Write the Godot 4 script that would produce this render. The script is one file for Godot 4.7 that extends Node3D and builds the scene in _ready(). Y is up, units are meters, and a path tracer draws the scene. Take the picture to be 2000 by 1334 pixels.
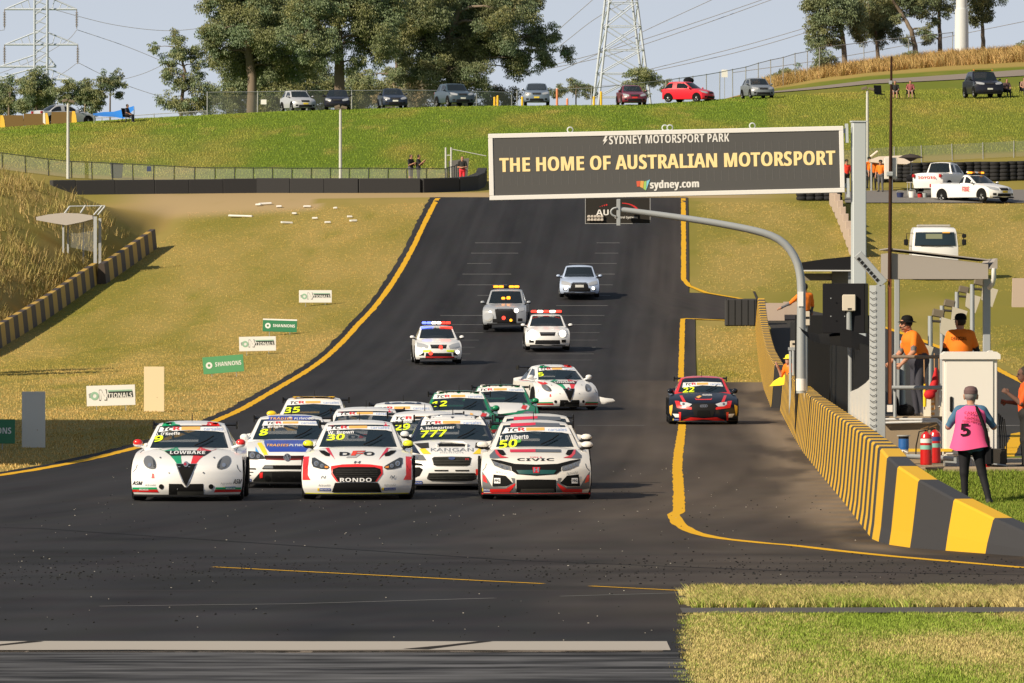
extends Node3D
# A starting field of touring cars on a race track, seen through a long lens.
# World: y up, x right, the track runs away along -z; "d" below is the distance -z from the camera.

const LENS := 16000.0      # focal length in photograph pixels (2000 px wide)
const EYE := 3.5           # camera height above the near track
const LEVEL := 585.0       # photograph row of the eye's level

var mats := {}
var taken := {}
var rng := RandomNumberGenerator.new()
var font_bold: Font
var font_plain: Font
var noise_a := FastNoiseLite.new()
var noise_b := FastNoiseLite.new()


# ---------- mesh collector ----------
class MB:
	var v := PackedVector3Array()
	var n := PackedVector3Array()
	var c := PackedColorArray()
	var u := PackedVector2Array()
	var ix := PackedInt32Array()
	var col := Color.WHITE

	func vert(p: Vector3, nn: Vector3, uv := Vector2.ZERO) -> int:
		v.append(p); n.append(nn); c.append(col); u.append(uv)
		return v.size() - 1

	func face(a: int, b: int, d: int) -> void:
		var g := (v[d] - v[a]).cross(v[b] - v[a])
		if g.dot(n[a] + n[b] + n[d]) < 0.0:
			ix.append_array(PackedInt32Array([a, d, b]))
		else:
			ix.append_array(PackedInt32Array([a, b, d]))

	func tri(a: Vector3, b: Vector3, d: Vector3, nn: Vector3) -> void:
		var g := (d - a).cross(b - a).normalized()
		if g.dot(nn) < 0.0:
			g = -g
		face(vert(a, g), vert(b, g), vert(d, g))

	func quad(a: Vector3, b: Vector3, d: Vector3, e: Vector3, nn: Vector3) -> void:
		var g := (d - a).cross(e - b).normalized()
		if g.dot(nn) < 0.0:
			g = -g
		var i := vert(a, g, Vector2(0, 0)); var j := vert(b, g, Vector2(1, 0)); var k := vert(d, g, Vector2(1, 1)); var l := vert(e, g, Vector2(0, 1))
		face(i, j, k); face(i, k, l)

	# a box whose edges are bevelled when bevel > 0
	func box(ctr: Vector3, size: Vector3, t := Basis.IDENTITY, bevel := 0.0) -> void:
		var h := size * 0.5
		for ax in 3:
			for s in [-1.0, 1.0]:
				var nn := Vector3.ZERO; nn[ax] = s
				var a1 := (ax + 1) % 3; var a2 := (ax + 2) % 3
				var p := []
				for k in [[-1, -1], [1, -1], [1, 1], [-1, 1]]:
					var q := Vector3.ZERO
					q[ax] = s * h[ax]; q[a1] = k[0] * (h[a1] - bevel); q[a2] = k[1] * (h[a2] - bevel)
					p.append(ctr + t * q)
				quad(p[0], p[1], p[2], p[3], t * nn)
		if bevel > 0.0:
			for ax in 3:
				var a1 := (ax + 1) % 3; var a2 := (ax + 2) % 3
				for s1 in [-1.0, 1.0]:
					for s2 in [-1.0, 1.0]:
						var p := []
						for k in [[-1.0, 0], [1.0, 0], [1.0, 1], [-1.0, 1]]:
							var q := Vector3.ZERO
							q[ax] = k[0] * (h[ax] - bevel)
							q[a1] = s1 * (h[a1] - (bevel if k[1] == 1 else 0.0)); q[a2] = s2 * (h[a2] - (0.0 if k[1] == 1 else bevel))
							p.append(ctr + t * q)
						var nn := Vector3.ZERO; nn[a1] = s1; nn[a2] = s2
						quad(p[0], p[1], p[2], p[3], t * nn)

	# tube through points with a radius for each
	func tube(pts: Array, radii, sides := 6, caps := true) -> void:
		var m := pts.size()
		var prev := Vector3.ZERO
		var rings := []
		for i in m:
			var r: float = radii[i] if radii is Array else radii
			var dir: Vector3 = ((pts[mini(i + 1, m - 1)] - pts[maxi(i - 1, 0)]) as Vector3).normalized()
			if i == 0:
				prev = dir.cross(Vector3.UP if absf(dir.y) < 0.9 else Vector3.RIGHT).normalized()
			var a := (prev - dir * prev.dot(dir)).normalized()
			prev = a
			var b := dir.cross(a)
			var ring := []
			for k in sides:
				var w := TAU * k / sides
				var nn := a * cos(w) + b * sin(w)
				ring.append(vert(pts[i] + nn * r, nn))
			rings.append(ring)
		for i in m - 1:
			for k in sides:
				var k2 := (k + 1) % sides
				face(rings[i][k], rings[i][k2], rings[i + 1][k2]); face(rings[i][k], rings[i + 1][k2], rings[i + 1][k])
		if caps:
			for e in [0, m - 1]:
				var dir: Vector3 = (pts[0] - pts[1] if e == 0 else pts[m - 1] - pts[m - 2]).normalized()
				var c0 := vert(pts[e], dir)
				var ids := []
				for k in sides:
					ids.append(vert(v[rings[e][k]], dir))
				for k in sides:
					face(c0, ids[k], ids[(k + 1) % sides])

	# lathe round the y axis: profile of Vector2(radius, y)
	func lathe(prof: Array, sides := 16, at := Vector3.ZERO, t := Basis.IDENTITY) -> void:
		for i in prof.size() - 1:
			var a: Vector2 = prof[i]; var b: Vector2 = prof[i + 1]
			var e := b - a
			var nn2 := Vector2(e.y, -e.x).normalized()
			for k in sides:
				var w0 := TAU * k / sides; var w1 := TAU * (k + 1) / sides
				var n0 := t * Vector3(nn2.x * cos(w0), nn2.y, nn2.x * sin(w0)); var n1 := t * Vector3(nn2.x * cos(w1), nn2.y, nn2.x * sin(w1))
				var p := [t * Vector3(a.x * cos(w0), a.y, a.x * sin(w0)) + at, t * Vector3(a.x * cos(w1), a.y, a.x * sin(w1)) + at, t * Vector3(b.x * cos(w1), b.y, b.x * sin(w1)) + at, t * Vector3(b.x * cos(w0), b.y, b.x * sin(w0)) + at]
				var i0 := vert(p[0], n0); var i1 := vert(p[1], n1); var i2 := vert(p[2], n1); var i3 := vert(p[3], n0)
				if a.x > 1e-5: face(i0, i1, i2)
				if b.x > 1e-5: face(i0, i2, i3)

	# smooth sheet from rows of points; normals turned away from "inside"
	func sheet(rows: Array, inside: Vector3, uvs = null, cols = null) -> void:
		var r := rows.size(); var m: int = rows[0].size()
		var nor := []
		var sum := 0.0
		for i in r:
			var line := []
			for j in m:
				var du: Vector3 = rows[i][mini(j + 1, m - 1)] - rows[i][maxi(j - 1, 0)]
				var dv: Vector3 = rows[mini(i + 1, r - 1)][j] - rows[maxi(i - 1, 0)][j]
				var nn := du.cross(dv).normalized()
				sum += nn.dot((rows[i][j] - inside).normalized())
				line.append(nn)
			nor.append(line)
		var s := -1.0 if sum < 0.0 else 1.0
		var b0 := v.size()
		for i in r:
			for j in m:
				if cols != null: col = cols[i][j]
				vert(rows[i][j], nor[i][j] * s, uvs[i][j] if uvs != null else Vector2(float(j) / (m - 1), float(i) / (r - 1)))
		for i in r - 1:
			for j in m - 1:
				var a := b0 + i * m + j
				face(a, a + 1, a + m + 1); face(a, a + m + 1, a + m)

	# a polygon (local x, y) given thickness along local z, placed by t
	func prism(poly: PackedVector2Array, z0: float, z1: float, t := Transform3D.IDENTITY) -> void:
		var tr := Geometry2D.triangulate_polygon(poly)
		for z in [z0, z1]:
			var nn := t.basis * Vector3(0, 0, 1 if z == maxf(z0, z1) else -1)
			for k in range(0, tr.size(), 3):
				tri(t * Vector3(poly[tr[k]].x, poly[tr[k]].y, z), t * Vector3(poly[tr[k + 1]].x, poly[tr[k + 1]].y, z), t * Vector3(poly[tr[k + 2]].x, poly[tr[k + 2]].y, z), nn)
		var cw := Geometry2D.is_polygon_clockwise(poly)
		for k in poly.size():
			var a := poly[k]; var b := poly[(k + 1) % poly.size()]
			var e := b - a
			var o := Vector2(e.y, -e.x)
			if cw: o = -o
			quad(t * Vector3(a.x, a.y, z0), t * Vector3(b.x, b.y, z0), t * Vector3(b.x, b.y, z1), t * Vector3(a.x, a.y, z1), t.basis * Vector3(o.x, o.y, 0))

	func blob(ctr: Vector3, r: Vector3, seg := 8, t := Basis.IDENTITY) -> void:
		var rows := []
		for i in seg + 1:
			var la := PI * (float(i) / seg - 0.5)
			var line := []
			for j in seg * 2 + 1:
				var lo := TAU * j / (seg * 2)
				line.append(Vector3(cos(la) * cos(lo), sin(la), cos(la) * sin(lo)))
			rows.append(line)
		var b0 := v.size()
		for line in rows:
			for q in line:
				vert(ctr + t * (q * r), (t * (q / r)).normalized())
		var m := seg * 2 + 1
		for i in seg:
			for j in m - 1:
				var a := b0 + i * m + j
				if i > 0: face(a, a + 1, a + m + 1)
				if i < seg - 1: face(a, a + m + 1, a + m)
				elif i == seg - 1: face(a, a + 1, a + m)

	func mesh(m: Material) -> ArrayMesh:
		var arr := []
		arr.resize(Mesh.ARRAY_MAX)
		arr[Mesh.ARRAY_VERTEX] = v; arr[Mesh.ARRAY_NORMAL] = n; arr[Mesh.ARRAY_COLOR] = c; arr[Mesh.ARRAY_TEX_UV] = u; arr[Mesh.ARRAY_INDEX] = ix
		var am := ArrayMesh.new()
		am.add_surface_from_arrays(Mesh.PRIMITIVE_TRIANGLES, arr)
		am.surface_set_material(0, m)
		return am


# ---------- scene helpers ----------
func numbered(called: String) -> String:
	if not taken.has(called):
		taken[called] = 0
		return called
	taken[called] += 1
	return "%s_%03d" % [called, taken[called]]


func tag(o: Node, label := "", category := "", group := "", kind := "") -> Node:
	if label: o.set_meta("label", label)
	if category: o.set_meta("category", category)
	if group: o.set_meta("group", group)
	if kind: o.set_meta("kind", kind)
	return o


func thing(called: String, label: String, category: String, at_ := Vector3.ZERO, turn := 0.0, group := "") -> Node3D:
	var o := Node3D.new()
	o.name = numbered(called)
	add_child(o)
	o.position = at_
	o.rotation.y = turn
	tag(o, label, category, group)
	return o


func put(mb: MB, called: String, m: Material, parent: Node = self) -> MeshInstance3D:
	if mb.v.is_empty(): return null
	return put_mesh(mb.mesh(m), called, parent)


func put_mesh(mesh: Mesh, called: String, parent: Node = self) -> MeshInstance3D:
	var o := MeshInstance3D.new()
	o.mesh = mesh
	o.name = numbered(called) if parent == self else called
	parent.add_child(o, true)
	return o


func struct(mb: MB, called: String, m: Material) -> MeshInstance3D:
	var o := put(mb, called, m)
	o.set_meta("kind", "structure")
	return o


# ---------- materials: albedo given as linear base colour ----------
func lin(r: float, g: float, b: float, a := 1.0) -> Color:
	var k := Color(r, g, b).linear_to_srgb()
	k.a = a
	return k


func mat(key: String, r: float, g: float, b: float, rough := 0.7, metal := 0.0) -> StandardMaterial3D:
	if mats.has(key):
		return mats[key]
	var m := StandardMaterial3D.new()
	m.resource_name = key
	m.albedo_color = lin(r, g, b)
	m.roughness = rough
	m.metallic = metal
	if maxf(r, maxf(g, b)) < 0.07 and rough > 0.3 and metal == 0.0: m.metallic_specular = 0.2
	mats[key] = m
	return m


func paint(key: String, r: float, g: float, b: float) -> StandardMaterial3D:
	if mats.has(key):
		return mats[key]
	var m := mat(key, r, g, b, 0.38)
	m.clearcoat_enabled = true
	m.clearcoat = 0.6
	m.clearcoat_roughness = 0.12
	return m


func pane(key: String, r: float, g: float, b: float, a: float) -> StandardMaterial3D:
	if mats.has(key):
		return mats[key]
	var m := mat(key, r, g, b, 0.05)
	m.albedo_color = lin(r, g, b, a)
	m.transparency = BaseMaterial3D.TRANSPARENCY_ALPHA
	return m


func veil(key: String, r: float, g: float, b: float, a: float) -> StandardMaterial3D:
	if mats.has(key):
		return mats[key]
	var m := mat(key, r, g, b, 0.8)
	m.albedo_color = lin(r, g, b, a)
	m.transparency = BaseMaterial3D.TRANSPARENCY_ALPHA
	return m


func glow(key: String, r: float, g: float, b: float, e: float) -> StandardMaterial3D:
	if mats.has(key):
		return mats[key]
	var m := mat(key, r, g, b, 0.3)
	m.emission_enabled = true
	m.emission = lin(r, g, b)
	m.emission_energy_multiplier = e
	return m


# a seamless grey-to-grey picture of noise; each layer is [frequency, weight, stretch x, stretch y]
func grain(size: int, layers: Array, lo: float, hi: float, sd: int, tint := Color.WHITE, tint2 := Color.WHITE) -> ImageTexture:
	var acc := PackedFloat32Array()
	acc.resize(size * size)
	var total := 0.0
	for l in layers:
		var f := FastNoiseLite.new()
		f.seed = sd + int(total * 100.0)
		f.noise_type = FastNoiseLite.TYPE_SIMPLEX_SMOOTH
		f.frequency = l[0] / size
		f.fractal_octaves = 3
		var im := f.get_seamless_image(maxi(8, int(size / l[2])), maxi(8, int(size / l[3])))
		im.convert(Image.FORMAT_L8)
		im.resize(size, size, Image.INTERPOLATE_BILINEAR)
		var dat := im.get_data()
		for k in size * size:
			acc[k] += dat[k] * l[1]
		total += l[1]
	var out := PackedByteArray()
	out.resize(size * size * 3)
	for k in size * size:
		var w := clampf((acc[k] / total / 255.0 - 0.5) * 1.9 + 0.5, 0.0, 1.0)
		var g := lerpf(lo, hi, w)
		var q := Color(g * lerpf(tint.r, tint2.r, w), g * lerpf(tint.g, tint2.g, w), g * lerpf(tint.b, tint2.b, w)).linear_to_srgb()
		out[k * 3] = q.r8; out[k * 3 + 1] = q.g8; out[k * 3 + 2] = q.b8
	return ImageTexture.create_from_image(Image.create_from_data(size, size, false, Image.FORMAT_RGB8, out))


func textured(key: String, tex: Texture2D, scale: Vector3, rough := 0.9, vertex := false, color := Color.WHITE) -> StandardMaterial3D:
	if mats.has(key):
		return mats[key]
	var m := StandardMaterial3D.new()
	m.resource_name = key
	m.albedo_texture = tex
	m.albedo_color = color
	m.uv1_triplanar = true
	m.uv1_world_triplanar = true
	m.uv1_scale = scale
	m.roughness = rough
	m.vertex_color_use_as_albedo = vertex
	mats[key] = m
	return m


func vcol(key: String, rough := 0.8) -> StandardMaterial3D:
	if mats.has(key):
		return mats[key]
	var m := mat(key, 1, 1, 1, rough)
	m.vertex_color_use_as_albedo = true
	return m


# ---------- measuring ----------
func xat(px: float, d: float) -> float:
	return (px - 1000.0) * d / LENS


func pt(px: float, py: float, d: float) -> Vector3:
	return Vector3(xat(px, d), EYE + (LEVEL - py) * d / LENS, -d)


func on(px: float, d: float) -> Vector3:          # on the ground at that column and distance
	var x := xat(px, d)
	return Vector3(x, ground(x, d), -d)


func table(t: Array, k: float) -> float:
	if k <= t[0][0]: return t[0][1]
	for i in t.size() - 1:
		if k <= t[i + 1][0]:
			return lerpf(t[i][1], t[i + 1][1], (k - t[i][0]) / (t[i + 1][0] - t[i][0]))
	return t[-1][1]


func curve_table(t: Array, k: float) -> float:
	var m := t.size()
	if k <= t[0][0]: return t[0][1]
	for i in m - 1:
		if k <= t[i + 1][0]:
			var x0: float = t[i][0]; var x1: float = t[i + 1][0]; var y0: float = t[i][1]; var y1: float = t[i + 1][1]
			var s0 := 0.0; var s1 := 0.0
			if i > 0: s0 = (y1 - t[i - 1][1]) / (x1 - t[i - 1][0])
			else: s0 = (y1 - y0) / (x1 - x0)
			if i < m - 2: s1 = (t[i + 2][1] - y0) / (t[i + 2][0] - x0)
			else: s1 = (y1 - y0) / (x1 - x0)
			var h := x1 - x0
			var u := (k - x0) / h
			var u2 := u * u; var u3 := u2 * u
			return y0 * (2 * u3 - 3 * u2 + 1) + s0 * h * (u3 - 2 * u2 + u) + y1 * (3 * u2 - 2 * u3) + s1 * h * (u3 - u2)
	return t[-1][1]


const RISE := [[0, 0.0], [150, 0.0], [220, 0.0], [260, 0.25], [314, 1.05], [348, 2.2], [372, 3.6], [400, 5.7], [435, 8.45], [455, 9.4], [480, 9.9]]
const LEFT := [[40, -34.0], [100, -22.0], [140, -13.0], [163, -10.2], [191, -9.0], [240, -8.35], [289, -7.85], [350, -6.7], [366, -6.1], [393, -5.2], [430, -4.3], [450, -3.9]]
const RIGHT := [[131, 2.6], [135, 2.75], [178, 3.6], [231, 4.8], [289, 5.96], [358, 7.45], [384, 8.04], [435, 9.1], [450, 9.4]]
const BARRIER := [[300, -25.5], [330, -24.3], [364, -22.7], [395, -20.9], [427, -18.7], [445, -17.6]]
const WALL := [[108.3, 8.1], [111.3, 6.96], [112.9, 6.43], [114.3, 5.93], [115.5, 5.56], [117.2, 5.3], [119.7, 5.24], [128, 5.42], [141, 5.7], [161, 6.1], [187, 6.65], [233, 7.76], [278, 8.75], [350, 10.6]]
const ROWS := [
	[420, [[0, 7.3]]],
	[440, [[0, 8.78]]],
	[455, [[0, 9.4], [1500, 9.4], [1700, 9.9], [2000, 10.0]]],
	[480, [[0, 11.2], [140, 10.7], [400, 10.4], [900, 10.4], [1300, 10.7], [1650, 11.6], [2000, 12.0]]],
	[535, [[0, 13.9], [260, 14.0], [600, 14.2], [900, 14.4], [1300, 14.6], [1650, 15.2], [2000, 15.6]]],
	[590, [[0, 15.85], [260, 16.5], [560, 17.05], [900, 17.4], [1250, 17.5], [1500, 18.0], [1700, 18.3], [2000, 18.6]]],
	[650, [[0, 15.9], [1100, 17.0], [1250, 17.9], [1400, 19.2], [1500, 20.0], [1700, 20.9], [2000, 21.5]]],
	[710, [[0, 15.2], [1100, 16.4], [1250, 17.6], [1400, 20.3], [1500, 21.6], [1600, 22.8], [1850, 24.2], [2000, 24.6]]],
	[790, [[0, 13.5], [1100, 14.5], [1400, 17.0], [1600, 20.0], [2000, 22.5]]],
	[1200, [[0, 8.0], [2000, 10.0]]],
	[6000, [[0, 4.0]]]]


func left_edge(d: float) -> float: return curve_table(LEFT, d)
func right_edge(d: float) -> float: return curve_table(RIGHT, d)
func barrier_x(d: float) -> float: return table(BARRIER, d)
func wall_x(d: float) -> float: return table(WALL, d)


func ground(x: float, d: float) -> float:
	var h := 0.0
	if d <= 440.0:
		h = curve_table(RISE, d)
	else:
		var px := 1000.0 + x * LENS / d
		var i := 1
		while i < ROWS.size() - 2 and d > ROWS[i + 1][0]:
			i += 1
		var q := [table(ROWS[i - 1][1], px), table(ROWS[i][1], px), table(ROWS[i + 1][1], px), table(ROWS[mini(i + 2, ROWS.size() - 1)][1], px)]
		var z := [float(ROWS[i - 1][0]), float(ROWS[i][0]), float(ROWS[i + 1][0]), float(ROWS[mini(i + 2, ROWS.size() - 1)][0])]
		var u := clampf((d - z[1]) / (z[2] - z[1]), 0, 1)
		var w: float = z[2] - z[1]
		var s0: float = (q[2] - q[0]) / (z[2] - z[0])
		var s1: float = (q[3] - q[1]) / maxf(z[3] - z[1], 1.0)
		var u2 := u * u; var u3 := u2 * u
		h = q[1] * (2 * u3 - 3 * u2 + 1) + s0 * w * (u3 - 2 * u2 + u) + q[2] * (3 * u2 - 2 * u3) + s1 * w * (u3 - u2)
	if x < 0.0 and d > 280.0 and d < 460.0:
		var k := clampf((left_edge(d) - x) / 16.0, 0.0, 1.2)
		h -= 1.4 * k * smoothstep(285.0, 360.0, d) * (1.0 - smoothstep(428.0, 452.0, d))
		var b := barrier_x(d) - 0.5 - x
		if b > 0.0:
			h += 5.2 * (1.0 - exp(-b / 4.4)) * smoothstep(300.0, 345.0, d) * (1.0 - smoothstep(424.0, 446.0, d))
	if d > 112.0 and d < 172.0 and x > 3.0:
		h += embankment(x, d)
	return h


func embankment(x: float, d: float) -> float:
	var b := x - wall_x(d) - 0.25
	if b <= 0.0: return 0.0
	var e := table([[113, 0.0], [122, 0.06], [132, 0.2], [136.5, 0.62], [152, 0.62], [166, 0.0]], d)
	return e * smoothstep(0.0, 0.5, b)


# distance at which the sight line through a photograph pixel meets the ground
func hit(px: float, py: float, from := 60.0, to := 800.0) -> float:
	var d := from
	while d < to:
		if pt(px, py, d).y <= ground(xat(px, d), d):
			return d
		d += 0.5
	return to


func text_mesh(s: String, f: Font, depth := 0.0) -> TextMesh:
	var t := TextMesh.new()
	t.text = s
	t.font = f
	t.font_size = 64
	t.pixel_size = 0.01
	t.depth = depth
	t.curve_step = 3.0
	return t


# lettering as a solid plate of glyphs, fitted into the box x0..x1, y0..y1 (local), facing +z
func letters(s: String, f: Font, x0: float, x1: float, y0: float, y1: float, depth := 0.01) -> MB:
	var arr := text_mesh(s, f, 0.0).get_mesh_arrays()
	var vv: PackedVector3Array = arr[Mesh.ARRAY_VERTEX]
	var id: PackedInt32Array = arr[Mesh.ARRAY_INDEX]
	var lo := Vector2(1e9, 1e9); var hi := Vector2(-1e9, -1e9)
	for p in vv:
		lo = lo.min(Vector2(p.x, p.y)); hi = hi.max(Vector2(p.x, p.y))
	var mb := MB.new()
	for p in vv:
		mb.vert(Vector3(remap(p.x, lo.x, hi.x, x0, x1), remap(p.y, lo.y, hi.y, y0, y1), depth), Vector3(0, 0, 1))
	for k in range(0, id.size(), 3):
		mb.face(id[k], id[k + 1], id[k + 2])
	return mb


func _ready() -> void:
	rng.seed = 11
	# --- camera, sky, sun, exposure ---
	var cam := Camera3D.new()
	cam.name = "camera"
	cam.fov = rad_to_deg(2.0 * atan(667.0 / LENS))
	cam.near = 1.0
	cam.far = 9000.0
	cam.position = Vector3(0, EYE, 0)
	cam.rotation.x = -atan((667.0 - LEVEL) / LENS)
	add_child(cam)
	cam.current = true
	var we := WorldEnvironment.new()
	we.name = "environment"
	var env := Environment.new()
	env.background_mode = Environment.BG_SKY
	var sky := Sky.new()
	var sm := ProceduralSkyMaterial.new()
	sm.sky_top_color = lin(0.15, 0.185, 0.25)
	sm.sky_horizon_color = lin(0.53, 0.58, 0.65)
	sm.sky_curve = 0.12
	sm.ground_bottom_color = lin(0.10, 0.10, 0.06)
	sm.ground_horizon_color = lin(0.42, 0.47, 0.52)
	sm.sun_angle_max = 1.0
	sky.sky_material = sm
	env.sky = sky
	env.tonemap_mode = Environment.TONE_MAPPER_LINEAR
	env.tonemap_exposure = 1.22
	env.sdfgi_enabled = true
	env.ssao_enabled = true
	env.ssil_enabled = true
	we.environment = env
	add_child(we)
	var sun := DirectionalLight3D.new()
	sun.name = "sun"
	sun.light_energy = 1.6
	sun.light_color = Color(1.0, 0.94, 0.84)
	sun.light_angular_distance = 0.5
	sun.shadow_enabled = true
	var el := deg_to_rad(32.0); var az := deg_to_rad(38.0)
	sun.look_at_from_position(Vector3(-cos(el) * cos(az), sin(el), cos(el) * sin(az)), Vector3.ZERO, Vector3.UP)
	add_child(sun)

	font_bold = SystemFont.new()
	font_bold.font_names = PackedStringArray(["Droid Sans"])
	font_bold.font_weight = 700
	font_plain = SystemFont.new()
	font_plain.font_names = PackedStringArray(["Droid Sans"])
	noise_a.seed = 3; noise_a.frequency = 0.05; noise_a.fractal_octaves = 4
	noise_b.seed = 8; noise_b.frequency = 0.4; noise_b.fractal_octaves = 3

	terrain()
	tracks()
	markings()
	pit_wall()
	left_barrier()
	far_walls()
	hill_fences()
	trees()
	pylons()
	gantry()
	marshal_post()
	people()
	field_boards()
	race_field()
	service_cars()
	parked_cars()
	small_things()
	grasses()


# ---------- ground ----------
func span(a: float, b: float, step: float) -> Array:
	var out := []
	var m := maxi(1, int(ceil((b - a) / step)))
	for i in m:
		out.append(a + (b - a) * i / m)
	return out


func patch(x: float, d: float) -> Color:
	var px := 1000.0 + x * LENS / d
	var n1 := noise_a.get_noise_2d(x * 2.2, d * 0.35) * 0.5 + 0.5
	var n2 := noise_b.get_noise_2d(x * 0.9, d * 0.12) * 0.5 + 0.5
	var n3 := noise_a.get_noise_2d(x * 5.0 + 400.0, d * 0.9) * 0.5 + 0.5
	var tan := Color(0.70, 0.49, 0.175)
	var olive := Color(0.48, 0.385, 0.095)
	var green := Color(0.31, 0.315, 0.04)
	var dry := Color(0.80, 0.50, 0.20)
	var dirt := Color(0.92, 0.60, 0.37)
	var k: Color
	if d < 200.0 and x > 0.0:
		k = green.lerp(tan, smoothstep(0.35, 0.75, n1 * 0.5 + n2 * 0.5))
		if d > 112.0: k = Color(0.26, 0.33, 0.04).lerp(olive, n2 * 0.6)
	elif d < 445.0:
		k = olive.lerp(tan, smoothstep(0.3, 0.68, n1)).lerp(green, smoothstep(0.62, 0.9, n2) * 0.6)
		if x < 0.0:
			var near_track := 1.0 - smoothstep(1.0, 9.0, left_edge(d) - x)
			k = k.lerp(dry, near_track * 0.45 * n3)
			if x < barrier_x(d) and d > 300.0:
				k = olive.lerp(tan, n1).lerp(dry, smoothstep(0.4, 0.7, n3) * 0.7)
	elif d < 482.0:
		k = olive.lerp(tan, n1)
	else:
		k = Color(0.245, 0.335, 0.045).lerp(olive, smoothstep(0.45, 0.85, n1) * 0.7).lerp(dry, smoothstep(0.62, 0.88, n2) * 0.35)
		if d > 575.0 and px < 1450.0:
			k = k.lerp(Color(0.235, 0.335, 0.042), 0.5)
		var lowleft := (1.0 - smoothstep(300.0, 560.0, px)) * (1.0 - smoothstep(520.0, 560.0, d))
		k = k.lerp(tan, lowleft * 0.6 * n1)
		if px > 1500.0: k = k.lerp(olive, 0.35)
		if px > 1350.0 and d > 668.0: k = dry.lerp(tan, n3)
	# bare earth round the outside of the bend
	if d > 436.0 and d < 462.0 and px > 190.0 and px < 1560.0 and (px < 620.0 or d > 444.0 + 4.0 * n1):
		var e := smoothstep(436.0, 441.0, d) * (1.0 - smoothstep(455.0, 461.0, d)) * smoothstep(190.0, 330.0, px) * (1.0 - smoothstep(1380.0, 1560.0, px))
		k = k.lerp(dirt, e * smoothstep(0.1, 0.38, n1 * 0.4 + n3 * 0.6))
	return k


func terrain() -> void:
	var ds := span(40, 110, 3) + span(110, 175, 1.0) + span(175, 300, 2.5) + span(300, 470, 1.5) + span(470, 720, 4) + span(720, 1200, 25) + span(1200, 6000, 400) + [6000.0]
	var xs := span(-900, -120, 60) + span(-120, -48, 6) + span(-48, -30, 1.5) + span(-30, 34, 0.5) + span(34, 50, 1.5) + span(50, 120, 6) + span(120, 900, 60) + [900.0]
	var rows := []; var cols := []
	for d in ds:
		var line := []; var cl := []
		for x in xs:
			line.append(Vector3(x, ground(x, d) - 0.03, -d))
			cl.append(patch(x, d))
		rows.append(line); cols.append(cl)
	var mb := MB.new()
	mb.sheet(rows, Vector3(0, -5000, -400), null, cols)
	var tex := grain(512, [[14, 1.0, 1, 1], [60, 1.1, 1, 1], [160, 1.0, 1, 1]], 0.5, 1.0, 5, Color(0.9, 1.0, 0.85), Color(1.0, 0.97, 0.95))
	var m := textured("ground_cover", tex, Vector3(0.21, 0.21, 0.21), 0.95, true)
	m.metallic_specular = 0.15
	struct(mb, "ground", m)


# ---------- track ----------
func strip_right(d: float) -> float:
	if d < 82.0: return xat(1325, 82.0) + noise_b.get_noise_2d(d * 2.0, 1.0) * 0.05
	if d < 98.5: return xat(1345, d) + noise_b.get_noise_2d(d * 3.0, 3.0) * 0.08
	if d < 112.0: return 30.0
	if d < 288.0: return wall_x(d) + 0.1
	if d < 357.0: return right_edge(d) + 0.55
	if d < 375.0: return table([[357, 13.5], [362, 12.7], [367, 11.4], [371, 10.2], [375, 8.6]], d)
	return right_edge(d) + 0.25


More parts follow.
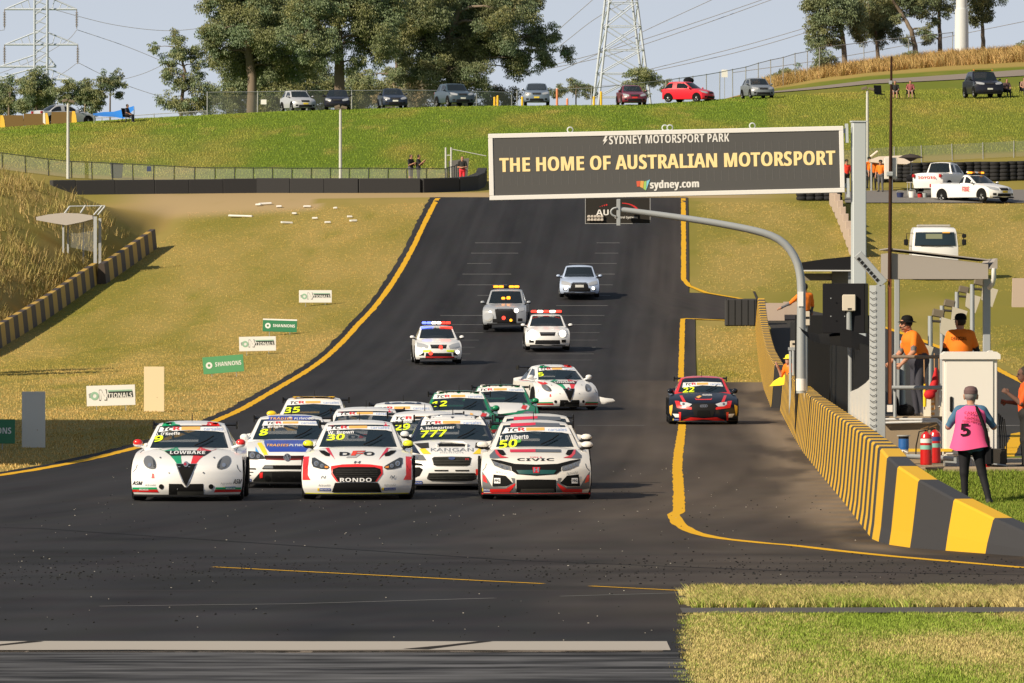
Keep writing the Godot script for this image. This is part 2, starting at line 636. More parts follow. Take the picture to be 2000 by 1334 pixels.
func tracks() -> void:
	var tex := grain(512, [[10, 0.6, 1, 1], [40, 0.8, 1, 3], [200, 1.2, 1, 1]], 0.62, 1.0, 21)
	var asphalt := textured("asphalt", tex, Vector3(0.16, 0.16, 0.05), 0.82, true)
	asphalt.metallic_specular = 0.2
	var ds := []
	for d in span(42, 98.4, 1.5) + [98.4, 98.6] + span(98.6, 111.9, 1.2) + [111.9, 112.1] + span(112.1, 287.9, 1.5) + [287.9, 288.1] + span(288.1, 356.9, 1.5) + [356.9, 357.1] + span(357.1, 374.9, 1.5) + [374.9, 375.1] + span(375.1, 446, 1.5) + [446.0]:
		if ds.is_empty() or d - ds[-1] > 0.05: ds.append(d)
	var rows := []; var cols := []
	for d in ds:
		var line := []; var cl := []
		var a := left_edge(d) - 0.45 + noise_b.get_noise_2d(d * 0.6, 9.0) * 0.12; var b := strip_right(d)
		for j in 81:
			var x := lerpf(a, b, j / 80.0)
			line.append(Vector3(x, ground(minf(x, wall_x(d)) if d < 300 else x, d) + 0.004, -d))
			cl.append(asphalt_col(x, d))
		rows.append(line); cols.append(cl)
	var mb := MB.new()
	mb.sheet(rows, Vector3(0, -5000, -200), null, cols)
	struct(mb, "race_track", asphalt)
	# older, scrubbed asphalt nearer than the concrete strip
	rows = []; cols = []
	for d in span(42, 70, 4.0) + span(70, 81.4, 0.2) + [81.4]:
		var line := []; var cl := []
		for j in 121:
			var x := lerpf(-12.0, strip_right(d) - 0.02, j / 120.0) if j > 0 else -34.0
			line.append(Vector3(x, 0.010, -d))
			cl.append(Color(0.11, 0.11, 0.115) * clampf(1.0 + 1.5 * noise_b.get_noise_2d(x * 0.5, d * 3.5) + 0.9 * noise_b.get_noise_2d(x * 1.8, d * 9.0), 0.3, 2.4))
		rows.append(line); cols.append(cl)
	mb = MB.new()
	mb.sheet(rows, Vector3(0, -5000, -60), null, cols)
	struct(mb, "crossing_track", asphalt)
	# pit lane behind the wall
	rows = []; cols = []
	for d in span(150, 376, 2.0) + [376.0]:
		var line := []; var cl := []
		var a := wall_x(d) + 0.45; var b := table([[150, 17.0], [290, 18.2], [314, 18.4], [350, 16.2], [362, 13.5], [376, 9.0]], d)
		for j in 11:
			var x := lerpf(a, maxf(b, a + 0.1), j / 10.0)
			line.append(Vector3(x, curve_table(RISE, d) + 0.0, -d))
			cl.append(Color(0.085, 0.08, 0.074) * (0.92 + 0.16 * noise_a.get_noise_2d(x * 3.0, d)))
		rows.append(line); cols.append(cl)
	mb = MB.new()
	mb.sheet(rows, Vector3(0, -5000, -200), null, cols)
	struct(mb, "pit_lane", asphalt)
	# gravel path across the hill on the far side
	rows = []
	for px in range(1430, 2260, 12):
		var line := []
		var dm := table([[1430, 628.0], [1700, 640.0], [2000, 648.0], [2260, 655.0]], px)
		for j in 3:
			var d := dm + (j - 1) * 10.0
			line.append(on(px, d) + Vector3(0, 0.03, 0))
		rows.append(line)
	mb = MB.new()
	mb.sheet(rows, Vector3(0, -5000, -600))
	struct(mb, "hill_path", textured("path_gravel", tex, Vector3(0.3, 0.3, 0.3), 0.95, false, lin(0.38, 0.31, 0.25)))
	# paved hardstand round the far marshals
	rows = []
	for px in range(1650, 2060, 10):
		var line := []
		for j in 4:
			line.append(on(px, lerpf(438.5, 449.0, j / 3.0)) + Vector3(0, 0.02, 0))
		rows.append(line)
	mb = MB.new()
	mb.sheet(rows, Vector3(0, -5000, -600))
	struct(mb, "hardstand", textured("hardstand", tex, Vector3(0.3, 0.3, 0.3), 0.95, false, lin(0.27, 0.25, 0.23)))


func asphalt_col(x: float, d: float) -> Color:
	var dark := Color(0.050, 0.049, 0.052)
	var brown := Color(0.128, 0.104, 0.085)
	var n1 := noise_a.get_noise_2d(x * 4.0, d * 0.3); var n2 := noise_b.get_noise_2d(x * 1.5, d * 0.1)
	var r := right_edge(maxf(d, 131.0))
	var k := smoothstep(-2.2, 1.2, x - r + 1.3 + n1 * 1.2)
	if d < 131.0:
		k = smoothstep(-1.5, 3.5, x + (131.0 - d) * 0.01 + n1 * 1.5) * 0.75 * smoothstep(84.0, 92.0, d)
	if d > 290.0: k *= 0.4
	var c := dark.lerp(brown, k)
	# worn, rubbered and dusty stretches
	if d < 81.5:
		c = c.lerp(Color(0.16, 0.155, 0.16), smoothstep(0.0, 0.5, noise_b.get_noise_2d(x * 0.25, d * 2.2)) * 0.5)
	if x > r + 0.8 and d > 112.0 and d < 290.0:
		var nw := smoothstep(1.6, 0.2, wall_x(d) - x) * smoothstep(-0.25, 0.15, n2)
		c = c.lerp(Color(0.30, 0.24, 0.18), nw * 0.85)
	# long streaks laid down along the way the cars run, and darker rubbered lanes
	var mid := 0.5 * (left_edge(d) + r)
	var lane := noise_b.get_noise_2d((x - mid) * 2.6, d * 0.012 + 60.0) + 0.6 * noise_b.get_noise_2d((x - mid) * 7.0, d * 0.03 + 20.0)
	if d < 120.0: lane = noise_b.get_noise_2d(x * 0.3 + d * 0.25, d * 1.1) * 0.9 + 0.5 * noise_b.get_noise_2d(x * 1.2 + d * 0.8, d * 3.0)
	return c * clampf(1.0 + n1 * 0.22 + n2 * 0.18 + lane * (0.30 if d > 120.0 else 0.5), 0.4, 1.8)


# painted band along a path of [x, d] with a half width; lifted above the asphalt
func band(path: Array, half: float, lift: float, wander := 0.0, wear := 0.0) -> MB:
	var mb := MB.new()
	var pts := []
	for i in path.size() - 1:
		var a := Vector2(path[i][0], path[i][1]); var b := Vector2(path[i + 1][0], path[i + 1][1])
		var m := maxi(1, int(a.distance_to(b) / 0.9))
		for k in m:
			pts.append(a.lerp(b, float(k) / m))
	pts.append(Vector2(path[-1][0], path[-1][1]))
	for i in pts.size() - 1:
		if wear > 0.0 and noise_b.get_noise_2d(pts[i].x * 3.0 + 77.0, pts[i].y * 3.0) < wear - 0.6: continue
		var q := []
		for e in [i, i + 1]:
			var dir: Vector2 = (pts[mini(e + 1, pts.size() - 1)] - pts[maxi(e - 1, 0)]).normalized()
			var o := Vector2(dir.y, -dir.x)
			var w1 := half * (1.0 + wander * noise_b.get_noise_2d(pts[e].x * 5.0, pts[e].y * 2.0)); var w2 := half * (1.0 + wander * noise_b.get_noise_2d(pts[e].x * 5.0 + 40.0, pts[e].y * 2.0))
			for p in [pts[e] + o * w1, pts[e] - o * w2]:
				var p2: Vector2 = p
				q.append(Vector3(p2.x, flat_ground(p2.x, p2.y) + lift, -p2.y))
		mb.quad(q[0], q[1], q[3], q[2], Vector3.UP)
	return mb


func flat_ground(x: float, d: float) -> float:
	return curve_table(RISE, d) if d < 440.0 else ground(x, d)


func markings() -> void:
	var tex := grain(256, [[20, 1.0, 1, 1], [90, 1.0, 1, 1]], 0.7, 1.0, 31)
	var yellow := textured("yellow_road_paint", tex, Vector3(0.9, 0.9, 0.25), 0.8, false, lin(1.0, 0.56, 0.04))
	var white := textured("white_road_paint", tex, Vector3(0.9, 0.9, 0.25), 0.8, false, lin(0.62, 0.60, 0.57))
	var faint := textured("worn_white_paint", tex, Vector3(1.4, 1.4, 0.4), 0.85, false, lin(0.30, 0.30, 0.30))
	var track: Node = get_node("race_track")
	var lift := 0.009
	var line := []
	for d in range(120, 446, 4):
		line.append([left_edge(d), float(d)])
	put(band(line, 0.13, lift, 0.35), "edge_line", yellow, track)
	line = []
	for p in [[12.0, 105.5], [6.67, 106.7], [5.15, 111.5], [3.97, 116.5], [3.4, 118.3], [2.95, 120.5], [2.68, 124.0], [2.6, 131.0]]:
		line.append(p)
	for d in range(135, 358, 4):
		line.append([right_edge(d), float(d)])
	line.append([7.45, 357.0])
	var smooth := []
	for i in line.size() - 1:
		smooth.append(line[i])
		if i < 8:
			smooth.append([(line[i][0] + line[i + 1][0]) * 0.5 - (0.05 if i > 1 else 0.0), (line[i][1] + line[i + 1][1]) * 0.5])
	smooth.append(line[-1])
	put(band(smooth, 0.105, lift, 0.3), "edge_line", yellow, track)
	put(band([[7.5, 357.3], [9.2, 356.0], [10.0, 354.5]], 0.16, lift, 0.3), "edge_line", yellow, track)
	line = [[13.0, 362.5], [11.6, 367.0], [10.2, 371.5], [8.9, 375.0], [8.2, 379.5]]
	for d in range(384, 446, 4):
		line.append([right_edge(d), float(d)])
	put(band(line, 0.12, lift, 0.3), "edge_line", yellow, track)
	# lines of the short circuit across the foreground
	put(band([[-3.9, 107.0], [-0.2, 101.5], [2.1, 98.2]], 0.05, lift, 0.5, 0.25), "crossing_line", yellow, track)
	put(band([[-8.5, 92.4], [-5.8, 92.9], [-2.5, 94.0], [2.1, 97.6]], 0.035, lift, 0.5, 0.3), "crossing_line", faint, track)
	put(band([[1.8, 226.0], [4.6, 226.5]], 0.16, lift, 0.6, 0.32), "start_line", faint, track)
	put(band([[-6.5, 226.5], [-3.0, 226.0]], 0.16, lift, 0.6, 0.32), "start_line", faint, track)
	# concrete strip, worn by tyres
	var ctex := grain(256, [[8, 1.0, 1, 1], [60, 1.0, 4, 1], [120, 0.8, 1, 1]], 0.5, 1.0, 77)
	var conc := textured("pale_concrete", ctex, Vector3(0.7, 0.7, 0.35), 0.9, false, lin(0.74, 0.67, 0.58))
	put(band([[-30.0, 82.6], [1.58, 82.6]], 1.05, lift + 0.002, 0.12), "concrete_strip", conc, track)
	put(band([[-30.0, 81.2], [1.5, 81.2]], 0.22, lift + 0.001, 0.6), "dirt_edge", textured("strip_dirt", tex, Vector3(0.9, 0.9, 0.25), 0.95, false, lin(0.36, 0.29, 0.22)), track)
	# tar seam and tyre marks
	var tar := textured("tar_black", tex, Vector3(0.9, 0.9, 0.25), 0.7, false, lin(0.022, 0.022, 0.024))
	put(band([[-14.0, 131.0], [-7.2, 125.0], [0.0, 109.8], [3.5, 105.5], [12.0, 101.0]], 0.05, lift - 0.003, 0.6), "tar_seam", tar, track)
	var skid := textured("skid_rubber", tex, Vector3(1.2, 1.2, 0.2), 0.95, false, lin(0.05, 0.045, 0.042))
	for mm in [skid, tar, yellow, white, faint]: mm.metallic_specular = 0.12
	for x in [-5.2, -0.6]:
		put(band([[x - 0.35, 81.7], [x, 82.6], [x + 0.35, 83.6]], 0.1, lift + 0.005, 0.8, 0.3), "tyre_mark", skid, track)
	# grid boxes
	for k in 14:
		var d := 318.0 + k * 6.9
		var c := 0.5 * (left_edge(d) + right_edge(d))
		for s in [-2.6, 2.3]:
			put(band([[c + s - 1.1, d], [c + s + 1.2, d]], 0.09, lift, 0.6, 0.34), "grid_box_line", faint, track)
	# pit lane paint
	var pit: Node = get_node("pit_lane")
	line = []
	for p in [[17.6, 270.0], [18.0, 290.0], [18.25, 314.0], [16.9, 340.0], [16.0, 350.0], [14.4, 358.0]]:
		line.append(p)
	put(band(line, 0.14, 0.006, 0.3), "pit_line", yellow, pit)
	put(band([[12.9, 226.0], [16.5, 227.0]], 0.13, 0.006, 0.3), "pit_line", white, pit)
	put(band([[10.0, 168.0], [12.6, 205.0], [13.2, 214.0], [14.5, 222.0], [16.5, 231.0]], 0.16, 0.006, 0.2), "pit_line", yellow, pit)


# ---------- striped walls ----------
func striped(called: String, label: String, path: Array, heights: Callable, half_top: float, batter: float, step: float, my: Material, mk: Material) -> void:
	# path of [x, d] along the track-side foot, ordered; the wall stands to the +x side of it
	var t := thing(called, label, "barrier", Vector3.ZERO)
	var pts := []
	for i in path.size() - 1:
		pts.append([Vector2(path[i][0], path[i][1]), Vector2(path[i + 1][0], path[i + 1][1])])
	var at_ := 0.0
	var nodes := []     # evenly spaced
	var carry := 0.0
	nodes.append(pts[0][0])
	for s in pts:
		var l: float = s[0].distance_to(s[1])
		var k := step - carry
		while k <= l:
			nodes.append(s[0].lerp(s[1], k / l))
			k += step
		carry = l - (k - step)
	at_ = 0.0
	var r := RandomNumberGenerator.new(); r.seed = 5
	for i in nodes.size() - 1:
		var mb := MB.new()
		var cross := []
		for e in [i, i + 1]:
			var dir: Vector2 = (nodes[mini(e + 1, nodes.size() - 1)] - nodes[maxi(e - 1, 0)]).normalized()
			var o := Vector2(dir.y, -dir.x)
			if o.x < 0: o = -o
			var p: Vector2 = nodes[e]
			var g := flat_ground(p.x, p.y) if p.x > 0.0 else ground(p.x + 0.8, p.y)
			var h: float = heights.call(p.x, p.y)
			var w := half_top * 2.0
			var f := func(off: float, y: float) -> Vector3: return Vector3(p.x + o.x * off, g + y, -(p.y + o.y * off))
			cross.append([f.call(0.0, -0.1), f.call(batter * 0.35, minf(0.22, h * 0.3)), f.call(batter * 0.97, h - 0.03), f.call(batter + 0.02, h), f.call(batter + w - 0.02, h), f.call(batter + w, h - 0.03), f.call(2 * batter + w, -0.1)])
		var mid: Vector3 = Vector3(0, 0.4, 0) + (cross[0][0] + cross[1][6]) * 0.5
		for j in 6:
			var a: Vector3 = cross[0][j]; var b: Vector3 = cross[0][j + 1]; var c: Vector3 = cross[1][j + 1]; var d: Vector3 = cross[1][j]
			mb.quad(a, b, c, d, (a + b + c + d) * 0.25 - mid)
		for e in 2:
			if (e == 0 and i == 0) or (e == 1 and i == nodes.size() - 2):
				for j in range(1, 6):
					mb.tri(cross[e][0], cross[e][j], cross[e][j + 1], cross[e][3] - cross[1 - e][3])
		var ye := (i % 2 == 1)
		put(mb, "yellow_block" if ye else "black_block", my if ye else mk, t)


func pit_wall() -> void:
	var tex := grain(256, [[6, 0.7, 1, 1], [30, 0.7, 2, 1], [110, 0.9, 1, 1]], 0.68, 1.0, 41)
	var my := textured("wall_yellow", tex, Vector3(0.5, 0.5, 0.5), 0.62, false, lin(1.0, 0.57, 0.015))
	var mk := textured("wall_black", tex, Vector3(0.5, 0.5, 0.5), 0.62, false, lin(0.052, 0.05, 0.052))
	var near := []
	for w in WALL:
		if w[0] < 240.0: near.append([w[1], w[0]] if w[0] > 109.0 else [7.94, 108.7])
	near.append([wall_x(249.0), 249.0])
	var hh := func(x: float, d: float) -> float: return table([[108.3, 0.1], [111.3, 0.29], [112.9, 0.52], [114.3, 0.77], [115.5, 0.98], [117.2, 1.17], [119.7, 1.33], [400, 1.3]], d)
	striped("pit_wall", "yellow and black striped concrete wall beside the pit lane, ramped down at its near end", near, hh, 0.15, 0.14, 1.42, my, mk)
	var far := []
	for d in [251.5, 278.0, 315.0, 350.0]:
		far.append([wall_x(d) - 0.22, d])
	striped("pit_wall", "farther stretch of striped concrete wall, beyond the curved mast arm", far, hh, 0.15, 0.12, 1.32, my, mk)


func left_barrier() -> void:
	var tex := grain(256, [[6, 0.7, 1, 1], [30, 0.7, 2, 1], [110, 0.9, 1, 1]], 0.6, 1.0, 43)
	var my := textured("old_yellow", tex, Vector3(0.5, 0.5, 0.5), 0.7, false, lin(0.80, 0.50, 0.08))
	var mk := textured("old_black", tex, Vector3(0.5, 0.5, 0.5), 0.7, false, lin(0.10, 0.07, 0.05))
	var hh := func(x: float, d: float) -> float: return 0.92
	var a := []
	for d in [345.0, 364.0, 380.0, 395.0, 399.5]:
		a.append([barrier_x(d), d])
	striped("trackside_barrier", "yellow and black striped concrete barrier below the dry grass bank", a, hh, 0.14, 0.1, 1.7, my, mk)
	var b := []
	for d in [398.5, 410.0, 422.0]:
		b.append([barrier_x(d) + 0.45, d])
	striped("trackside_barrier", "short striped barrier set forward, beside the small grandstand shelter", b, hh, 0.14, 0.1, 1.7, my, mk)


# ---------- far walls and fences ----------
const ORD := ["first", "second", "third", "fourth", "fifth", "sixth", "seventh", "eighth", "ninth", "tenth", "eleventh", "twelfth", "thirteenth", "fourteenth", "fifteenth", "sixteenth", "seventeenth", "eighteenth", "nineteenth"]


func far_walls() -> void:
	var rub := mat("belt_rubber", 0.05, 0.05, 0.052, 0.75)
	# belt-faced tyre wall round the outside of the bend
	var t := thing("tyre_wall", "long low black belt-faced tyre wall across the bare earth, curving back at its end", "tyre wall")
	var path := []
	for p in [[100, 453.0], [145, 453.5], [300, 455.0], [500, 457.0], [700, 457.0], [820, 457.5], [890, 460.0], [925, 465.0], [938, 472.0], [942, 480.0]]:
		path.append(p)
	for i in path.size() - 1:
		var m := maxi(1, int(absf(path[i + 1][0] - path[i][0]) / 62.0))
		for k in m:
			var q := []
			for e in [k, k + 1]:
				var u := float(e) / m
				q.append(on(lerpf(path[i][0], path[i + 1][0], u), lerpf(path[i][1], path[i + 1][1], u)))
			var a: Vector3 = q[0]; var b: Vector3 = q[1]
			var dir := (b - a).normalized()
			var side := dir.cross(Vector3.UP).normalized()
			if side.z < 0: side = -side
			var mb := MB.new()
			var jog := rng.randf_range(-0.02, 0.03)
			var c := (a + b) * 0.5 + Vector3(0, 0.31 + jog, 0)
			mb.box(c, Vector3(a.distance_to(b) - 0.006, 0.92, 0.55), Basis(dir, Vector3.UP, side).orthonormalized() if dir.cross(Vector3.UP).dot(side) > 0 else Basis(-dir, Vector3.UP, side).orthonormalized(), 0.03)
			put(mb, "belt_panel", rub, t)
	# stacks of tyres beyond the service utes
	var tm := MB.new()
	tm.lathe([Vector2(0.17, 0.01), Vector2(0.25, 0.0), Vector2(0.295, 0.04), Vector2(0.305, 0.105), Vector2(0.295, 0.17), Vector2(0.25, 0.21), Vector2(0.17, 0.2), Vector2(0.17, 0.01)], 14)
	var tyre := tm.mesh(mat("old_tyre", 0.03, 0.03, 0.032, 0.85))
	var spots := []
	for k in 19:
		spots.append([1722.0 + k * 17.0, 457.0 + sin(k * 1.3) * 0.15])
	for k in 5:
		spots.append([1566.0 + k * 17.0, 441.0])
	for k in spots.size():
		var where := on(spots[k][0], spots[k][1])
		var s := thing("tyre_stack", ORD[k] + " stack of black tyres from the sign post, in the row behind the white utes" if k < 19 else ORD[k - 19] + " stack of black tyres in the short row touching the cream wall", "tyres", where, rng.randf() * TAU, "tyre stacks behind the utes" if k < 19 else "tyre stacks by the cream wall")
		for j in (5 if k < 19 else 4):
			var o := put_mesh(tyre, "tyre", s)
			o.position = Vector3(rng.randf_range(-0.012, 0.012), j * 0.212, rng.randf_range(-0.012, 0.012))
	# cream concrete wall running off behind the sign post
	var cw := thing("concrete_wall", "cream concrete wall running away below the right end of the large sign", "wall")
	var tex := grain(256, [[6, 0.7, 1, 1], [30, 0.7, 1, 1], [110, 0.9, 1, 1]], 0.7, 1.0, 47)
	var cream := textured("cream_concrete", tex, Vector3(0.5, 0.5, 0.5), 0.8, false, lin(0.66, 0.52, 0.42))
	for i in 8:
		var a := on(lerpf(1625, 1668, i / 8.0), lerpf(438, 398, i / 8.0)); var b := on(lerpf(1625, 1668, (i + 1) / 8.0), lerpf(438, 398, (i + 1) / 8.0))
		var mb := MB.new()
		var dir := (b - a).normalized()
		mb.box((a + b) * 0.5 + Vector3(0, 0.4, 0), Vector3(0.3, 0.95, a.distance_to(b) - 0.03), Basis(Vector3.UP.cross(dir).normalized(), Vector3.UP, dir).orthonormalized(), 0.02)
		put(mb, "wall_block", cream, cw)
	# low concrete blocks by the pit entry and at the frame's edge
	for b in [[1512, 356.0, 0.9, 0.75], [1553, 357.0, 1.1, 0.75], [1998, 366.0, 1.0, 1.25]]:
		var o := thing("concrete_block", ["low concrete block at the pit entry, left of the leaning marshal", "low concrete block at the pit entry behind the leaning marshal", "pale concrete block on the grass at the frame's edge, beside the truck"][[1512, 1553, 1998].find(b[0])], "concrete block", on(b[0], b[1]))
		var mb := MB.new()
		mb.prism(PackedVector2Array([Vector2(-b[2] * 0.5, -0.1), Vector2(b[2] * 0.5, -0.1), Vector2(b[2] * 0.46, b[3]), Vector2(-b[2] * 0.46, b[3])]), -0.25, 0.25)
		put(mb, "block", cream, o)


func fence(called: String, label: String, line: Array, gap: float, height: float, post_r: float, mesh_m: Material, post_m: Material, rail := true, low := false) -> Node3D:
	# line: [px, d] corners
	var t := thing(called, label, "fence")
	var pts := []
	for i in line.size() - 1:
		var a := on(line[i][0], line[i][1]); var b := on(line[i + 1][0], line[i + 1][1])
		var m := maxi(1, int(a.distance_to(b) / gap))
		for k in m:
			var x := lerpf(a.x, b.x, float(k) / m); var d := lerpf(-a.z, -b.z, float(k) / m)
			pts.append(Vector3(x, ground(x, d), -d))
	pts.append(on(line[-1][0], line[-1][1]))
	var top := []
	for i in pts.size():
		var h: float = height * (1.0 + rng.randf_range(-0.02, 0.02))
		var lean := Vector3(rng.randf_range(-0.04, 0.04), h, 0)
		top.append(pts[i] + lean)
		var mb := MB.new()
		mb.tube([pts[i] - Vector3(0, 0.1, 0), pts[i] + lean * 1.03], post_r, 6)
		put(mb, "post", post_m, t)
	if rail:
		var mb := MB.new()
		mb.tube(top, post_r * 0.7, 5)
		put(mb, "top_rail", post_m, t)
	var mb := MB.new()
	for i in pts.size() - 1:
		mb.quad(pts[i] + Vector3(0, 0.03, -0.03), pts[i + 1] + Vector3(0, 0.03, -0.03), top[i + 1] + Vector3(0, 0, -0.03), top[i] + Vector3(0, 0, -0.03), Vector3.BACK)
	put(mb, "wire_mesh", mesh_m, t)
	return t


func hill_fences() -> void:
	var wire := veil("chain_link", 0.36, 0.37, 0.36, 0.26)
	var galv := mat("fence_pipe", 0.32, 0.33, 0.33, 0.6, 0.2)
	var dark := mat("fence_dark", 0.05, 0.055, 0.06, 0.7)
	fence("chain_link_fence", "waist-high chain-link fence with a dark top rail behind the black tyre wall", [[-40, 478.0], [140, 478.0], [420, 476.0], [870, 474.0], [912, 486.0]], 1.1, 0.98, 0.03, wire, dark)
	fence("chain_link_fence", "chain-link fence at the foot of the hill behind the far marshals", [[1640, 474.0], [1800, 476.0], [2040, 478.0]], 1.55, 0.95, 0.03, wire, galv, false)
	fence("boundary_fence", "tall wire boundary fence along the hilltop in front of the big gum trees", [[405, 612.0], [600, 616.0], [860, 622.0], [1000, 628.0]], 3.6, 2.1, 0.05, veil("chain_link_far", 0.30, 0.29, 0.25, 0.38), galv)
	fence("boundary_fence", "thin wire boundary fence below the power lines, behind the red hatchback", [[1010, 630.0], [1300, 636.0], [1600, 690.0], [1860, 702.0]], 4.4, 2.3, 0.045, veil("chain_link_thin", 0.36, 0.36, 0.36, 0.10), galv)
	fence("boundary_fence", "wire fence under the small trees beside the blue tarpaulin", [[0, 640.0], [200, 640.0], [405, 632.0]], 4.0, 1.5, 0.04, veil("chain_link_thin", 0.36, 0.36, 0.36, 0.10), galv)


# ---------- trees ----------
var leaf_mesh: ArrayMesh
var bark_mats := []


func leaf_shape() -> ArrayMesh:
	var mb := MB.new()
	# a small spray: five hanging leaves
	var r := RandomNumberGenerator.new(); r.seed = 2
	for k in 5:
		var w := TAU * k / 5.0 + r.randf() * 0.7
		var o := Vector3(cos(w), r.randf_range(-0.3, 0.3), sin(w)) * 0.16
		var dir := Vector3(cos(w) * 0.5, -0.8 - r.randf() * 0.4, sin(w) * 0.5).normalized() * r.randf_range(0.24, 0.36)
		var side := dir.cross(Vector3(r.randf() - 0.5, r.randf() - 0.5, r.randf() - 0.5)).normalized() * 0.055
		var nn := side.cross(dir).normalized()
		var a := mb.vert(o, nn); var b := mb.vert(o + dir * 0.45 + side, nn); var c := mb.vert(o + dir, nn); var e := mb.vert(o + dir * 0.45 - side, nn)
		mb.face(a, b, c); mb.face(a, c, e)
	var m := StandardMaterial3D.new()
	m.resource_name = "gum_leaf"
	m.albedo_color = Color.WHITE
	m.vertex_color_use_as_albedo = true
	m.roughness = 0.55
	m.backlight_enabled = true
	m.backlight = lin(0.05, 0.06, 0.015)
	return mb.mesh(m)


# clumps: [px, py, radius px] seen at distance d; a trunk of points [px, py]
func tree(called: String, label: String, d: float, trunk: Array, girth: float, clumps: Array, tone: Color, leaves: float, sd: int, group: String, size := 0.6) -> void:
	var r := RandomNumberGenerator.new(); r.seed = sd
	var s := LENS / d
	var base := on(trunk[0][0], d)
	var t := thing(called, label, "tree", base, 0.0, group)
	var loc := func(px: float, py: float, dz: float) -> Vector3: return pt(px, py, d) + Vector3(0, 0, dz) - base
	# trunk
	var tp := [Vector3(0, -0.2, 0)]
	for i in range(1, trunk.size()):
		tp.append(loc.call(trunk[i][0], trunk[i][1], r.randf_range(-0.3, 0.3)))
	var fine := []; var rad := []
	for i in tp.size() - 1:
		for k in 4:
			var u := (i * 4.0 + k) / ((tp.size() - 1) * 4.0)
			fine.append((tp[i] as Vector3).lerp(tp[i + 1], k / 4.0) + Vector3(r.randf_range(-1, 1), 0, r.randf_range(-1, 1)) * girth * 0.12)
			rad.append(girth * lerpf(1.0, 0.35, u) * (1.25 if i == 0 and k == 0 else 1.0))
	fine.append(tp[-1]); rad.append(girth * 0.3)
	var bark: Material = bark_mats[sd % bark_mats.size()]
	var mb := MB.new()
	mb.tube(fine, rad, 9)
	put(mb, "trunk", bark, t)
	# limbs and leaves
	var lm := MB.new()
	var xf := []
	var cl := []
	for c in clumps:
		var R: float = c[2] / s * 1.22
		var ctr: Vector3 = loc.call(c[0], c[1], r.randf_range(-1.0, 1.0) * minf(3.0, R * 1.2))
		var best := 0
		for i in fine.size():
			if fine[i].y < ctr.y + R * 0.2 and (fine[i] as Vector3).distance_to(ctr) < (fine[best] as Vector3).distance_to(ctr) + 1.0: best = i
		var a: Vector3 = fine[best]
		var kn := a.lerp(ctr, 0.5) + Vector3(r.randf_range(-0.3, 0.3), R * 0.25, r.randf_range(-0.3, 0.3))
		var lr: float = minf(rad[best] * 0.6, 0.06 + R * 0.05)
		lm.tube([a, a.lerp(kn, 0.5) + Vector3(0, R * 0.1, 0), kn, ctr], [lr, lr * 0.85, lr * 0.6, lr * 0.25], 6)
		var subs := 10 + int(R * 5.0)
		for q in subs:
			var o := Vector3(r.randfn(), r.randfn() * 0.9, r.randfn())
			o = o.normalized() * R * 1.05 * pow(r.randf(), 0.5)
			var sc := ctr + o
			var sr := R * r.randf_range(0.26, 0.5)
			if q < 5: lm.tube([ctr - Vector3(0, R * 0.3, 0), ctr.lerp(sc, 0.6), sc], [lr * 0.35, lr * 0.22, lr * 0.1], 4, false)
			var hue := r.randf()
			var m := int(leaves * sr * sr * 62.0 / (size * size)) + 5
			for k in m:
				var w := Vector3(r.randfn(), r.randfn(), r.randfn()).normalized() * pow(r.randf(), 0.4)
				var p := sc + w * Vector3(sr, sr * 0.9, sr)
				xf.append(Transform3D(Basis.from_euler(Vector3(r.randf_range(-0.5, 0.5), r.randf() * TAU, r.randf_range(-0.5, 0.5))).scaled(Vector3.ONE * r.randf_range(0.75, 1.25) * size), p))
				var g := r.randf_range(0.95, 1.5)
				cl.append(Color(tone.r * g * lerpf(0.82, 1.18, hue), tone.g * g, tone.b * g * lerpf(1.2, 0.8, hue)))
	put(lm, "limbs", bark, t)
	var mm := MultiMesh.new()
	mm.transform_format = MultiMesh.TRANSFORM_3D
	mm.use_colors = true
	mm.mesh = leaf_mesh
	mm.instance_count = xf.size()
	for k in xf.size():
		mm.set_instance_transform(k, xf[k])
		mm.set_instance_color(k, cl[k])
	var mi := MultiMeshInstance3D.new()
	mi.multimesh = mm
	mi.name = "crown"
	mi.set_meta("kind", "stuff")
	t.add_child(mi, true)


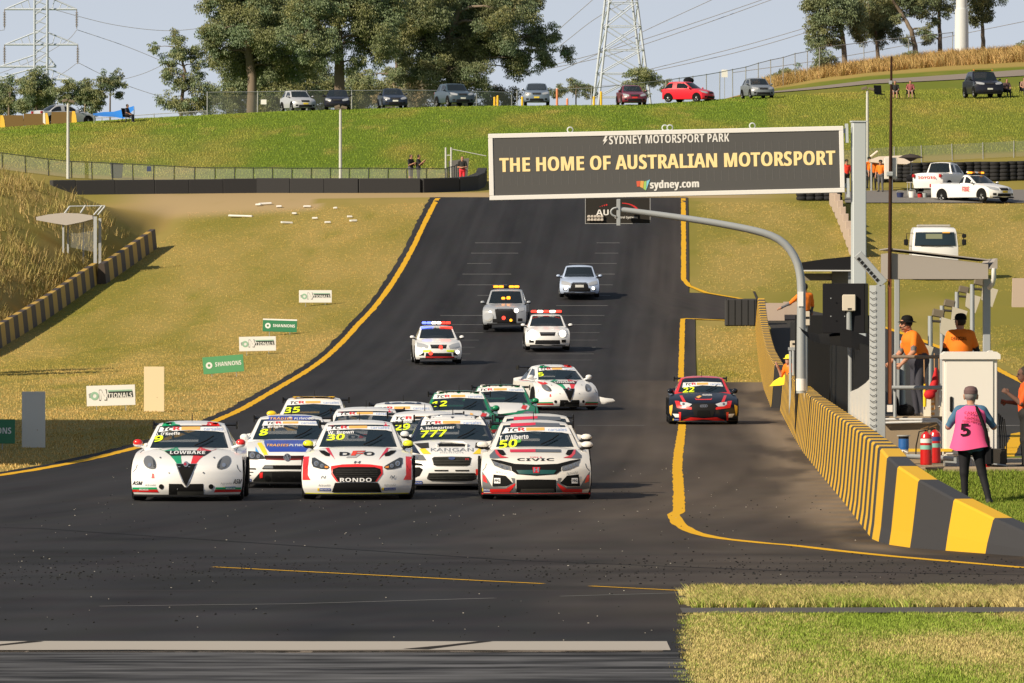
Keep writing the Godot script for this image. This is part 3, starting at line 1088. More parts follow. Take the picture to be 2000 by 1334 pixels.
func trees() -> void:
	leaf_mesh = leaf_shape()
	var btex := grain(256, [[10, 1.0, 1, 3], [40, 1.0, 1, 4], [110, 0.6, 1, 1]], 0.5, 1.0, 61)
	bark_mats = [textured("pale_gum_bark", btex, Vector3(0.5, 0.2, 0.5), 0.9, false, lin(0.40, 0.31, 0.23)), textured("brown_gum_bark", btex, Vector3(0.5, 0.2, 0.5), 0.9, false, lin(0.30, 0.22, 0.16))]
	var T := Color(0.140, 0.165, 0.070)
	var big := "gum trees behind the boundary fence"
	tree("gum_tree", "tall dense gum tree behind the fence, left of the thick pale trunk", 648, [[490, 200], [492, 150], [485, 90], [500, 30], [515, -40], [520, -110]], 0.42,
		[[440, 30, 38], [425, 60, 30], [470, 70, 44], [455, 110, 36], [500, 110, 42], [520, 60, 46], [480, 10, 44], [540, 20, 46], [560, 90, 40], [545, 135, 34], [430, 105, 22], [505, -40, 60], [560, -40, 50], [450, -30, 40], [585, 55, 36], [600, 120, 30]], T, 1.0, 100, big)
	tree("gum_tree", "gum tree with the thick pale straight trunk behind the dark parked sedan", 636, [[664, 190], [664, 140], [662, 90], [660, 40], [662, -30], [668, -120]], 0.46,
		[[620, 30, 44], [590, 70, 34], [640, 90, 30], [700, 50, 40], [735, 30, 44], [720, 90, 30], [690, -20, 60], [630, -40, 56], [750, 80, 30], [610, 110, 26], [745, -20, 50], [615, 0, 40], [690, 120, 18]], T, 1.0, 101, big)
	tree("gum_tree", "spreading dark gum tree with long low boughs reaching over the grey wagon", 660, [[885, 200], [880, 150], [870, 90], [890, 40], [905, -20], [910, -90]], 0.44,
		[[800, 40, 46], [790, 90, 40], [840, 100, 44], [830, 20, 48], [880, 60, 50], [930, 30, 50], [920, 90, 46], [970, 60, 46], [1000, 25, 40], [985, 100, 38], [860, 140, 36], [930, 140, 34], [1040, 70, 28], [1075, 75, 22], [1060, 115, 18], [1105, 100, 16], [1035, 110, 24], [815, 140, 28], [960, -10, 60], [860, -40, 60], [1020, -20, 40], [1010, 130, 20]], Color(0.127, 0.148, 0.065), 1.0, 102, big)
	tree("gum_tree", "sparse straggling gum tree with open tufts at the end of the fence", 640, [[352, 225], [356, 180], [362, 140], [350, 100], [344, 75]], 0.16,
		[[343, 72, 16], [302, 92, 9], [345, 105, 22], [372, 100, 20], [330, 150, 18], [365, 160, 22], [395, 175, 20], [330, 200, 18], [368, 200, 24], [385, 130, 14], [400, 195, 20], [330, 125, 12]], Color(0.153, 0.178, 0.078), 0.75, 103, big)
	tree("gum_tree", "thin gum tree between the two largest crowns, behind the black sedan", 690, [[770, 205], [768, 170], [775, 130], [770, 80]], 0.2,
		[[760, 170, 30], [800, 165, 30], [740, 185, 24], [780, 140, 24], [830, 180, 26], [770, 70, 30], [700, 185, 26], [705, 150, 22]], Color(0.160, 0.186, 0.082), 0.9, 104, big)
	tree("leafy_bush", "low dense bushes behind the fence by the silver sedan", 668, [[560, 200], [562, 180], [565, 165]], 0.14,
		[[425, 190, 30], [455, 180, 32], [490, 172, 36], [525, 168, 36], [560, 165, 38], [600, 168, 36], [640, 165, 34], [470, 205, 30], [540, 200, 34], [615, 198, 32], [690, 180, 30], [720, 175, 30]], Color(0.153, 0.178, 0.078), 0.9, 105, big)
	tree("dry_scrub", "brownish dry scrub filling the gap behind the fence under the spreading gum", 664, [[880, 205], [880, 195], [880, 188]], 0.1,
		[[760, 195, 24], [800, 192, 24], [840, 190, 26], [880, 188, 26], [920, 188, 26], [960, 190, 24], [995, 195, 20], [820, 175, 22], [900, 172, 22]], Color(0.17, 0.145, 0.085), 0.8, 121, big)
	# columnar trees out of frame whose shade lies across the verge
	for k in 2:
		var x := -316.0 - k * 6.0
		tree("verge_tree", ["columnar tree beyond the frame's left edge, the nearer of two", "columnar tree beyond the frame's left edge, the farther of two"][k], 303.0 + k * 8.0, [[x, 760], [x, 600], [x, 420]], 0.15, [[x, 610, 50], [x, 555, 60], [x, 500, 62], [x, 445, 58], [x, 395, 48], [x, 350 - k * 20, 32]], T, 1.5, 122 + k, "trees shading the verge", 1.0)
	# small trees at the far end
	var sm := "small trees beneath the lattice tower"
	tree("small_tree", "round dark small tree at the frame's edge beneath the lattice tower", 720, [[18, 235], [18, 205], [20, 185]], 0.15, [[5, 180, 22], [22, 175, 24], [14, 205, 24], [36, 200, 16]], T, 1.0, 106, sm)
	tree("small_tree", "broad dark small tree directly beneath the lattice tower", 715, [[70, 235], [72, 200], [74, 180]], 0.16, [[55, 170, 20], [78, 162, 22], [95, 178, 20], [60, 195, 24], [88, 200, 22], [74, 185, 26]], T, 1.0, 107, sm)
	tree("small_tree", "tall olive small tree left of the blue tarpaulin", 700, [[166, 235], [166, 205], [165, 180]], 0.13, [[160, 172, 18], [178, 180, 16], [152, 190, 16], [170, 198, 22], [185, 205, 14], [125, 178, 16], [135, 165, 12], [128, 190, 12]], Color(0.157, 0.183, 0.081), 1.0, 108, sm)
	tree("small_tree", "slender grey-green tree above the blue tarpaulin", 690, [[215, 225], [215, 205], [216, 180], [214, 160]], 0.09, [[205, 155, 13], [222, 150, 14], [230, 165, 12], [200, 172, 11], [216, 168, 14], [235, 185, 8], [198, 185, 8]], Color(0.120, 0.140, 0.062), 0.7, 109, sm)
	# group on the right-hand crest
	var rg := "gum trees on the dry grass crest"
	tree("gum_tree", "gum tree on the crest nearest the power lines, with two reddish stems", 705, [[1650, 130], [1648, 90], [1640, 40], [1645, 0], [1640, -70]], 0.26,
		[[1610, 10, 30], [1600, 40, 18], [1583, 57, 12], [1625, 45, 24], [1605, 75, 22], [1625, 85, 16], [1660, 20, 34], [1670, 55, 22], [1640, -20, 40], [1600, -15, 34], [1600, 90, 9]], Color(0.133, 0.155, 0.068), 0.85, 110, rg)
	tree("gum_tree", "dark forked gum tree on the crest, second from the power lines", 712, [[1715, 130], [1714, 100], [1712, 70], [1700, 30], [1690, -30]], 0.2,
		[[1700, 30, 34], [1725, 40, 30], [1690, 60, 20], [1735, 15, 30], [1710, 0, 40], [1745, 60, 14], [1720, 70, 16]], Color(0.123, 0.143, 0.063), 0.85, 111, rg)
	tree("gum_tree", "leaning gum tree on the crest with one long low bough", 706, [[1788, 118], [1787, 90], [1780, 60], [1760, 25], [1735, -10], [1720, -40]], 0.26,
		[[1760, 0, 30], [1800, 5, 26], [1750, 40, 10], [1810, 60, 16], [1795, -25, 40], [1740, -30, 36], [1770, 80, 9]], Color(0.133, 0.155, 0.068), 0.7, 112, rg)
	tree("gum_tree", "straight gum tree on the crest beside the white monopole", 716, [[1836, 118], [1836, 80], [1834, 30], [1832, -40]], 0.24,
		[[1820, 10, 26], [1850, 15, 18], [1810, -20, 36], [1850, -30, 36], [1825, 40, 12], [1808, 75, 14]], Color(0.133, 0.155, 0.068), 0.7, 113, rg)
	tree("gum_tree", "dark-stemmed gum tree on the crest beyond the white monopole", 722, [[1920, 118], [1920, 80], [1918, 40], [1916, -30]], 0.24,
		[[1905, 15, 24], [1930, 10, 20], [1900, 40, 10], [1928, 35, 10], [1915, -25, 40]], Color(0.107, 0.125, 0.055), 0.8, 114, rg)
	var bs := "bushes along the hilltop"
	tree("leafy_bush", "rounded bush at the foot of the gum trees on the crest", 700, [[1612, 140], [1612, 130], [1612, 122]], 0.08, [[1605, 118, 16], [1622, 120, 14], [1595, 125, 10]], Color(0.147, 0.171, 0.075), 0.9, 115, bs)
	tree("leafy_bush", "low bush beside the dry grass under the leaning gum tree", 698, [[1775, 125], [1775, 118], [1775, 112]], 0.06, [[1760, 115, 9], [1778, 112, 12], [1795, 117, 9], [1740, 120, 8]], Color(0.133, 0.155, 0.068), 0.9, 116, bs)
	tree("leafy_bush", "wide olive bush below the big lattice tower", 700, [[1255, 180], [1255, 165], [1256, 150]], 0.1, [[1240, 155, 16], [1258, 145, 18], [1275, 160, 14], [1250, 172, 18]], Color(0.153, 0.178, 0.078), 0.9, 117, bs)
	tree("leafy_bush", "far grey-green bushes between the big gum tree and the lattice tower", 820, [[1125, 190], [1125, 180], [1126, 172]], 0.1, [[1095, 175, 13], [1115, 168, 14], [1135, 172, 13], [1155, 176, 12], [1080, 182, 10], [1300, 165, 10]], Color(0.120, 0.140, 0.062), 0.9, 118, bs)
	tree("leafy_bush", "grey-green bush at the frame's edge on the crest", 710, [[1992, 115], [1992, 105], [1993, 95]], 0.07, [[1985, 98, 9], [1998, 92, 12], [2010, 98, 12]], Color(0.147, 0.171, 0.075), 0.9, 119, bs)
	tree("leafy_bush", "far bushes on the skyline right of the red hatchback", 760, [[1545, 165], [1545, 155], [1546, 146]], 0.07, [[1520, 147, 9], [1540, 140, 13], [1560, 138, 12], [1500, 152, 7]], Color(0.153, 0.178, 0.078), 0.9, 120, bs)


# ---------- power lines ----------
func bar(mb: MB, a: Vector3, b: Vector3, r: float) -> void:
	mb.tube([a, b], r, 4)


func pylons() -> void:
	var steel := mat("tower_steel", 0.50, 0.55, 0.62, 0.6)
	var wire := mat("power_wire", 0.26, 0.26, 0.28, 0.6)
	# tower over the frame's left
	var d := 1000.0
	var base := on(81, d)
	var t := thing("lattice_tower", "double circuit lattice power tower above the small trees, at the frame's left", "power tower", base)
	var q := func(px: float, py: float, dz: float) -> Vector3: return pt(px, py, d) + Vector3(0, 0, dz) - base
	for x in [68.0, 93.0]:
		for z in [-0.8, 0.8]:
			var mb := MB.new()
			bar(mb, q.call(x, 330, z), q.call(x, -180, z), 0.11)
			put(mb, "leg", steel, t)
	var br := MB.new()
	for k in 20:
		var y := 200.0 - k * 19.0
		for z in [-0.8, 0.8]:
			bar(br, q.call(68, y, z), q.call(93, y - 19, z), 0.05)
			bar(br, q.call(93, y, z), q.call(68, y - 9, z), 0.05)
	put(br, "bracing", steel, t)
	for a in [[18.0, 10.0, 150.0, -8.0], [87.0, 10.0, 152.0, 62.0], [130.0, 0.0, 110.0, 106.0], [155.0, -10.0, 145.0, 132.0]]:
		var mb := MB.new()
		bar(mb, q.call(a[1], a[0], 0.0), q.call(a[2], a[0], 0.0), 0.13)
		bar(mb, q.call(a[1], a[0], 0.0), q.call(72, a[3], 0.0), 0.09)
		bar(mb, q.call(a[2], a[0], 0.0), q.call(90, a[3], 0.0), 0.09)
		for s in [-1.0, 1.0]:
			for k in 3:
				var x0: float = lerpf(81, a[1] if s < 0 else a[2], 0.3 + 0.2 * k)
				bar(mb, q.call(x0, a[0], 0.0), q.call(x0 + s * 5.0, lerpf(a[3], a[0], 0.3 + 0.2 * k), 0.0), 0.05)
		put(mb, "crossarm", steel, t)
		if a[0] < 100.0:
			for x in [a[1] - 1.0, a[2]]:
				var mi := MB.new()
				for k in 9:
					mi.lathe([Vector2(0.02, 0.0), Vector2(0.22, 0.05), Vector2(0.02, 0.16)], 8, q.call(x, a[0] + 8 + k * 3.2, 0.0))
				bar(mi, q.call(x, a[0], 0.0), q.call(x, a[0] + 38, 0.0), 0.06)
				put(mi, "insulator", mat("insulator", 0.25, 0.22, 0.2, 0.4), t)
	# tower at centre right
	d = 800.0
	base = on(1213, d)
	t = thing("lattice_tower", "large pale lattice power tower standing behind the red sedan", "power tower", base)
	q = func(px: float, py: float, dz: float) -> Vector3: return pt(px, py, d) + Vector3(0, 0, dz) - base
	var leg := func(side: int, py: float) -> float: return (lerpf(1168, 1186, (165.0 - py) / 165.0) if side == 0 else lerpf(1260, 1239, (165.0 - py) / 165.0))
	for z in [-1.0, 1.0]:
		for side in 2:
			var mb := MB.new()
			var off: float = z * 5.0
			bar(mb, q.call(leg.call(side, 240) + off, 240, z * 2.6), q.call(leg.call(side, -200) + off * 0.6, -200, z * 1.3), 0.12)
			put(mb, "leg", steel, t)
	br = MB.new()
	for k in 7:
		var y := 190.0 - k * 46.0
		for z in [-1.0, 1.0]:
			bar(br, q.call(leg.call(0, y) + z * 5, y, z * 2.4), q.call(leg.call(1, y - 46) + z * 5, y - 46, z * 2.3), 0.05)
			bar(br, q.call(leg.call(1, y) + z * 5, y, z * 2.4), q.call(leg.call(0, y - 46) + z * 5, y - 46, z * 2.3), 0.05)
			bar(br, q.call(leg.call(0, y) + z * 5, y, z * 2.4), q.call(leg.call(1, y) + z * 5, y, z * 2.4), 0.045)
		for side in 2:
			bar(br, q.call(leg.call(side, y) - 5, y, -2.4), q.call(leg.call(side, y - 46) + 5, y - 46, 2.4), 0.06)
	put(br, "bracing", steel, t)
	# monopole on the crest
	base = on(1878, 700.0)
	t = thing("steel_monopole", "thick white steel pole rising out of frame on the dry grass crest", "pole", base)
	var mb := MB.new()
	mb.tube([Vector3(0, -0.3, 0), Vector3(0, 4.2, 0)], [0.62, 0.58], 14)
	put(mb, "lower_shaft", mat("white_steel", 0.66, 0.68, 0.68, 0.45), t)
	mb = MB.new()
	mb.tube([Vector3(0, 4.2, 0), Vector3(0, 16, 0)], [0.49, 0.4], 14)
	put(mb, "upper_shaft", mat("white_steel", 0.66, 0.68, 0.68, 0.45), t)
	# wires, each hung in a slight sag
	var runs := [
		[[1560, -20], [1380, 45], [1190, 108], [1040, 140]], [[1545, -20], [1370, 40], [1190, 98], [1060, 132]],
		[[1180, -20], [1100, 50], [1080, 70], [1000, 130]], [[1260, -16], [1165, 35], [1085, 95], [1010, 132]],
		[[1800, -20], [1620, 40], [1450, 90], [1250, 140]], [[1790, -12], [1600, 55], [1440, 102], [1260, 142]],
		[[2010, 40], [1760, 90], [1600, 118], [1430, 142]], [[1420, -14], [1270, 55], [1190, 95], [1090, 140]],
		[[150, 58], [250, 92], [340, 130], [420, 170]], [[152, 122], [230, 160], [320, 190], [420, 210]],
		[[10, 58], [-20, 64], [-40, 70], [-60, 76]], [[150, 58], [130, 80], [60, 120], [-20, 150]], [[152, 122], [110, 150], [40, 170], [-20, 185]],
		[[110, 20], [220, 48], [330, 60], [430, 50]], [[150, 170], [260, 150], [330, 120], [430, 60]]]
	for i in runs.size():
		var dd := 830.0 if i < 8 else 1000.0
		var w := thing("power_line", (ORD[i] + " thin power line of those crossing at the large pale tower") if i < 8 else (ORD[i - 8] + " thin power line of those hung on the tower at the frame's left"), "power line", Vector3.ZERO, 0.0, "overhead power lines")
		var pts := []
		var c := Curve3D.new()
		for k in runs[i].size():
			var p := pt(runs[i][k][0], runs[i][k][1], dd - 20.0 + i * 3.0)
			pts.append(p)
		for k in pts.size():
			var tan: Vector3 = (pts[mini(k + 1, pts.size() - 1)] - pts[maxi(k - 1, 0)]) * 0.16
			c.add_point(pts[k], -tan, tan)
		var fine := []
		for k in 25:
			fine.append(c.sample_baked(c.get_baked_length() * k / 24.0))
		var m := MB.new()
		m.tube(fine, 0.032, 4, false)
		put(m, "conductor", wire, w)


# ---------- cars ----------
# A car is built round two surfaces: the lower body (bumper, bonnet, deck, tail) and the cabin (windscreen, roof, rear glass).
# A surface is a list of cross rows [y, z, half width, drop at the edge, sweep back at the edge]. The car faces +z.

func fine_rows(rows: Array, sub: int) -> Array:
	var out := []
	for i in rows.size() - 1:
		var a: Array = rows[maxi(i - 1, 0)]; var b: Array = rows[i]; var c: Array = rows[i + 1]; var d: Array = rows[mini(i + 2, rows.size() - 1)]
		for k in sub:
			var u := float(k) / sub
			var r := []
			for e in 5:
				var m0: float = (c[e] - a[e]) * 0.36; var m1: float = (d[e] - b[e]) * 0.36
				var u2 := u * u; var u3 := u2 * u
				r.append(b[e] * (2 * u3 - 3 * u2 + 1) + m0 * (u3 - 2 * u2 + u) + c[e] * (3 * u2 - 2 * u3) + m1 * (u3 - u2))
			out.append(r)
	out.append(rows[-1].duplicate())
	return out


func row_pt(r: Array, t: float) -> Vector3:
	var w := absf(t)
	return Vector3(r[2] * t, r[0] - r[3] * pow(w, 3.0), r[1] - r[4] * pow(w, 2.4))


func depth_on(s: Array, x: float, y: float) -> float:     # z of a surface met from in front at (x, y)
	var best := -99.0
	var last_y := -1.0; var last_z := 0.0
	for i in s.size():
		var p := row_pt(s[i], clampf(x / s[i][2], -1.0, 1.0))
		if i > 0 and ((y >= last_y and y <= p.y) or (i == 1 and y < last_y)):
			var u := clampf((y - last_y) / maxf(p.y - last_y, 1e-4), 0.0, 1.0)
			return lerpf(last_z, p.z, u)
		last_y = p.y; last_z = p.z
		if best < -50.0 or p.y > best: best = p.y
	return row_pt(s[s.size() / 3], 0.0).z


class Car:
	var node: Node3D
	var low: Array
	var cab: Array
	var cx := 0.0
	var gy := 0.0
	var k := 1.0
	var P: Dictionary

	# picture units to metres; what lies farther back stands lower than the raised view shows it
	func m(zx: float, zy: float, cabin := false) -> Vector2:
		var y := (gy - zy) / k
		if k > 2.0: y -= 0.032 if cabin else 0.022 * clampf((y - 0.66) / 0.27, 0.0, 1.0)
		return Vector2((zx - cx) / k, y)


func laid(c: Car, s: Array, x: float, y: float, off: float) -> Array:     # point just off the surface and its normal
	var e := 0.015
	var z := depth_on(s, x, y)
	var zx := (depth_on(s, x + e, y) - depth_on(s, x - e, y)) / (2 * e)
	var zy := (depth_on(s, x, y + e) - depth_on(s, x, y - e)) / (2 * e)
	zx = clampf(zx, -4, 4); zy = clampf(zy, -6, 1.0)
	var nn := Vector3(-zx, -zy, 1.0).normalized()
	return [Vector3(x, y, z) + nn * off, nn]


func rounded(p: PackedVector2Array, times := 2) -> PackedVector2Array:
	for t in times:
		var q := PackedVector2Array()
		for i in p.size():
			var a := p[i]; var b := p[(i + 1) % p.size()]
			q.append(a.lerp(b, 0.25)); q.append(a.lerp(b, 0.75))
		p = q
	return p


func drape(c: Car, s: Array, poly: PackedVector2Array, off: float, mb: MB) -> void:
	var tr := Geometry2D.triangulate_polygon(poly)
	var tris := []
	for i in range(0, tr.size(), 3):
		tris.append([poly[tr[i]], poly[tr[i + 1]], poly[tr[i + 2]]])
	for pass_ in 9:
		var nx := []
		for t in tris:
			var best := 0; var l := 0.0
			for e in 3:
				var w: float = (t[e] as Vector2).distance_to(t[(e + 1) % 3])
				if w > l: l = w; best = e
			if l > 0.1:
				var a: Vector2 = t[best]; var b: Vector2 = t[(best + 1) % 3]; var o: Vector2 = t[(best + 2) % 3]
				var m := (a + b) * 0.5
				nx.append([a, m, o]); nx.append([m, b, o])
			else:
				nx.append(t)
		tris = nx
	var seen := {}
	for t in tris:
		var id := []
		for p in t:
			if not seen.has(p):
				var l := laid(c, s, p.x, p.y, off)
				seen[p] = mb.vert(l[0], l[1])
			id.append(seen[p])
		mb.face(id[0], id[1], id[2])


# a patch traced in picture units; mirrored to the other side when asked
func patch_on(c: Car, called: String, m: Material, pts: Array, both := false, off := 0.006, cabin := false, soft := 0, parent: Node = null) -> void:
	for side in (2 if both else 1):
		var poly := PackedVector2Array()
		for p in pts:
			var q := c.m(p[0], p[1], cabin)
			if side == 1: q.x = -q.x
			poly.append(q)
		if soft: poly = rounded(poly, soft)
		var mb := MB.new()
		drape(c, c.cab if cabin else c.low, poly, off, mb)
		put(mb, called, m, parent if parent else c.node)


func disc_on(c: Car, called: String, m: Material, zx: float, zy: float, r: float, both := false, off := 0.008, ry := -1.0) -> void:
	var pts := []
	for i in 14:
		pts.append([zx + r * cos(TAU * i / 14.0), zy + (ry if ry > 0 else r) * sin(TAU * i / 14.0)])
	patch_on(c, called, m, pts, both, off)


func words_on(c: Car, called: String, m: Material, s: String, x0: float, y0: float, x1: float, y1: float, cabin := false, off := 0.009, slant := 0.0, tilt := 0.0, bold := true) -> void:
	var arr := text_mesh(s, font_bold if bold else font_plain).get_mesh_arrays()
	var vv: PackedVector3Array = arr[Mesh.ARRAY_VERTEX]
	var id: PackedInt32Array = arr[Mesh.ARRAY_INDEX]
	var lo := Vector2(1e9, 1e9); var hi := Vector2(-1e9, -1e9)
	for p in vv:
		lo = lo.min(Vector2(p.x, p.y)); hi = hi.max(Vector2(p.x, p.y))
	var mb := MB.new()
	for p in vv:
		var u := (p.x - lo.x) / (hi.x - lo.x); var w := (p.y - lo.y) / (hi.y - lo.y)
		var q := c.m(lerpf(x0, x1, u) + slant * w * (y1 - y0), lerpf(y1, y0, w) + tilt * (0.5 - u) * (y1 - y0), cabin)
		var l := laid(c, c.cab if cabin else c.low, q.x, q.y, off)
		mb.vert(l[0], l[1])
	for k in range(0, id.size(), 3):
		mb.face(id[k], id[k + 1], id[k + 2])
	put(mb, called, m, c.node)


var wheel_cache := {}


func wheel(parent: Node, at_: Vector3, r: float, w: float, rim_m: Material, side: float) -> void:
	var key := "%s_%s_%s_%s" % [r, w, rim_m.resource_name, side]
	if not wheel_cache.has(key):
		var b := Basis(Vector3(0, 1, 0), Vector3(side, 0, 0), Vector3(0, 0, 1))
		var tyre := MB.new()
		tyre.lathe([Vector2(r * 0.66, -w * 0.5), Vector2(r * 0.9, -w * 0.5), Vector2(r, -w * 0.36), Vector2(r, w * 0.36), Vector2(r * 0.9, w * 0.5), Vector2(r * 0.66, w * 0.49)], 22, Vector3.ZERO, b)
		var rim := MB.new()
		rim.lathe([Vector2(r * 0.66, w * 0.49), Vector2(r * 0.62, w * 0.42), Vector2(r * 0.6, w * 0.2)], 22, Vector3.ZERO, b)
		for k in 5:
			var a := TAU * k / 5.0
			var dir := b * Vector3(cos(a), 0, sin(a))
			rim.tube([b * Vector3(0, w * 0.4, 0), b * Vector3(0, w * 0.4, 0) + dir * r * 0.63], [r * 0.13, r * 0.09], 5)
		var hub := MB.new()
		hub.lathe([Vector2(0.001, w * 0.16), Vector2(r * 0.6, w * 0.16)], 18, Vector3.ZERO, b)
		wheel_cache[key] = [tyre.mesh(mat("tyre_rubber", 0.018, 0.018, 0.019, 0.7)), rim.mesh(rim_m), hub.mesh(mat("brake_dark", 0.03, 0.03, 0.03, 0.6))]
	var n := Node3D.new()
	n.name = "wheel"
	parent.add_child(n, true)
	n.position = at_
	for i in 3:
		put_mesh(wheel_cache[key][i], ["tyre", "rim", "brake"][i], n)


func body_rows(P: Dictionary) -> Array:
	var W: float = P.W; var HN: float = P.HN; var HB: float = P.HB; var GC: float = P.GC; var ZF: float = P.ZF; var ZC: float = P.ZC; var ZB: float = P.ZB; var ZR: float = P.ZR; var HD: float = P.HD
	var sw: float = P.get("sweep", 0.42)
	return fine_rows([
		[GC, ZF - 0.07, W * 0.95, 0.0, sw * 0.75], [GC + 0.1, ZF - 0.01, W * 0.985, 0.0, sw * 0.8], [(GC + HN) * 0.52, ZF, W, 0.0, sw * 0.9], [HN - 0.1, ZF - 0.03, W, 0.0, sw],
		[HN, ZF - 0.13, W * 0.995, 0.03, sw * 0.95], [lerpf(HN, HB, 0.42), ZF - 0.42, W * 0.985, 0.05, sw * 0.7], [lerpf(HN, HB, 0.78), lerpf(ZF, ZC, 0.68), W * 0.965, 0.075, 0.12],
		[HB, ZC, W * 0.95, 0.09, 0.02], [HB + 0.02, (ZC + ZB) * 0.5, W * 0.955, 0.09, 0.0], [HB + 0.03, ZB, W * 0.955, 0.09, 0.0],
		[HD, ZR + 0.16, W * 0.94, 0.07, -0.1], [HD - 0.07, ZR + 0.02, W * 0.93, 0.05, -0.16], [(GC + HD) * 0.5, ZR - 0.02, W * 0.95, 0.0, -0.2], [GC + 0.06, ZR + 0.06, W * 0.93, 0.0, -0.2]], 3)


func cab_rows(P: Dictionary) -> Array:
	var H: float = P.H; var HB: float = P.HB
	return fine_rows([
		[HB - 0.05, P.ZC + 0.1, P.WG + 0.02, 0.0, 0.24], [HB - 0.01, P.ZC + 0.02, P.WG, 0.0, 0.22], [lerpf(HB, H, 0.84), P.ZT, lerpf(P.WG, P.WR, 0.86), 0.02, 0.1], [H - 0.03, P.ZT - 0.2, P.WR, 0.045, 0.05],
		[H, (P.ZT + P.ZS) * 0.5, P.WR, 0.05, 0.0], [H - 0.035, P.ZS, P.WR * 0.98, 0.05, 0.0], [HB + 0.02, P.ZB, P.WG * 0.93, 0.0, -0.12], [HB - 0.06, P.ZB - 0.06, P.WG * 0.93, 0.0, -0.12]], 4)


const RACE := {"W": 0.965, "H": 1.355, "HN": 0.62, "HB": 0.908, "GC": 0.115, "ZF": 2.2, "ZC": 0.95, "ZT": 0.12, "ZS": -0.95, "ZB": -1.7, "ZR": -2.15, "HD": 1.0, "WG": 0.755, "WR": 0.575, "wr": 0.325, "ww": 0.25}


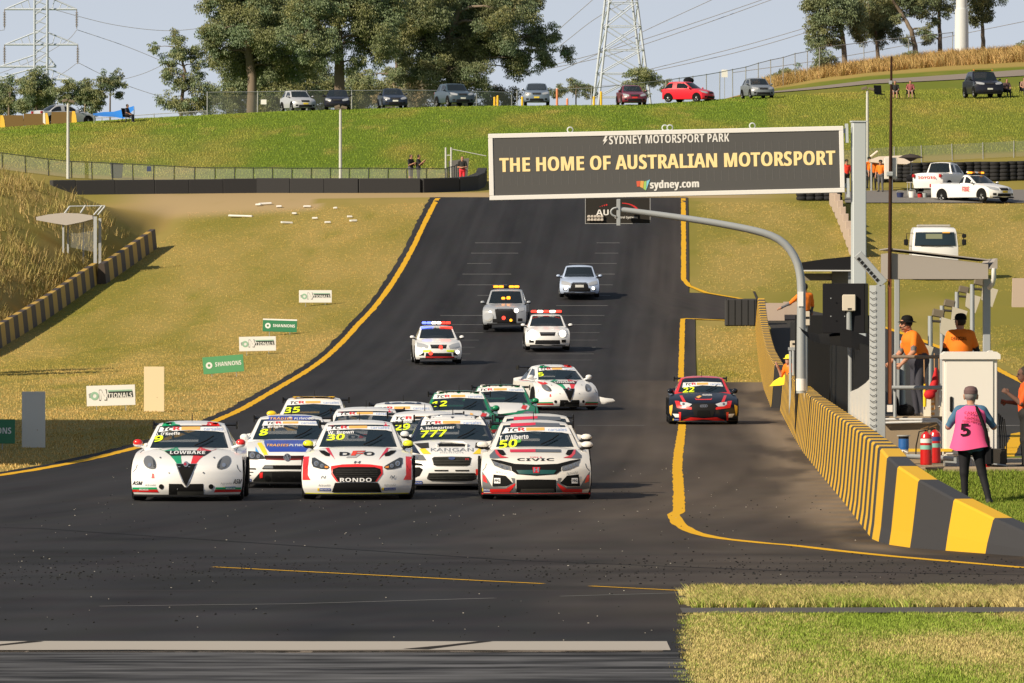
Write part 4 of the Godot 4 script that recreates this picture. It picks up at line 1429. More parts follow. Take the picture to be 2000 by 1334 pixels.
func car_shell(called: String, label: String, group: String, where: Vector3, yaw: float, P: Dictionary, paint_m: Material, roof_m: Material, glass: Material, rim_m: Material, race := false, open_side := true) -> Car:
	var c := Car.new()
	c.P = P
	c.low = body_rows(P); c.cab = cab_rows(P)
	c.node = thing(called, label, "race car" if race else ("car" if not P.has("cat") else P.cat), where, yaw, group)
	var n := c.node
	# lower body
	var ts := []
	for j in 25:
		ts.append(-1.0 + j / 12.0)
	var rows := []
	for r in c.low:
		var line := []
		for t in ts: line.append(row_pt(r, t))
		rows.append(line)
	var mb := MB.new()
	mb.sheet(rows, Vector3(0, 0.45, 0))
	for s in [-1.0, 1.0]:
		var side := []
		var first := []
		for v in 5:
			first.append(row_pt(c.low[int(round(lerpf(10, 0, v / 4.0)))], s))
		side.append(first)
		for i in range(11, c.low.size() - 5):
			var p := row_pt(c.low[i], s)
			var line := []
			for v in 5:
				var u := v / 4.0
				line.append(Vector3(p.x * (1.0 + 0.015 * sin(u * PI)) * lerpf(1.0, 0.975, u * u), lerpf(p.y, P.GC + 0.05, u), p.z))
			side.append(line)
		var last := []
		for v in 5:
			last.append(row_pt(c.low[int(round(lerpf(c.low.size() - 6, c.low.size() - 1, v / 4.0)))], s))
		side.append(last)
		mb.sheet(side, Vector3(0, 0.5, 0))
	mb.box(Vector3(0, P.GC + 0.045, (P.ZF + P.ZR) * 0.5), Vector3(P.W * 1.8, 0.03, P.ZF - P.ZR - 0.9))
	put(mb, "body", paint_m, n)
	# cabin: windscreen and rear glass cut out of the sheet
	ts = [-1.0, -0.955, -0.91, -0.7, -0.45, -0.2, 0.0, 0.2, 0.45, 0.7, 0.91, 0.955, 1.0]
	rows = []
	for r in c.cab:
		var line := []
		for t in ts: line.append(row_pt(r, t))
		rows.append(line)
	var frame := MB.new(); var front := MB.new(); var rear := MB.new()
	var whole := MB.new()
	whole.sheet(rows, Vector3(0, P.HB, -0.3))
	var m := ts.size()
	for mbx in [frame, front, rear]:
		mbx.v = whole.v.duplicate(); mbx.n = whole.n.duplicate(); mbx.c = whole.c.duplicate(); mbx.u = whole.u.duplicate()
	for i in rows.size() - 1:
		for j in m - 1:
			var a := i * m + j
			var dest := frame
			if j >= 2 and j < m - 3:
				if i >= 4 and i < 8: dest = front
				if i >= 20 and i < 24: dest = rear
			dest.face(a, a + 1, a + m + 1); dest.face(a, a + m + 1, a + m)
	for s in [-1.0, 1.0]:
		var side := []
		for i in range(2, rows.size() - 2):
			var p := row_pt(c.cab[i], s)
			var foot := Vector3(s * (P.WG + 0.03), P.HB - 0.06, p.z)
			var line := []
			for v in 4: line.append(p.lerp(foot, v / 3.0) + Vector3(s * 0.02 * sin(v / 3.0 * PI), 0, 0))
			side.append(line)
		frame.sheet(side, Vector3(0, P.HB, -0.3))
		# side glass
		var cut: int = int(lerpf(12, side.size() - 5, 0.45))
		for span_ in [[4, cut - 1], [cut + 1, side.size() - 4]]:
			var g := []
			for i in range(span_[0], span_[1] + 1):
				var a: Vector3 = side[i][0]; var b: Vector3 = side[i][3]
				var line := []
				for u in [0.16, 0.5, 0.84]: line.append(a.lerp(b, u) + Vector3(s * (0.006 + 0.02 * sin(u * PI)), 0, 0))
				g.append(line)
			if g.size() > 1:
				var gm := MB.new()
				gm.sheet(g, Vector3(0, P.HB, -0.3))
				put(gm, "side_window", mat("side_glass", 0.012, 0.015, 0.018, 0.08), n)
	put(frame, "roof", roof_m, n)
	put(front, "windscreen", glass, n)
	put(rear, "rear_window", pane("rear_glass", 0.01, 0.015, 0.018, 0.3) if race else glass, n)
	# black inside
	var dash := MB.new()
	var dk := mat("cabin_black", 0.012, 0.012, 0.013, 0.8)
	dash.box(Vector3(0, P.HB + 0.03, (P.ZC + P.ZB) * 0.5 - 0.1), Vector3(P.WG * 1.7, 0.05, P.ZC - P.ZB - 0.4))
	put(dash, "dashboard", dk, n)
	# wheels
	for s in [-1.0, 1.0]:
		for z in [P.ZF - P.get("fo", 0.88), P.ZR + P.get("ro", 0.82)]:
			wheel(n, Vector3(s * (P.W - P.ww * 0.5 + 0.005), P.wr, z), P.wr, P.ww, rim_m, s)
			if open_side:
				var arch := MB.new()
				var prof := PackedVector2Array()
				for q in 15:
					var a := PI * (q / 14.0) * 1.16 - PI * 0.08
					prof.append(Vector2(cos(a), sin(a)) * (P.wr + 0.055))
				arch.prism(prof, -0.02, 0.02, Transform3D(Basis(Vector3(0, 0, 1), Vector3(0, 1, 0), Vector3(1, 0, 0)), Vector3(s * (P.W - 0.005), P.wr, z)))
				put(arch, "wheel_arch", mat("arch_black", 0.012, 0.012, 0.012, 0.8), n)
	return c


func mirrors(c: Car, top: Material, under: Material, y := 1.0, x := 0.93, sx := 0.1) -> void:
	for s in [-1.0, 1.0]:
		var z: float = c.P.ZC - 0.22
		var mb := MB.new()
		mb.blob(Vector3(s * x, y, z), Vector3(sx, 0.065, 0.06), 6)
		put(mb, "mirror", top, c.node)
		var ub := MB.new()
		ub.blob(Vector3(s * x, y - 0.022, z - 0.005), Vector3(sx * 0.97, 0.06, 0.058), 6)
		ub.tube([Vector3(s * (x - 0.03), y - 0.05, z), Vector3(s * (c.P.WG + 0.0), y - 0.09, z - 0.02)], [0.03, 0.035], 6)
		put(ub, "mirror_mount", under, c.node)


func race_kit(c: Car, driver := true) -> void:
	var n := c.node
	var blk := mat("carbon_black", 0.016, 0.016, 0.017, 0.45)
	var P := c.P
	# splitter
	var mb := MB.new()
	var lip := PackedVector2Array()
	for i in 13:
		var t := -1.0 + i / 6.0
		var q := row_pt(c.low[1], t)
		lip.append(Vector2(q.x * 1.005, -(q.z + 0.045)))
	lip.append(Vector2(P.W * 0.96, -1.35)); lip.append(Vector2(-P.W * 0.96, -1.35))
	mb.prism(lip, 0.0, 0.022, Transform3D(Basis(Vector3(1, 0, 0), Vector3(0, 0, -1), Vector3(0, 1, 0)), Vector3(0, P.GC - 0.03, 0)))
	put(mb, "splitter", blk, n)
	# rear wing
	mb = MB.new()
	var sec := PackedVector2Array([Vector2(-0.16, 0.0), Vector2(-0.05, -0.025), Vector2(0.14, -0.005), Vector2(0.16, 0.015), Vector2(0.0, 0.03)])
	mb.prism(sec, -0.72, 0.72, Transform3D(Basis(Vector3(0, 0, -1), Vector3(0, 1, 0), Vector3(1, 0, 0)), Vector3(0, P.H - 0.09, P.ZR + 0.05)))
	put(mb, "rear_wing", blk, n)
	for s in [-1.0, 1.0]:
		mb = MB.new()
		mb.box(Vector3(s * 0.74, P.H - 0.1, P.ZR + 0.05), Vector3(0.03, 0.14, 0.38), Basis.IDENTITY, 0.008)
		put(mb, "wing_end_plate", blk, n)
		mb = MB.new()
		mb.tube([Vector3(s * 0.4, P.H - 0.12, P.ZR + 0.05), Vector3(s * 0.4, P.HD - 0.05, P.ZR + 0.12)], 0.025, 5)
		put(mb, "wing_stay", blk, n)
	# shut lines of the bonnet and bumper
	var gap := mat("shut_line", 0.03, 0.03, 0.03, 0.8)
	for q in [[[-0.84, P.HN + 0.2], [-0.79, P.HN + 0.26], [-0.74, P.HB - 0.03]], [[0.84, P.HN + 0.2], [0.79, P.HN + 0.26], [0.74, P.HB - 0.03]], [[-0.93, 0.5], [-0.88, 0.56], [-0.86, 0.64]], [[0.93, 0.5], [0.88, 0.56], [0.86, 0.64]]]:
		var line := []
		for i in q.size() - 1:
			for e in 4:
				var u := e / 4.0
				line.append(laid(c, c.low, lerpf(q[i][0], q[i + 1][0], u), lerpf(q[i][1], q[i + 1][1], u), 0.003)[0])
		mb = MB.new()
		mb.tube(line, 0.005, 4)
		put(mb, "shut_line", gap, n)
	mb = MB.new()
	mb.tube([Vector3(0.1, P.HB + 0.035, P.ZC + 0.01), Vector3(0.3, P.HB + 0.12, P.ZC - 0.2), Vector3(0.42, P.HB + 0.2, P.ZC - 0.37)], 0.012, 4)
	put(mb, "wiper", blk, n)
	# aerial
	mb = MB.new()
	mb.tube([Vector3(0.0, P.H - 0.02, -0.55), Vector3(0.0, P.H + 0.13, -0.6)], [0.012, 0.006], 5)
	put(mb, "aerial", blk, n)
	# roll cage, seat, driver
	mb = MB.new()
	for s in [-1.0, 1.0]:
		mb.tube([Vector3(s * (P.WG - 0.08), P.HB, P.ZC - 0.35), Vector3(s * (P.WR - 0.05), P.H - 0.1, P.ZT - 0.15), Vector3(s * (P.WR - 0.05), P.H - 0.1, -0.55), Vector3(s * (P.WG - 0.1), P.HB, -0.6)], 0.02, 6)
	mb.tube([Vector3(-P.WR + 0.05, P.H - 0.1, -0.55), Vector3(P.WR - 0.05, P.H - 0.1, -0.55)], 0.02, 6)
	mb.tube([Vector3(-P.WR + 0.05, P.H - 0.1, -0.55), Vector3(P.WG - 0.1, P.HB, -0.6)], 0.02, 6)
	put(mb, "roll_cage", mat("cage_grey", 0.3, 0.31, 0.31, 0.5), n)
	if driver:
		mb = MB.new()
		mb.prism(rounded(PackedVector2Array([Vector2(0.1, 0.9), Vector2(0.62, 0.9), Vector2(0.6, 1.05), Vector2(0.54, 1.26), Vector2(0.18, 1.26), Vector2(0.12, 1.05)]), 1), -0.42, -0.5)
		put(mb, "seat", mat("cabin_black", 0.012, 0.012, 0.013, 0.8), n)
		var suit := MB.new()
		suit.blob(Vector3(0.36, 0.98, -0.28), Vector3(0.22, 0.14, 0.12), 6)
		put(suit, "driver_suit", mat("driver_suit", 0.03, 0.035, 0.06, 0.8), n)
		var hel := MB.new()
		hel.blob(Vector3(0.36, 1.16, -0.26), Vector3(0.12, 0.135, 0.14), 7)
		put(hel, "driver_helmet", mat("helmet_dark", 0.05, 0.055, 0.07, 0.3), n)


func number_and_strip(c: Car, num: String, who: String, strip: Array, tc: Array, namebox: Array, numbox: Array) -> void:
	var wh := mat("vinyl_white", 0.8, 0.8, 0.8, 0.5)
	var lime := mat("vinyl_lime", 0.80, 0.98, 0.02, 0.5)
	if strip:
		patch_on(c, "sun_strip", wh, strip, false, 0.007, true)
	if tc:          # x0, y0, x1, y1 of the whole lettering line
		var w: float = tc[2] - tc[0]; var h: float = tc[3] - tc[1]
		words_on(c, "lettering", mat("vinyl_black", 0.02, 0.02, 0.022, 0.5), "TC", tc[0], tc[1] + h * 0.12, tc[0] + w * 0.165, tc[3], true, 0.013, 0.4)
		words_on(c, "lettering", mat("vinyl_red", 0.62, 0.03, 0.03, 0.5), "R", tc[0] + w * 0.19, tc[1], tc[0] + w * 0.31, tc[3] - h * 0.2, true, 0.013)
		patch_on(c, "orange_sticker", mat("vinyl_orange", 0.85, 0.45, 0.12, 0.5), [[tc[0] + w * 0.325, tc[1]], [tc[0] + w * 0.63, tc[1] - h * 0.05], [tc[0] + w * 0.63, tc[3] - h * 0.3], [tc[0] + w * 0.325, tc[3] - h * 0.22]], false, 0.012, true)
		words_on(c, "lettering", mat("vinyl_pale_blue", 0.32, 0.45, 0.75, 0.5), "carsales", tc[0] + w * 0.69, tc[1] + h * 0.1, tc[2], tc[3] - h * 0.1, true, 0.012, 0.0, 0.0, false)
	if who:
		words_on(c, "lettering", wh, who, namebox[0], namebox[1], namebox[2], namebox[3], true, 0.012, 0.0, 0.38)
	if num:
		words_on(c, "race_number", lime, num, numbox[0], numbox[1], numbox[2], numbox[3], true, 0.013, 0.18, 0.2)


func tyre_maker(c: Car, x0: float, y0: float, x1: float, y1: float) -> void:
	patch_on(c, "blue_sticker", mat("vinyl_blue", 0.02, 0.07, 0.36, 0.5), [[x0 + (x1 - x0) * 0.16, y0], [x1, y0], [x1, y1], [x0 + (x1 - x0) * 0.16, y1]])
	patch_on(c, "yellow_sticker", mat("vinyl_yellow", 0.85, 0.62, 0.03, 0.5), [[x0, y0], [x0 + (x1 - x0) * 0.15, y0], [x0 + (x1 - x0) * 0.15, y1], [x0, y1]])
	words_on(c, "lettering", mat("vinyl_white", 0.8, 0.8, 0.8, 0.5), "MICHELIN", lerpf(x0, x1, 0.22), lerpf(y0, y1, 0.28), lerpf(x0, x1, 0.95), lerpf(y0, y1, 0.75))


func lamp_in(c: Car, zx: float, zy: float, r: float, both := true) -> void:
	disc_on(c, "lamp_reflector", mat("lamp_chrome", 0.75, 0.75, 0.76, 0.12, 0.9), zx, zy, r, both, 0.014)
	disc_on(c, "lamp_lens", mat("lamp_dark", 0.11, 0.115, 0.12, 0.08), zx, zy, r * 0.55, both, 0.018)


func slats(c: Car, called: String, m: Material, x0: float, x1: float, ys: Array, thick := 0.008) -> void:
	for y in ys:
		var pts := []
		for i in 9:
			var q := c.m(lerpf(x0, x1, i / 8.0), y)
			pts.append(laid(c, c.low, q.x, q.y, 0.011)[0])
		var mb := MB.new()
		mb.tube(pts, thick, 4)
		put(mb, called, m, c.node)


func field_place(px: float, d: float) -> Vector3:
	var x := xat(px, d)
	return Vector3(x, curve_table(RISE, d) + 0.006, -d)


func race_field() -> void:
	var white := paint("paint_white", 0.80, 0.79, 0.77)
	var grp := "touring cars racing towards the camera"
	var glass := pane("windscreen_glass", 0.008, 0.02, 0.027, 0.68)
	var rim := mat("rim_dark", 0.06, 0.06, 0.065, 0.35, 0.6)
	var black := mat("vinyl_black", 0.02, 0.02, 0.022, 0.5)
	var hole := mat("intake_black", 0.01, 0.01, 0.01, 0.7)
	var meshm := mat("grille_mesh", 0.055, 0.055, 0.05, 0.55)
	var vw := mat("vinyl_white", 0.8, 0.8, 0.8, 0.5)
	var red := paint("paint_red", 0.72, 0.02, 0.018)
	var vred := mat("vinyl_red", 0.62, 0.03, 0.03, 0.5)
	var green := paint("paint_green", 0.0, 0.30, 0.12)
	var lamp := mat("lamp_glass", 0.22, 0.225, 0.23, 0.15, 0.4)
	var grey := mat("vinyl_grey", 0.13, 0.135, 0.14, 0.5)
	var silver := mat("badge_silver", 0.6, 0.6, 0.62, 0.2, 0.8)
	var tan := mat("text_grey", 0.2, 0.22, 0.25, 0.5)

	# 9: white hatch with a shield grille
	var c := car_shell("race_car", "white race car with green and red bonnet stripes, shield grille and red mirrors", grp, field_place(373, 144.0), 0.0, RACE, white, white, glass, rim, true)
	shield_front(c, 962, 1285, 863)
	race_kit(c)
	mirrors(c, red, vw, 0.99, 0.9, 0.085)
	number_and_strip(c, "9", "D. O'Keeffe", [[500, 182], [1430, 172], [1495, 262], [1330, 240], [960, 226], [600, 240], [478, 256]], [525, 178, 1450, 238], [435, 258, 808, 304], [415, 308, 550, 395])
	for q in [[150, 290, 990, 1045], [1650, 1765, 960, 1030]]:
		words_on(c, "lettering", black, "ASM", q[0], q[2], q[1], q[3], false, 0.009, 0.3)
	words_on(c, "lettering", tan, "ActronAir", 345, 1028, 512, 1058, false, 0.008, 0.1, 0.0, false)
	words_on(c, "lettering", tan, "ActronAir", 1470, 1005, 1640, 1036, false, 0.008, 0.1, 0.0, false)
	tyre_maker(c, 218, 1085, 405, 1135)
	tyre_maker(c, 1510, 1070, 1692, 1120)

	# 8: white hatch with a blue bonnet
	c = car_shell("race_car", "white race car with a blue bonnet, blue roof and yellow bonnet stripe", grp, field_place(567, 154.0), 0.0, merged(RACE, {"HN": 0.64, "HB": 0.885, "H": 1.325}), white, white, glass, rim, true)
	c.cx = 893; c.gy = 1243; c.k = 867
	var blue := paint("paint_blue", 0.012, 0.05, 0.40)
	patch_on(c, "bonnet_panel", blue, [[480, 474], [1306, 474], [1250, 600], [1190, 668], [900, 664], [600, 668], [540, 600]])
	words_on(c, "lettering", mat("vinyl_orange", 0.85, 0.45, 0.12, 0.5), "TRADIES", 540, 540, 900, 580, false, 0.01, 0.2)
	words_on(c, "lettering", vw, "PLYWOOD", 915, 540, 1260, 578, false, 0.01, 0.2)
	patch_on(c, "yellow_stripe", mat("vinyl_yellow", 0.85, 0.55, 0.02, 0.5), [[345, 476], [425, 480], [520, 590], [585, 712], [515, 716], [440, 600]], true)
	patch_on(c, "blue_flash", mat("vinyl_sky", 0.08, 0.35, 0.75, 0.5), [[370, 580], [442, 690], [374, 655]], true)
	patch_on(c, "grille", mat("grille_maroon", 0.035, 0.015, 0.015, 0.4), [[520, 724], [893, 726], [1266, 724], [1240, 788], [893, 796], [545, 788]])
	slats(c, "grille_bar", vred, 560, 1226, [784], 0.005)
	disc_on(c, "badge", silver, 893, 755, 58, false, 0.014)
	disc_on(c, "badge_ground", mat("badge_dark", 0.03, 0.03, 0.035, 0.3), 893, 755, 47, false, 0.018)
	words_on(c, "badge_letter", silver, "V", 868, 706, 918, 752, false, 0.022)
	words_on(c, "badge_letter", silver, "W", 858, 752, 928, 800, false, 0.022)
	patch_on(c, "headlight", mat("lamp_smoke", 0.06, 0.065, 0.07, 0.1, 0.3), [[255, 660], [400, 665], [500, 720], [548, 775], [400, 790], [258, 785]], true, 0.008)
	lamp_in(c, 330, 725, 44); lamp_in(c, 430, 742, 30)
	patch_on(c, "upper_intake", hole, [[490, 928], [535, 876], [1251, 876], [1296, 928], [1285, 940], [500, 940]])
	patch_on(c, "fog_lamp", lamp, [[500, 925], [540, 884], [665, 884], [672, 930]], true, 0.012)
	patch_on(c, "lower_intake", mat("intake_grey", 0.022, 0.022, 0.021, 0.6), [[335, 1128], [470, 976], [893, 970], [1316, 976], [1451, 1128], [1430, 1150], [356, 1150]])
	patch_on(c, "intake_mesh", hole, [[650, 992], [1136, 992], [1136, 1138], [650, 1138]], false, 0.011)
	disc_on(c, "brake_duct", hole, 578, 1085, 46, true, 0.012)
	patch_on(c, "tow_strap", red, [[450, 1000], [506, 990], [500, 1075], [455, 1080]], false, 0.016)
	slats(c, "bumper_groove", black, 165, 385, [935], 0.012); slats(c, "bumper_groove", black, 165, 345, [990], 0.007); slats(c, "bumper_groove", black, 165, 310, [1040], 0.006)
	tyre_maker(c, 165, 1095, 315, 1135)
	patch_on(c, "roof_panel", blue, [[525, 92], [893, 84], [1261, 92], [1310, 160], [893, 150], [480, 162]], false, 0.008, true)
	words_on(c, "lettering", mat("vinyl_orange", 0.85, 0.45, 0.12, 0.5), "TRADIES", 560, 118, 930, 152, true, 0.014, 0.2)
	words_on(c, "lettering", vw, "PLYWOOD", 960, 118, 1270, 150, true, 0.014, 0.2)
	race_kit(c)
	mirrors(c, white, white, 0.92, 0.84, 0.085)
	number_and_strip(c, "8", "J. Bright", [[470, 170], [893, 160], [1316, 170], [1345, 240], [893, 226], [440, 242]], [510, 178, 1330, 222], [440, 244, 800, 290], [400, 299, 540, 400])

	# 30: white sedan with red surrounds
	c = car_shell("race_car", "white race car with red wheel arches, red grille surround and yellow mirrors", grp, field_place(701, 145.0), 0.0, RACE, white, white, glass, rim, true)
	hex_front(c, true)
	race_kit(c)
	mirrors(c, paint("paint_lime", 0.80, 0.80, 0.02), black, 0.955, 0.88, 0.095)
	number_and_strip(c, "30", "W. Brown", [[440, 212], [894, 204], [1350, 210], [1385, 286], [1290, 262], [894, 246], [520, 260], [432, 276]], [475, 204, 1330, 250], [455, 272, 825, 318], [440, 320, 690, 402])
	# its team mate behind
	c = car_shell("race_car", "white race car with two red roof flashes, hidden behind its similar leader", grp, field_place(714, 163.0), 0.0, RACE, white, white, glass, rim, true)
	hex_front(c, false)
	race_kit(c)
	mirrors(c, white, black, 0.955, 0.88, 0.095)
	number_and_strip(c, "", "", [[440, 212], [894, 204], [1350, 210], [1385, 286], [1290, 262], [894, 246], [520, 260], [432, 276]], [475, 204, 1330, 250], [455, 252, 825, 305], [])

	# 777: white sedan with bonnet scoop and navy pillars
	var navy := paint("paint_navy", 0.010, 0.015, 0.03)
	c = car_shell("race_car", "white race car with a bonnet scoop, navy pillars and yellow bonnet flashes", grp, field_place(884, 152.4), 0.0, merged(RACE, {"H": 1.35, "HB": 0.905, "WG": 0.765}), white, navy, glass, rim, true)
	c.cx = 815; c.gy = 1275; c.k = 824
	patch_on(c, "roof_panel", white, [[400, 150], [815, 141], [1230, 150], [1270, 214], [815, 205], [360, 216]], false, 0.008, true)
	patch_on(c, "corner_panel", navy, [[60, 690], [120, 620], [235, 590], [340, 742], [200, 712]], true)
	patch_on(c, "bonnet_vent", mat("vinyl_charcoal", 0.035, 0.032, 0.03, 0.5), [[240, 578], [455, 562], [468, 640], [350, 655]], true, 0.008)
	patch_on(c, "yellow_flash", mat("vinyl_yellow", 0.85, 0.55, 0.02, 0.5), [[320, 662], [410, 652], [500, 736], [378, 736]], true, 0.008)
	var scoop := MB.new()
	var sp := []
	for q in [[600, 625], [575, 608], [640, 570], [815, 560], [990, 570], [1055, 608], [1030, 625]]:
		var w := c.m(q[0], q[1]); sp.append(laid(c, c.low, w.x, w.y, 0.02)[0])
	scoop.tube(sp, 0.022, 6)
	put(scoop, "bonnet_scoop", white, c.node)
	patch_on(c, "scoop_mouth", hole, [[585, 607], [645, 582], [815, 574], [985, 582], [1045, 607], [1030, 620], [600, 620]], false, 0.012)
	words_on(c, "lettering", tan, "KANGAN", 495, 646, 1140, 696, false, 0.009, 0.0, 0.0, false)
	words_on(c, "lettering", mat("text_pale", 0.5, 0.5, 0.5, 0.5), "INSTITUTE", 630, 702, 990, 728, false, 0.009, 0.0, 0.0, false)
	patch_on(c, "grille", meshm, [[515, 800], [545, 778], [815, 772], [1085, 778], [1116, 800], [1085, 898], [1040, 915], [590, 915], [545, 898]])
	slats(c, "grille_bar", hole, 540, 1090, [800, 822, 844, 866, 888], 0.006)
	disc_on(c, "badge", mat("badge_blue", 0.1, 0.14, 0.3, 0.2, 0.5), 815, 802, 50, false, 0.016, 22)
	words_on(c, "lettering", vred, "STI", 1018, 806, 1072, 828, false, 0.016)
	patch_on(c, "bumper_slot", hole, [[552, 970], [765, 970], [760, 992], [558, 992]], true)
	patch_on(c, "lower_intake", meshm, [[470, 1016], [815, 1012], [1160, 1016], [1193, 1050], [1186, 1108], [1120, 1136], [815, 1140], [510, 1136], [444, 1108], [440, 1090]])
	slats(c, "grille_bar", hole, 470, 1160, [1036, 1060, 1084, 1108], 0.006)
	patch_on(c, "side_intake", hole, [[130, 950], [205, 940], [330, 930], [380, 965], [330, 1060], [250, 1095], [140, 1080]], true)
	patch_on(c, "side_slot", hole, [[140, 858], [205, 860], [370, 880], [380, 910], [205, 902], [140, 900]], true)
	patch_on(c, "headlight", lamp, [[100, 745], [205, 752], [300, 745], [380, 757], [433, 830], [330, 832], [205, 822], [110, 790]], true, 0.009)
	lamp_in(c, 280, 790, 28); lamp_in(c, 190, 785, 24)
	patch_on(c, "tow_strap", red, [[1172, 960], [1210, 960], [1208, 1050], [1176, 1050]], false, 0.016)
	tyre_maker(c, 215, 1138, 368, 1185)
	race_kit(c)
	mirrors(c, white, black, 1.0, 0.88, 0.085)
	number_and_strip(c, "777", "A. Heimgartner", [[355, 218], [815, 208], [1275, 216], [1325, 300], [1200, 286], [815, 274], [430, 290], [330, 304]], [385, 236, 1250, 288], [320, 316, 845, 372], [320, 374, 715, 472])

	# 50 and the one tucked behind
	c = car_shell("race_car", "cream white race car with red lower lip, black grille and split roof stripe", grp, field_place(1043, 145.0), 0.016, merged(RACE, {"W": 0.96}), paint("paint_cream", 0.80, 0.76, 0.69), paint("paint_cream", 0.80, 0.76, 0.69), glass, rim, true)
	wing_front(c)
	race_kit(c)
	mirrors(c, paint("paint_cream", 0.80, 0.76, 0.69), black, 0.935, 0.92, 0.105)
	number_and_strip(c, "50", "T. D'Alberto", [[490, 242], [905, 232], [1390, 238], [1448, 340], [1300, 310], [905, 292], [560, 314], [432, 330]], [505, 244, 1370, 300], [400, 346, 815, 412], [385, 414, 640, 525])
	patch_on(c, "leaf_sticker", mat("vinyl_leaf", 0.1, 0.35, 0.05, 0.5), [[645, 420], [718, 408], [700, 448], [655, 458]], false, 0.012, true)
	c = car_shell("race_car", "cream race car with the same split roof stripe, only its roof showing behind the leader", grp, field_place(1047, 153.0), 0.016, merged(RACE, {"W": 0.96}), paint("paint_cream", 0.80, 0.76, 0.69), paint("paint_cream", 0.80, 0.76, 0.69), glass, rim, true)
	wing_front(c)
	race_kit(c)
	mirrors(c, paint("paint_cream", 0.80, 0.76, 0.69), black, 0.935, 0.92, 0.105)

	# 29
	c = car_shell("race_car", "white race car with dark sides wedged behind the red-arched car and the scoop car", grp, field_place(829, 157.0), 0.0, RACE, white, white, glass, rim, true)
	plain_front(c, white, black, vred)
	race_kit(c)
	mirrors(c, white, black, 0.96, 0.88, 0.09)
	number_and_strip(c, "29", "M. Almond", [[440, 165], [962, 152], [1484, 165], [1494, 258], [962, 228], [430, 258]], [470, 178, 1440, 236], [440, 236, 760, 292], [470, 300, 720, 400])
	# 35
	var yel := paint("paint_yellow", 0.85, 0.50, 0.02)
	c = car_shell("race_car", "yellow and white race car at the back of the pack nearest the grass", grp, field_place(613, 182.0), 0.0, RACE, yel, white, glass, rim, true)
	plain_front(c, white, black, yel)
	patch_on(c, "roof_panel", yel, [[560, 84], [962, 76], [1364, 84], [1380, 112], [962, 104], [540, 114]], false, 0.008, true)
	race_kit(c)
	mirrors(c, paint("paint_bright_yellow", 0.9, 0.62, 0.01), white, 0.99, 0.92, 0.11)
	number_and_strip(c, "35", "", [[470, 165], [962, 152], [1454, 165], [1494, 258], [962, 228], [430, 258]], [500, 178, 1440, 236], [], [405, 290, 700, 400])
	# white with a dark roof bar
	c = car_shell("race_car", "white race car with a dark blue roof bar, mostly hidden between two white roofs", grp, field_place(787, 172.0), 0.0, RACE, white, white, glass, rim, true)
	plain_front(c, white, black, vred)
	patch_on(c, "roof_panel", mat("vinyl_dark_blue", 0.03, 0.05, 0.10, 0.5), [[640, 95], [962, 88], [1284, 95], [1300, 135], [962, 126], [625, 136]], false, 0.008, true)
	race_kit(c)
	mirrors(c, white, black, 0.96, 0.88, 0.09)
	number_and_strip(c, "", "", [[470, 165], [962, 152], [1454, 165], [1494, 258], [962, 228], [430, 258]], [500, 178, 1440, 236], [], [])
	# two green and white cars
	for k in 2:
		c = car_shell("race_car", ["green and white race car with a two-digit lime number, above the scoop car", "green and white race car with red and orange bonnet flashes, right of its twin"][k], grp, field_place([896, 978][k], [194.0, 208.0][k]), 0.0, RACE, paint("paint_emerald", 0.0, 0.20, 0.075), paint("paint_emerald", 0.0, 0.20, 0.075), glass, rim, true)
		plain_front(c, white, black, vred)
		patch_on(c, "roof_panel", white, [[530, 92], [962, 82], [1394, 92], [1440, 165], [962, 154], [484, 166]], false, 0.008, true)
		patch_on(c, "bonnet_panel", white, [[420, 500], [962, 480], [1504, 500], [1300, 700], [962, 740], [624, 700]], false, 0.006)
		patch_on(c, "orange_flash", mat("vinyl_orange", 0.85, 0.45, 0.12, 0.5), [[660, 560], [720, 540], [740, 640], [690, 660]], k == 0, 0.01)
		patch_on(c, "red_flash", vred, [[380, 560], [480, 540], [520, 620], [420, 650]], true, 0.009)
		race_kit(c)
		mirrors(c, paint("paint_emerald", 0.0, 0.20, 0.075), black, 0.96, 0.88, 0.09)
		number_and_strip(c, ["12", "7"][k], "", [[470, 165], [962, 152], [1454, 165], [1494, 258], [962, 228], [430, 258]], [500, 178, 1440, 236], [], [[405, 300, 720, 410], [405, 290, 520, 380]][k])
	# a second shield-grille car, slewed
	c = car_shell("race_car", "white shield-grille race car slewed across the track with a torn bumper corner", grp, field_place(1084, 250.0), 0.20, RACE, white, white, glass, rim, true)
	shield_front(c, 962, 1285, 863)
	race_kit(c)
	mirrors(c, white, vw, 0.99, 0.9, 0.1)
	number_and_strip(c, "5", "", [[500, 182], [1430, 172], [1495, 262], [1330, 240], [960, 226], [600, 240], [478, 256]], [525, 178, 1450, 238], [], [415, 298, 550, 395])
	patch_on(c, "red_flash", vred, [[250, 520], [420, 500], [500, 600], [340, 640]], false, 0.01)
	var torn := MB.new()
	torn.sheet([[Vector3(0.9, 0.42, 1.75), Vector3(1.15, 0.36, 1.85), Vector3(1.42, 0.33, 1.8)], [Vector3(0.92, 0.3, 1.8), Vector3(1.15, 0.25, 1.9), Vector3(1.48, 0.27, 1.85)], [Vector3(0.9, 0.2, 1.76), Vector3(1.12, 0.17, 1.86), Vector3(1.38, 0.2, 1.8)]], Vector3(1.1, 0.3, 0))
	put(torn, "torn_bumper", white, c.node)

	# 22: red and navy saloon alone near the pit wall
	c = car_shell("race_car", "red and navy race car running alone astride the yellow line", grp, field_place(1371, 229.6), 0.0, merged(RACE, {"HN": 0.62, "HB": 0.885, "H": 1.32}), paint("paint_ink", 0.008, 0.012, 0.022), red, glass, rim, true)
	c.cx = 900; c.gy = 1165; c.k = 775
	var ink := paint("paint_ink", 0.008, 0.012, 0.022)
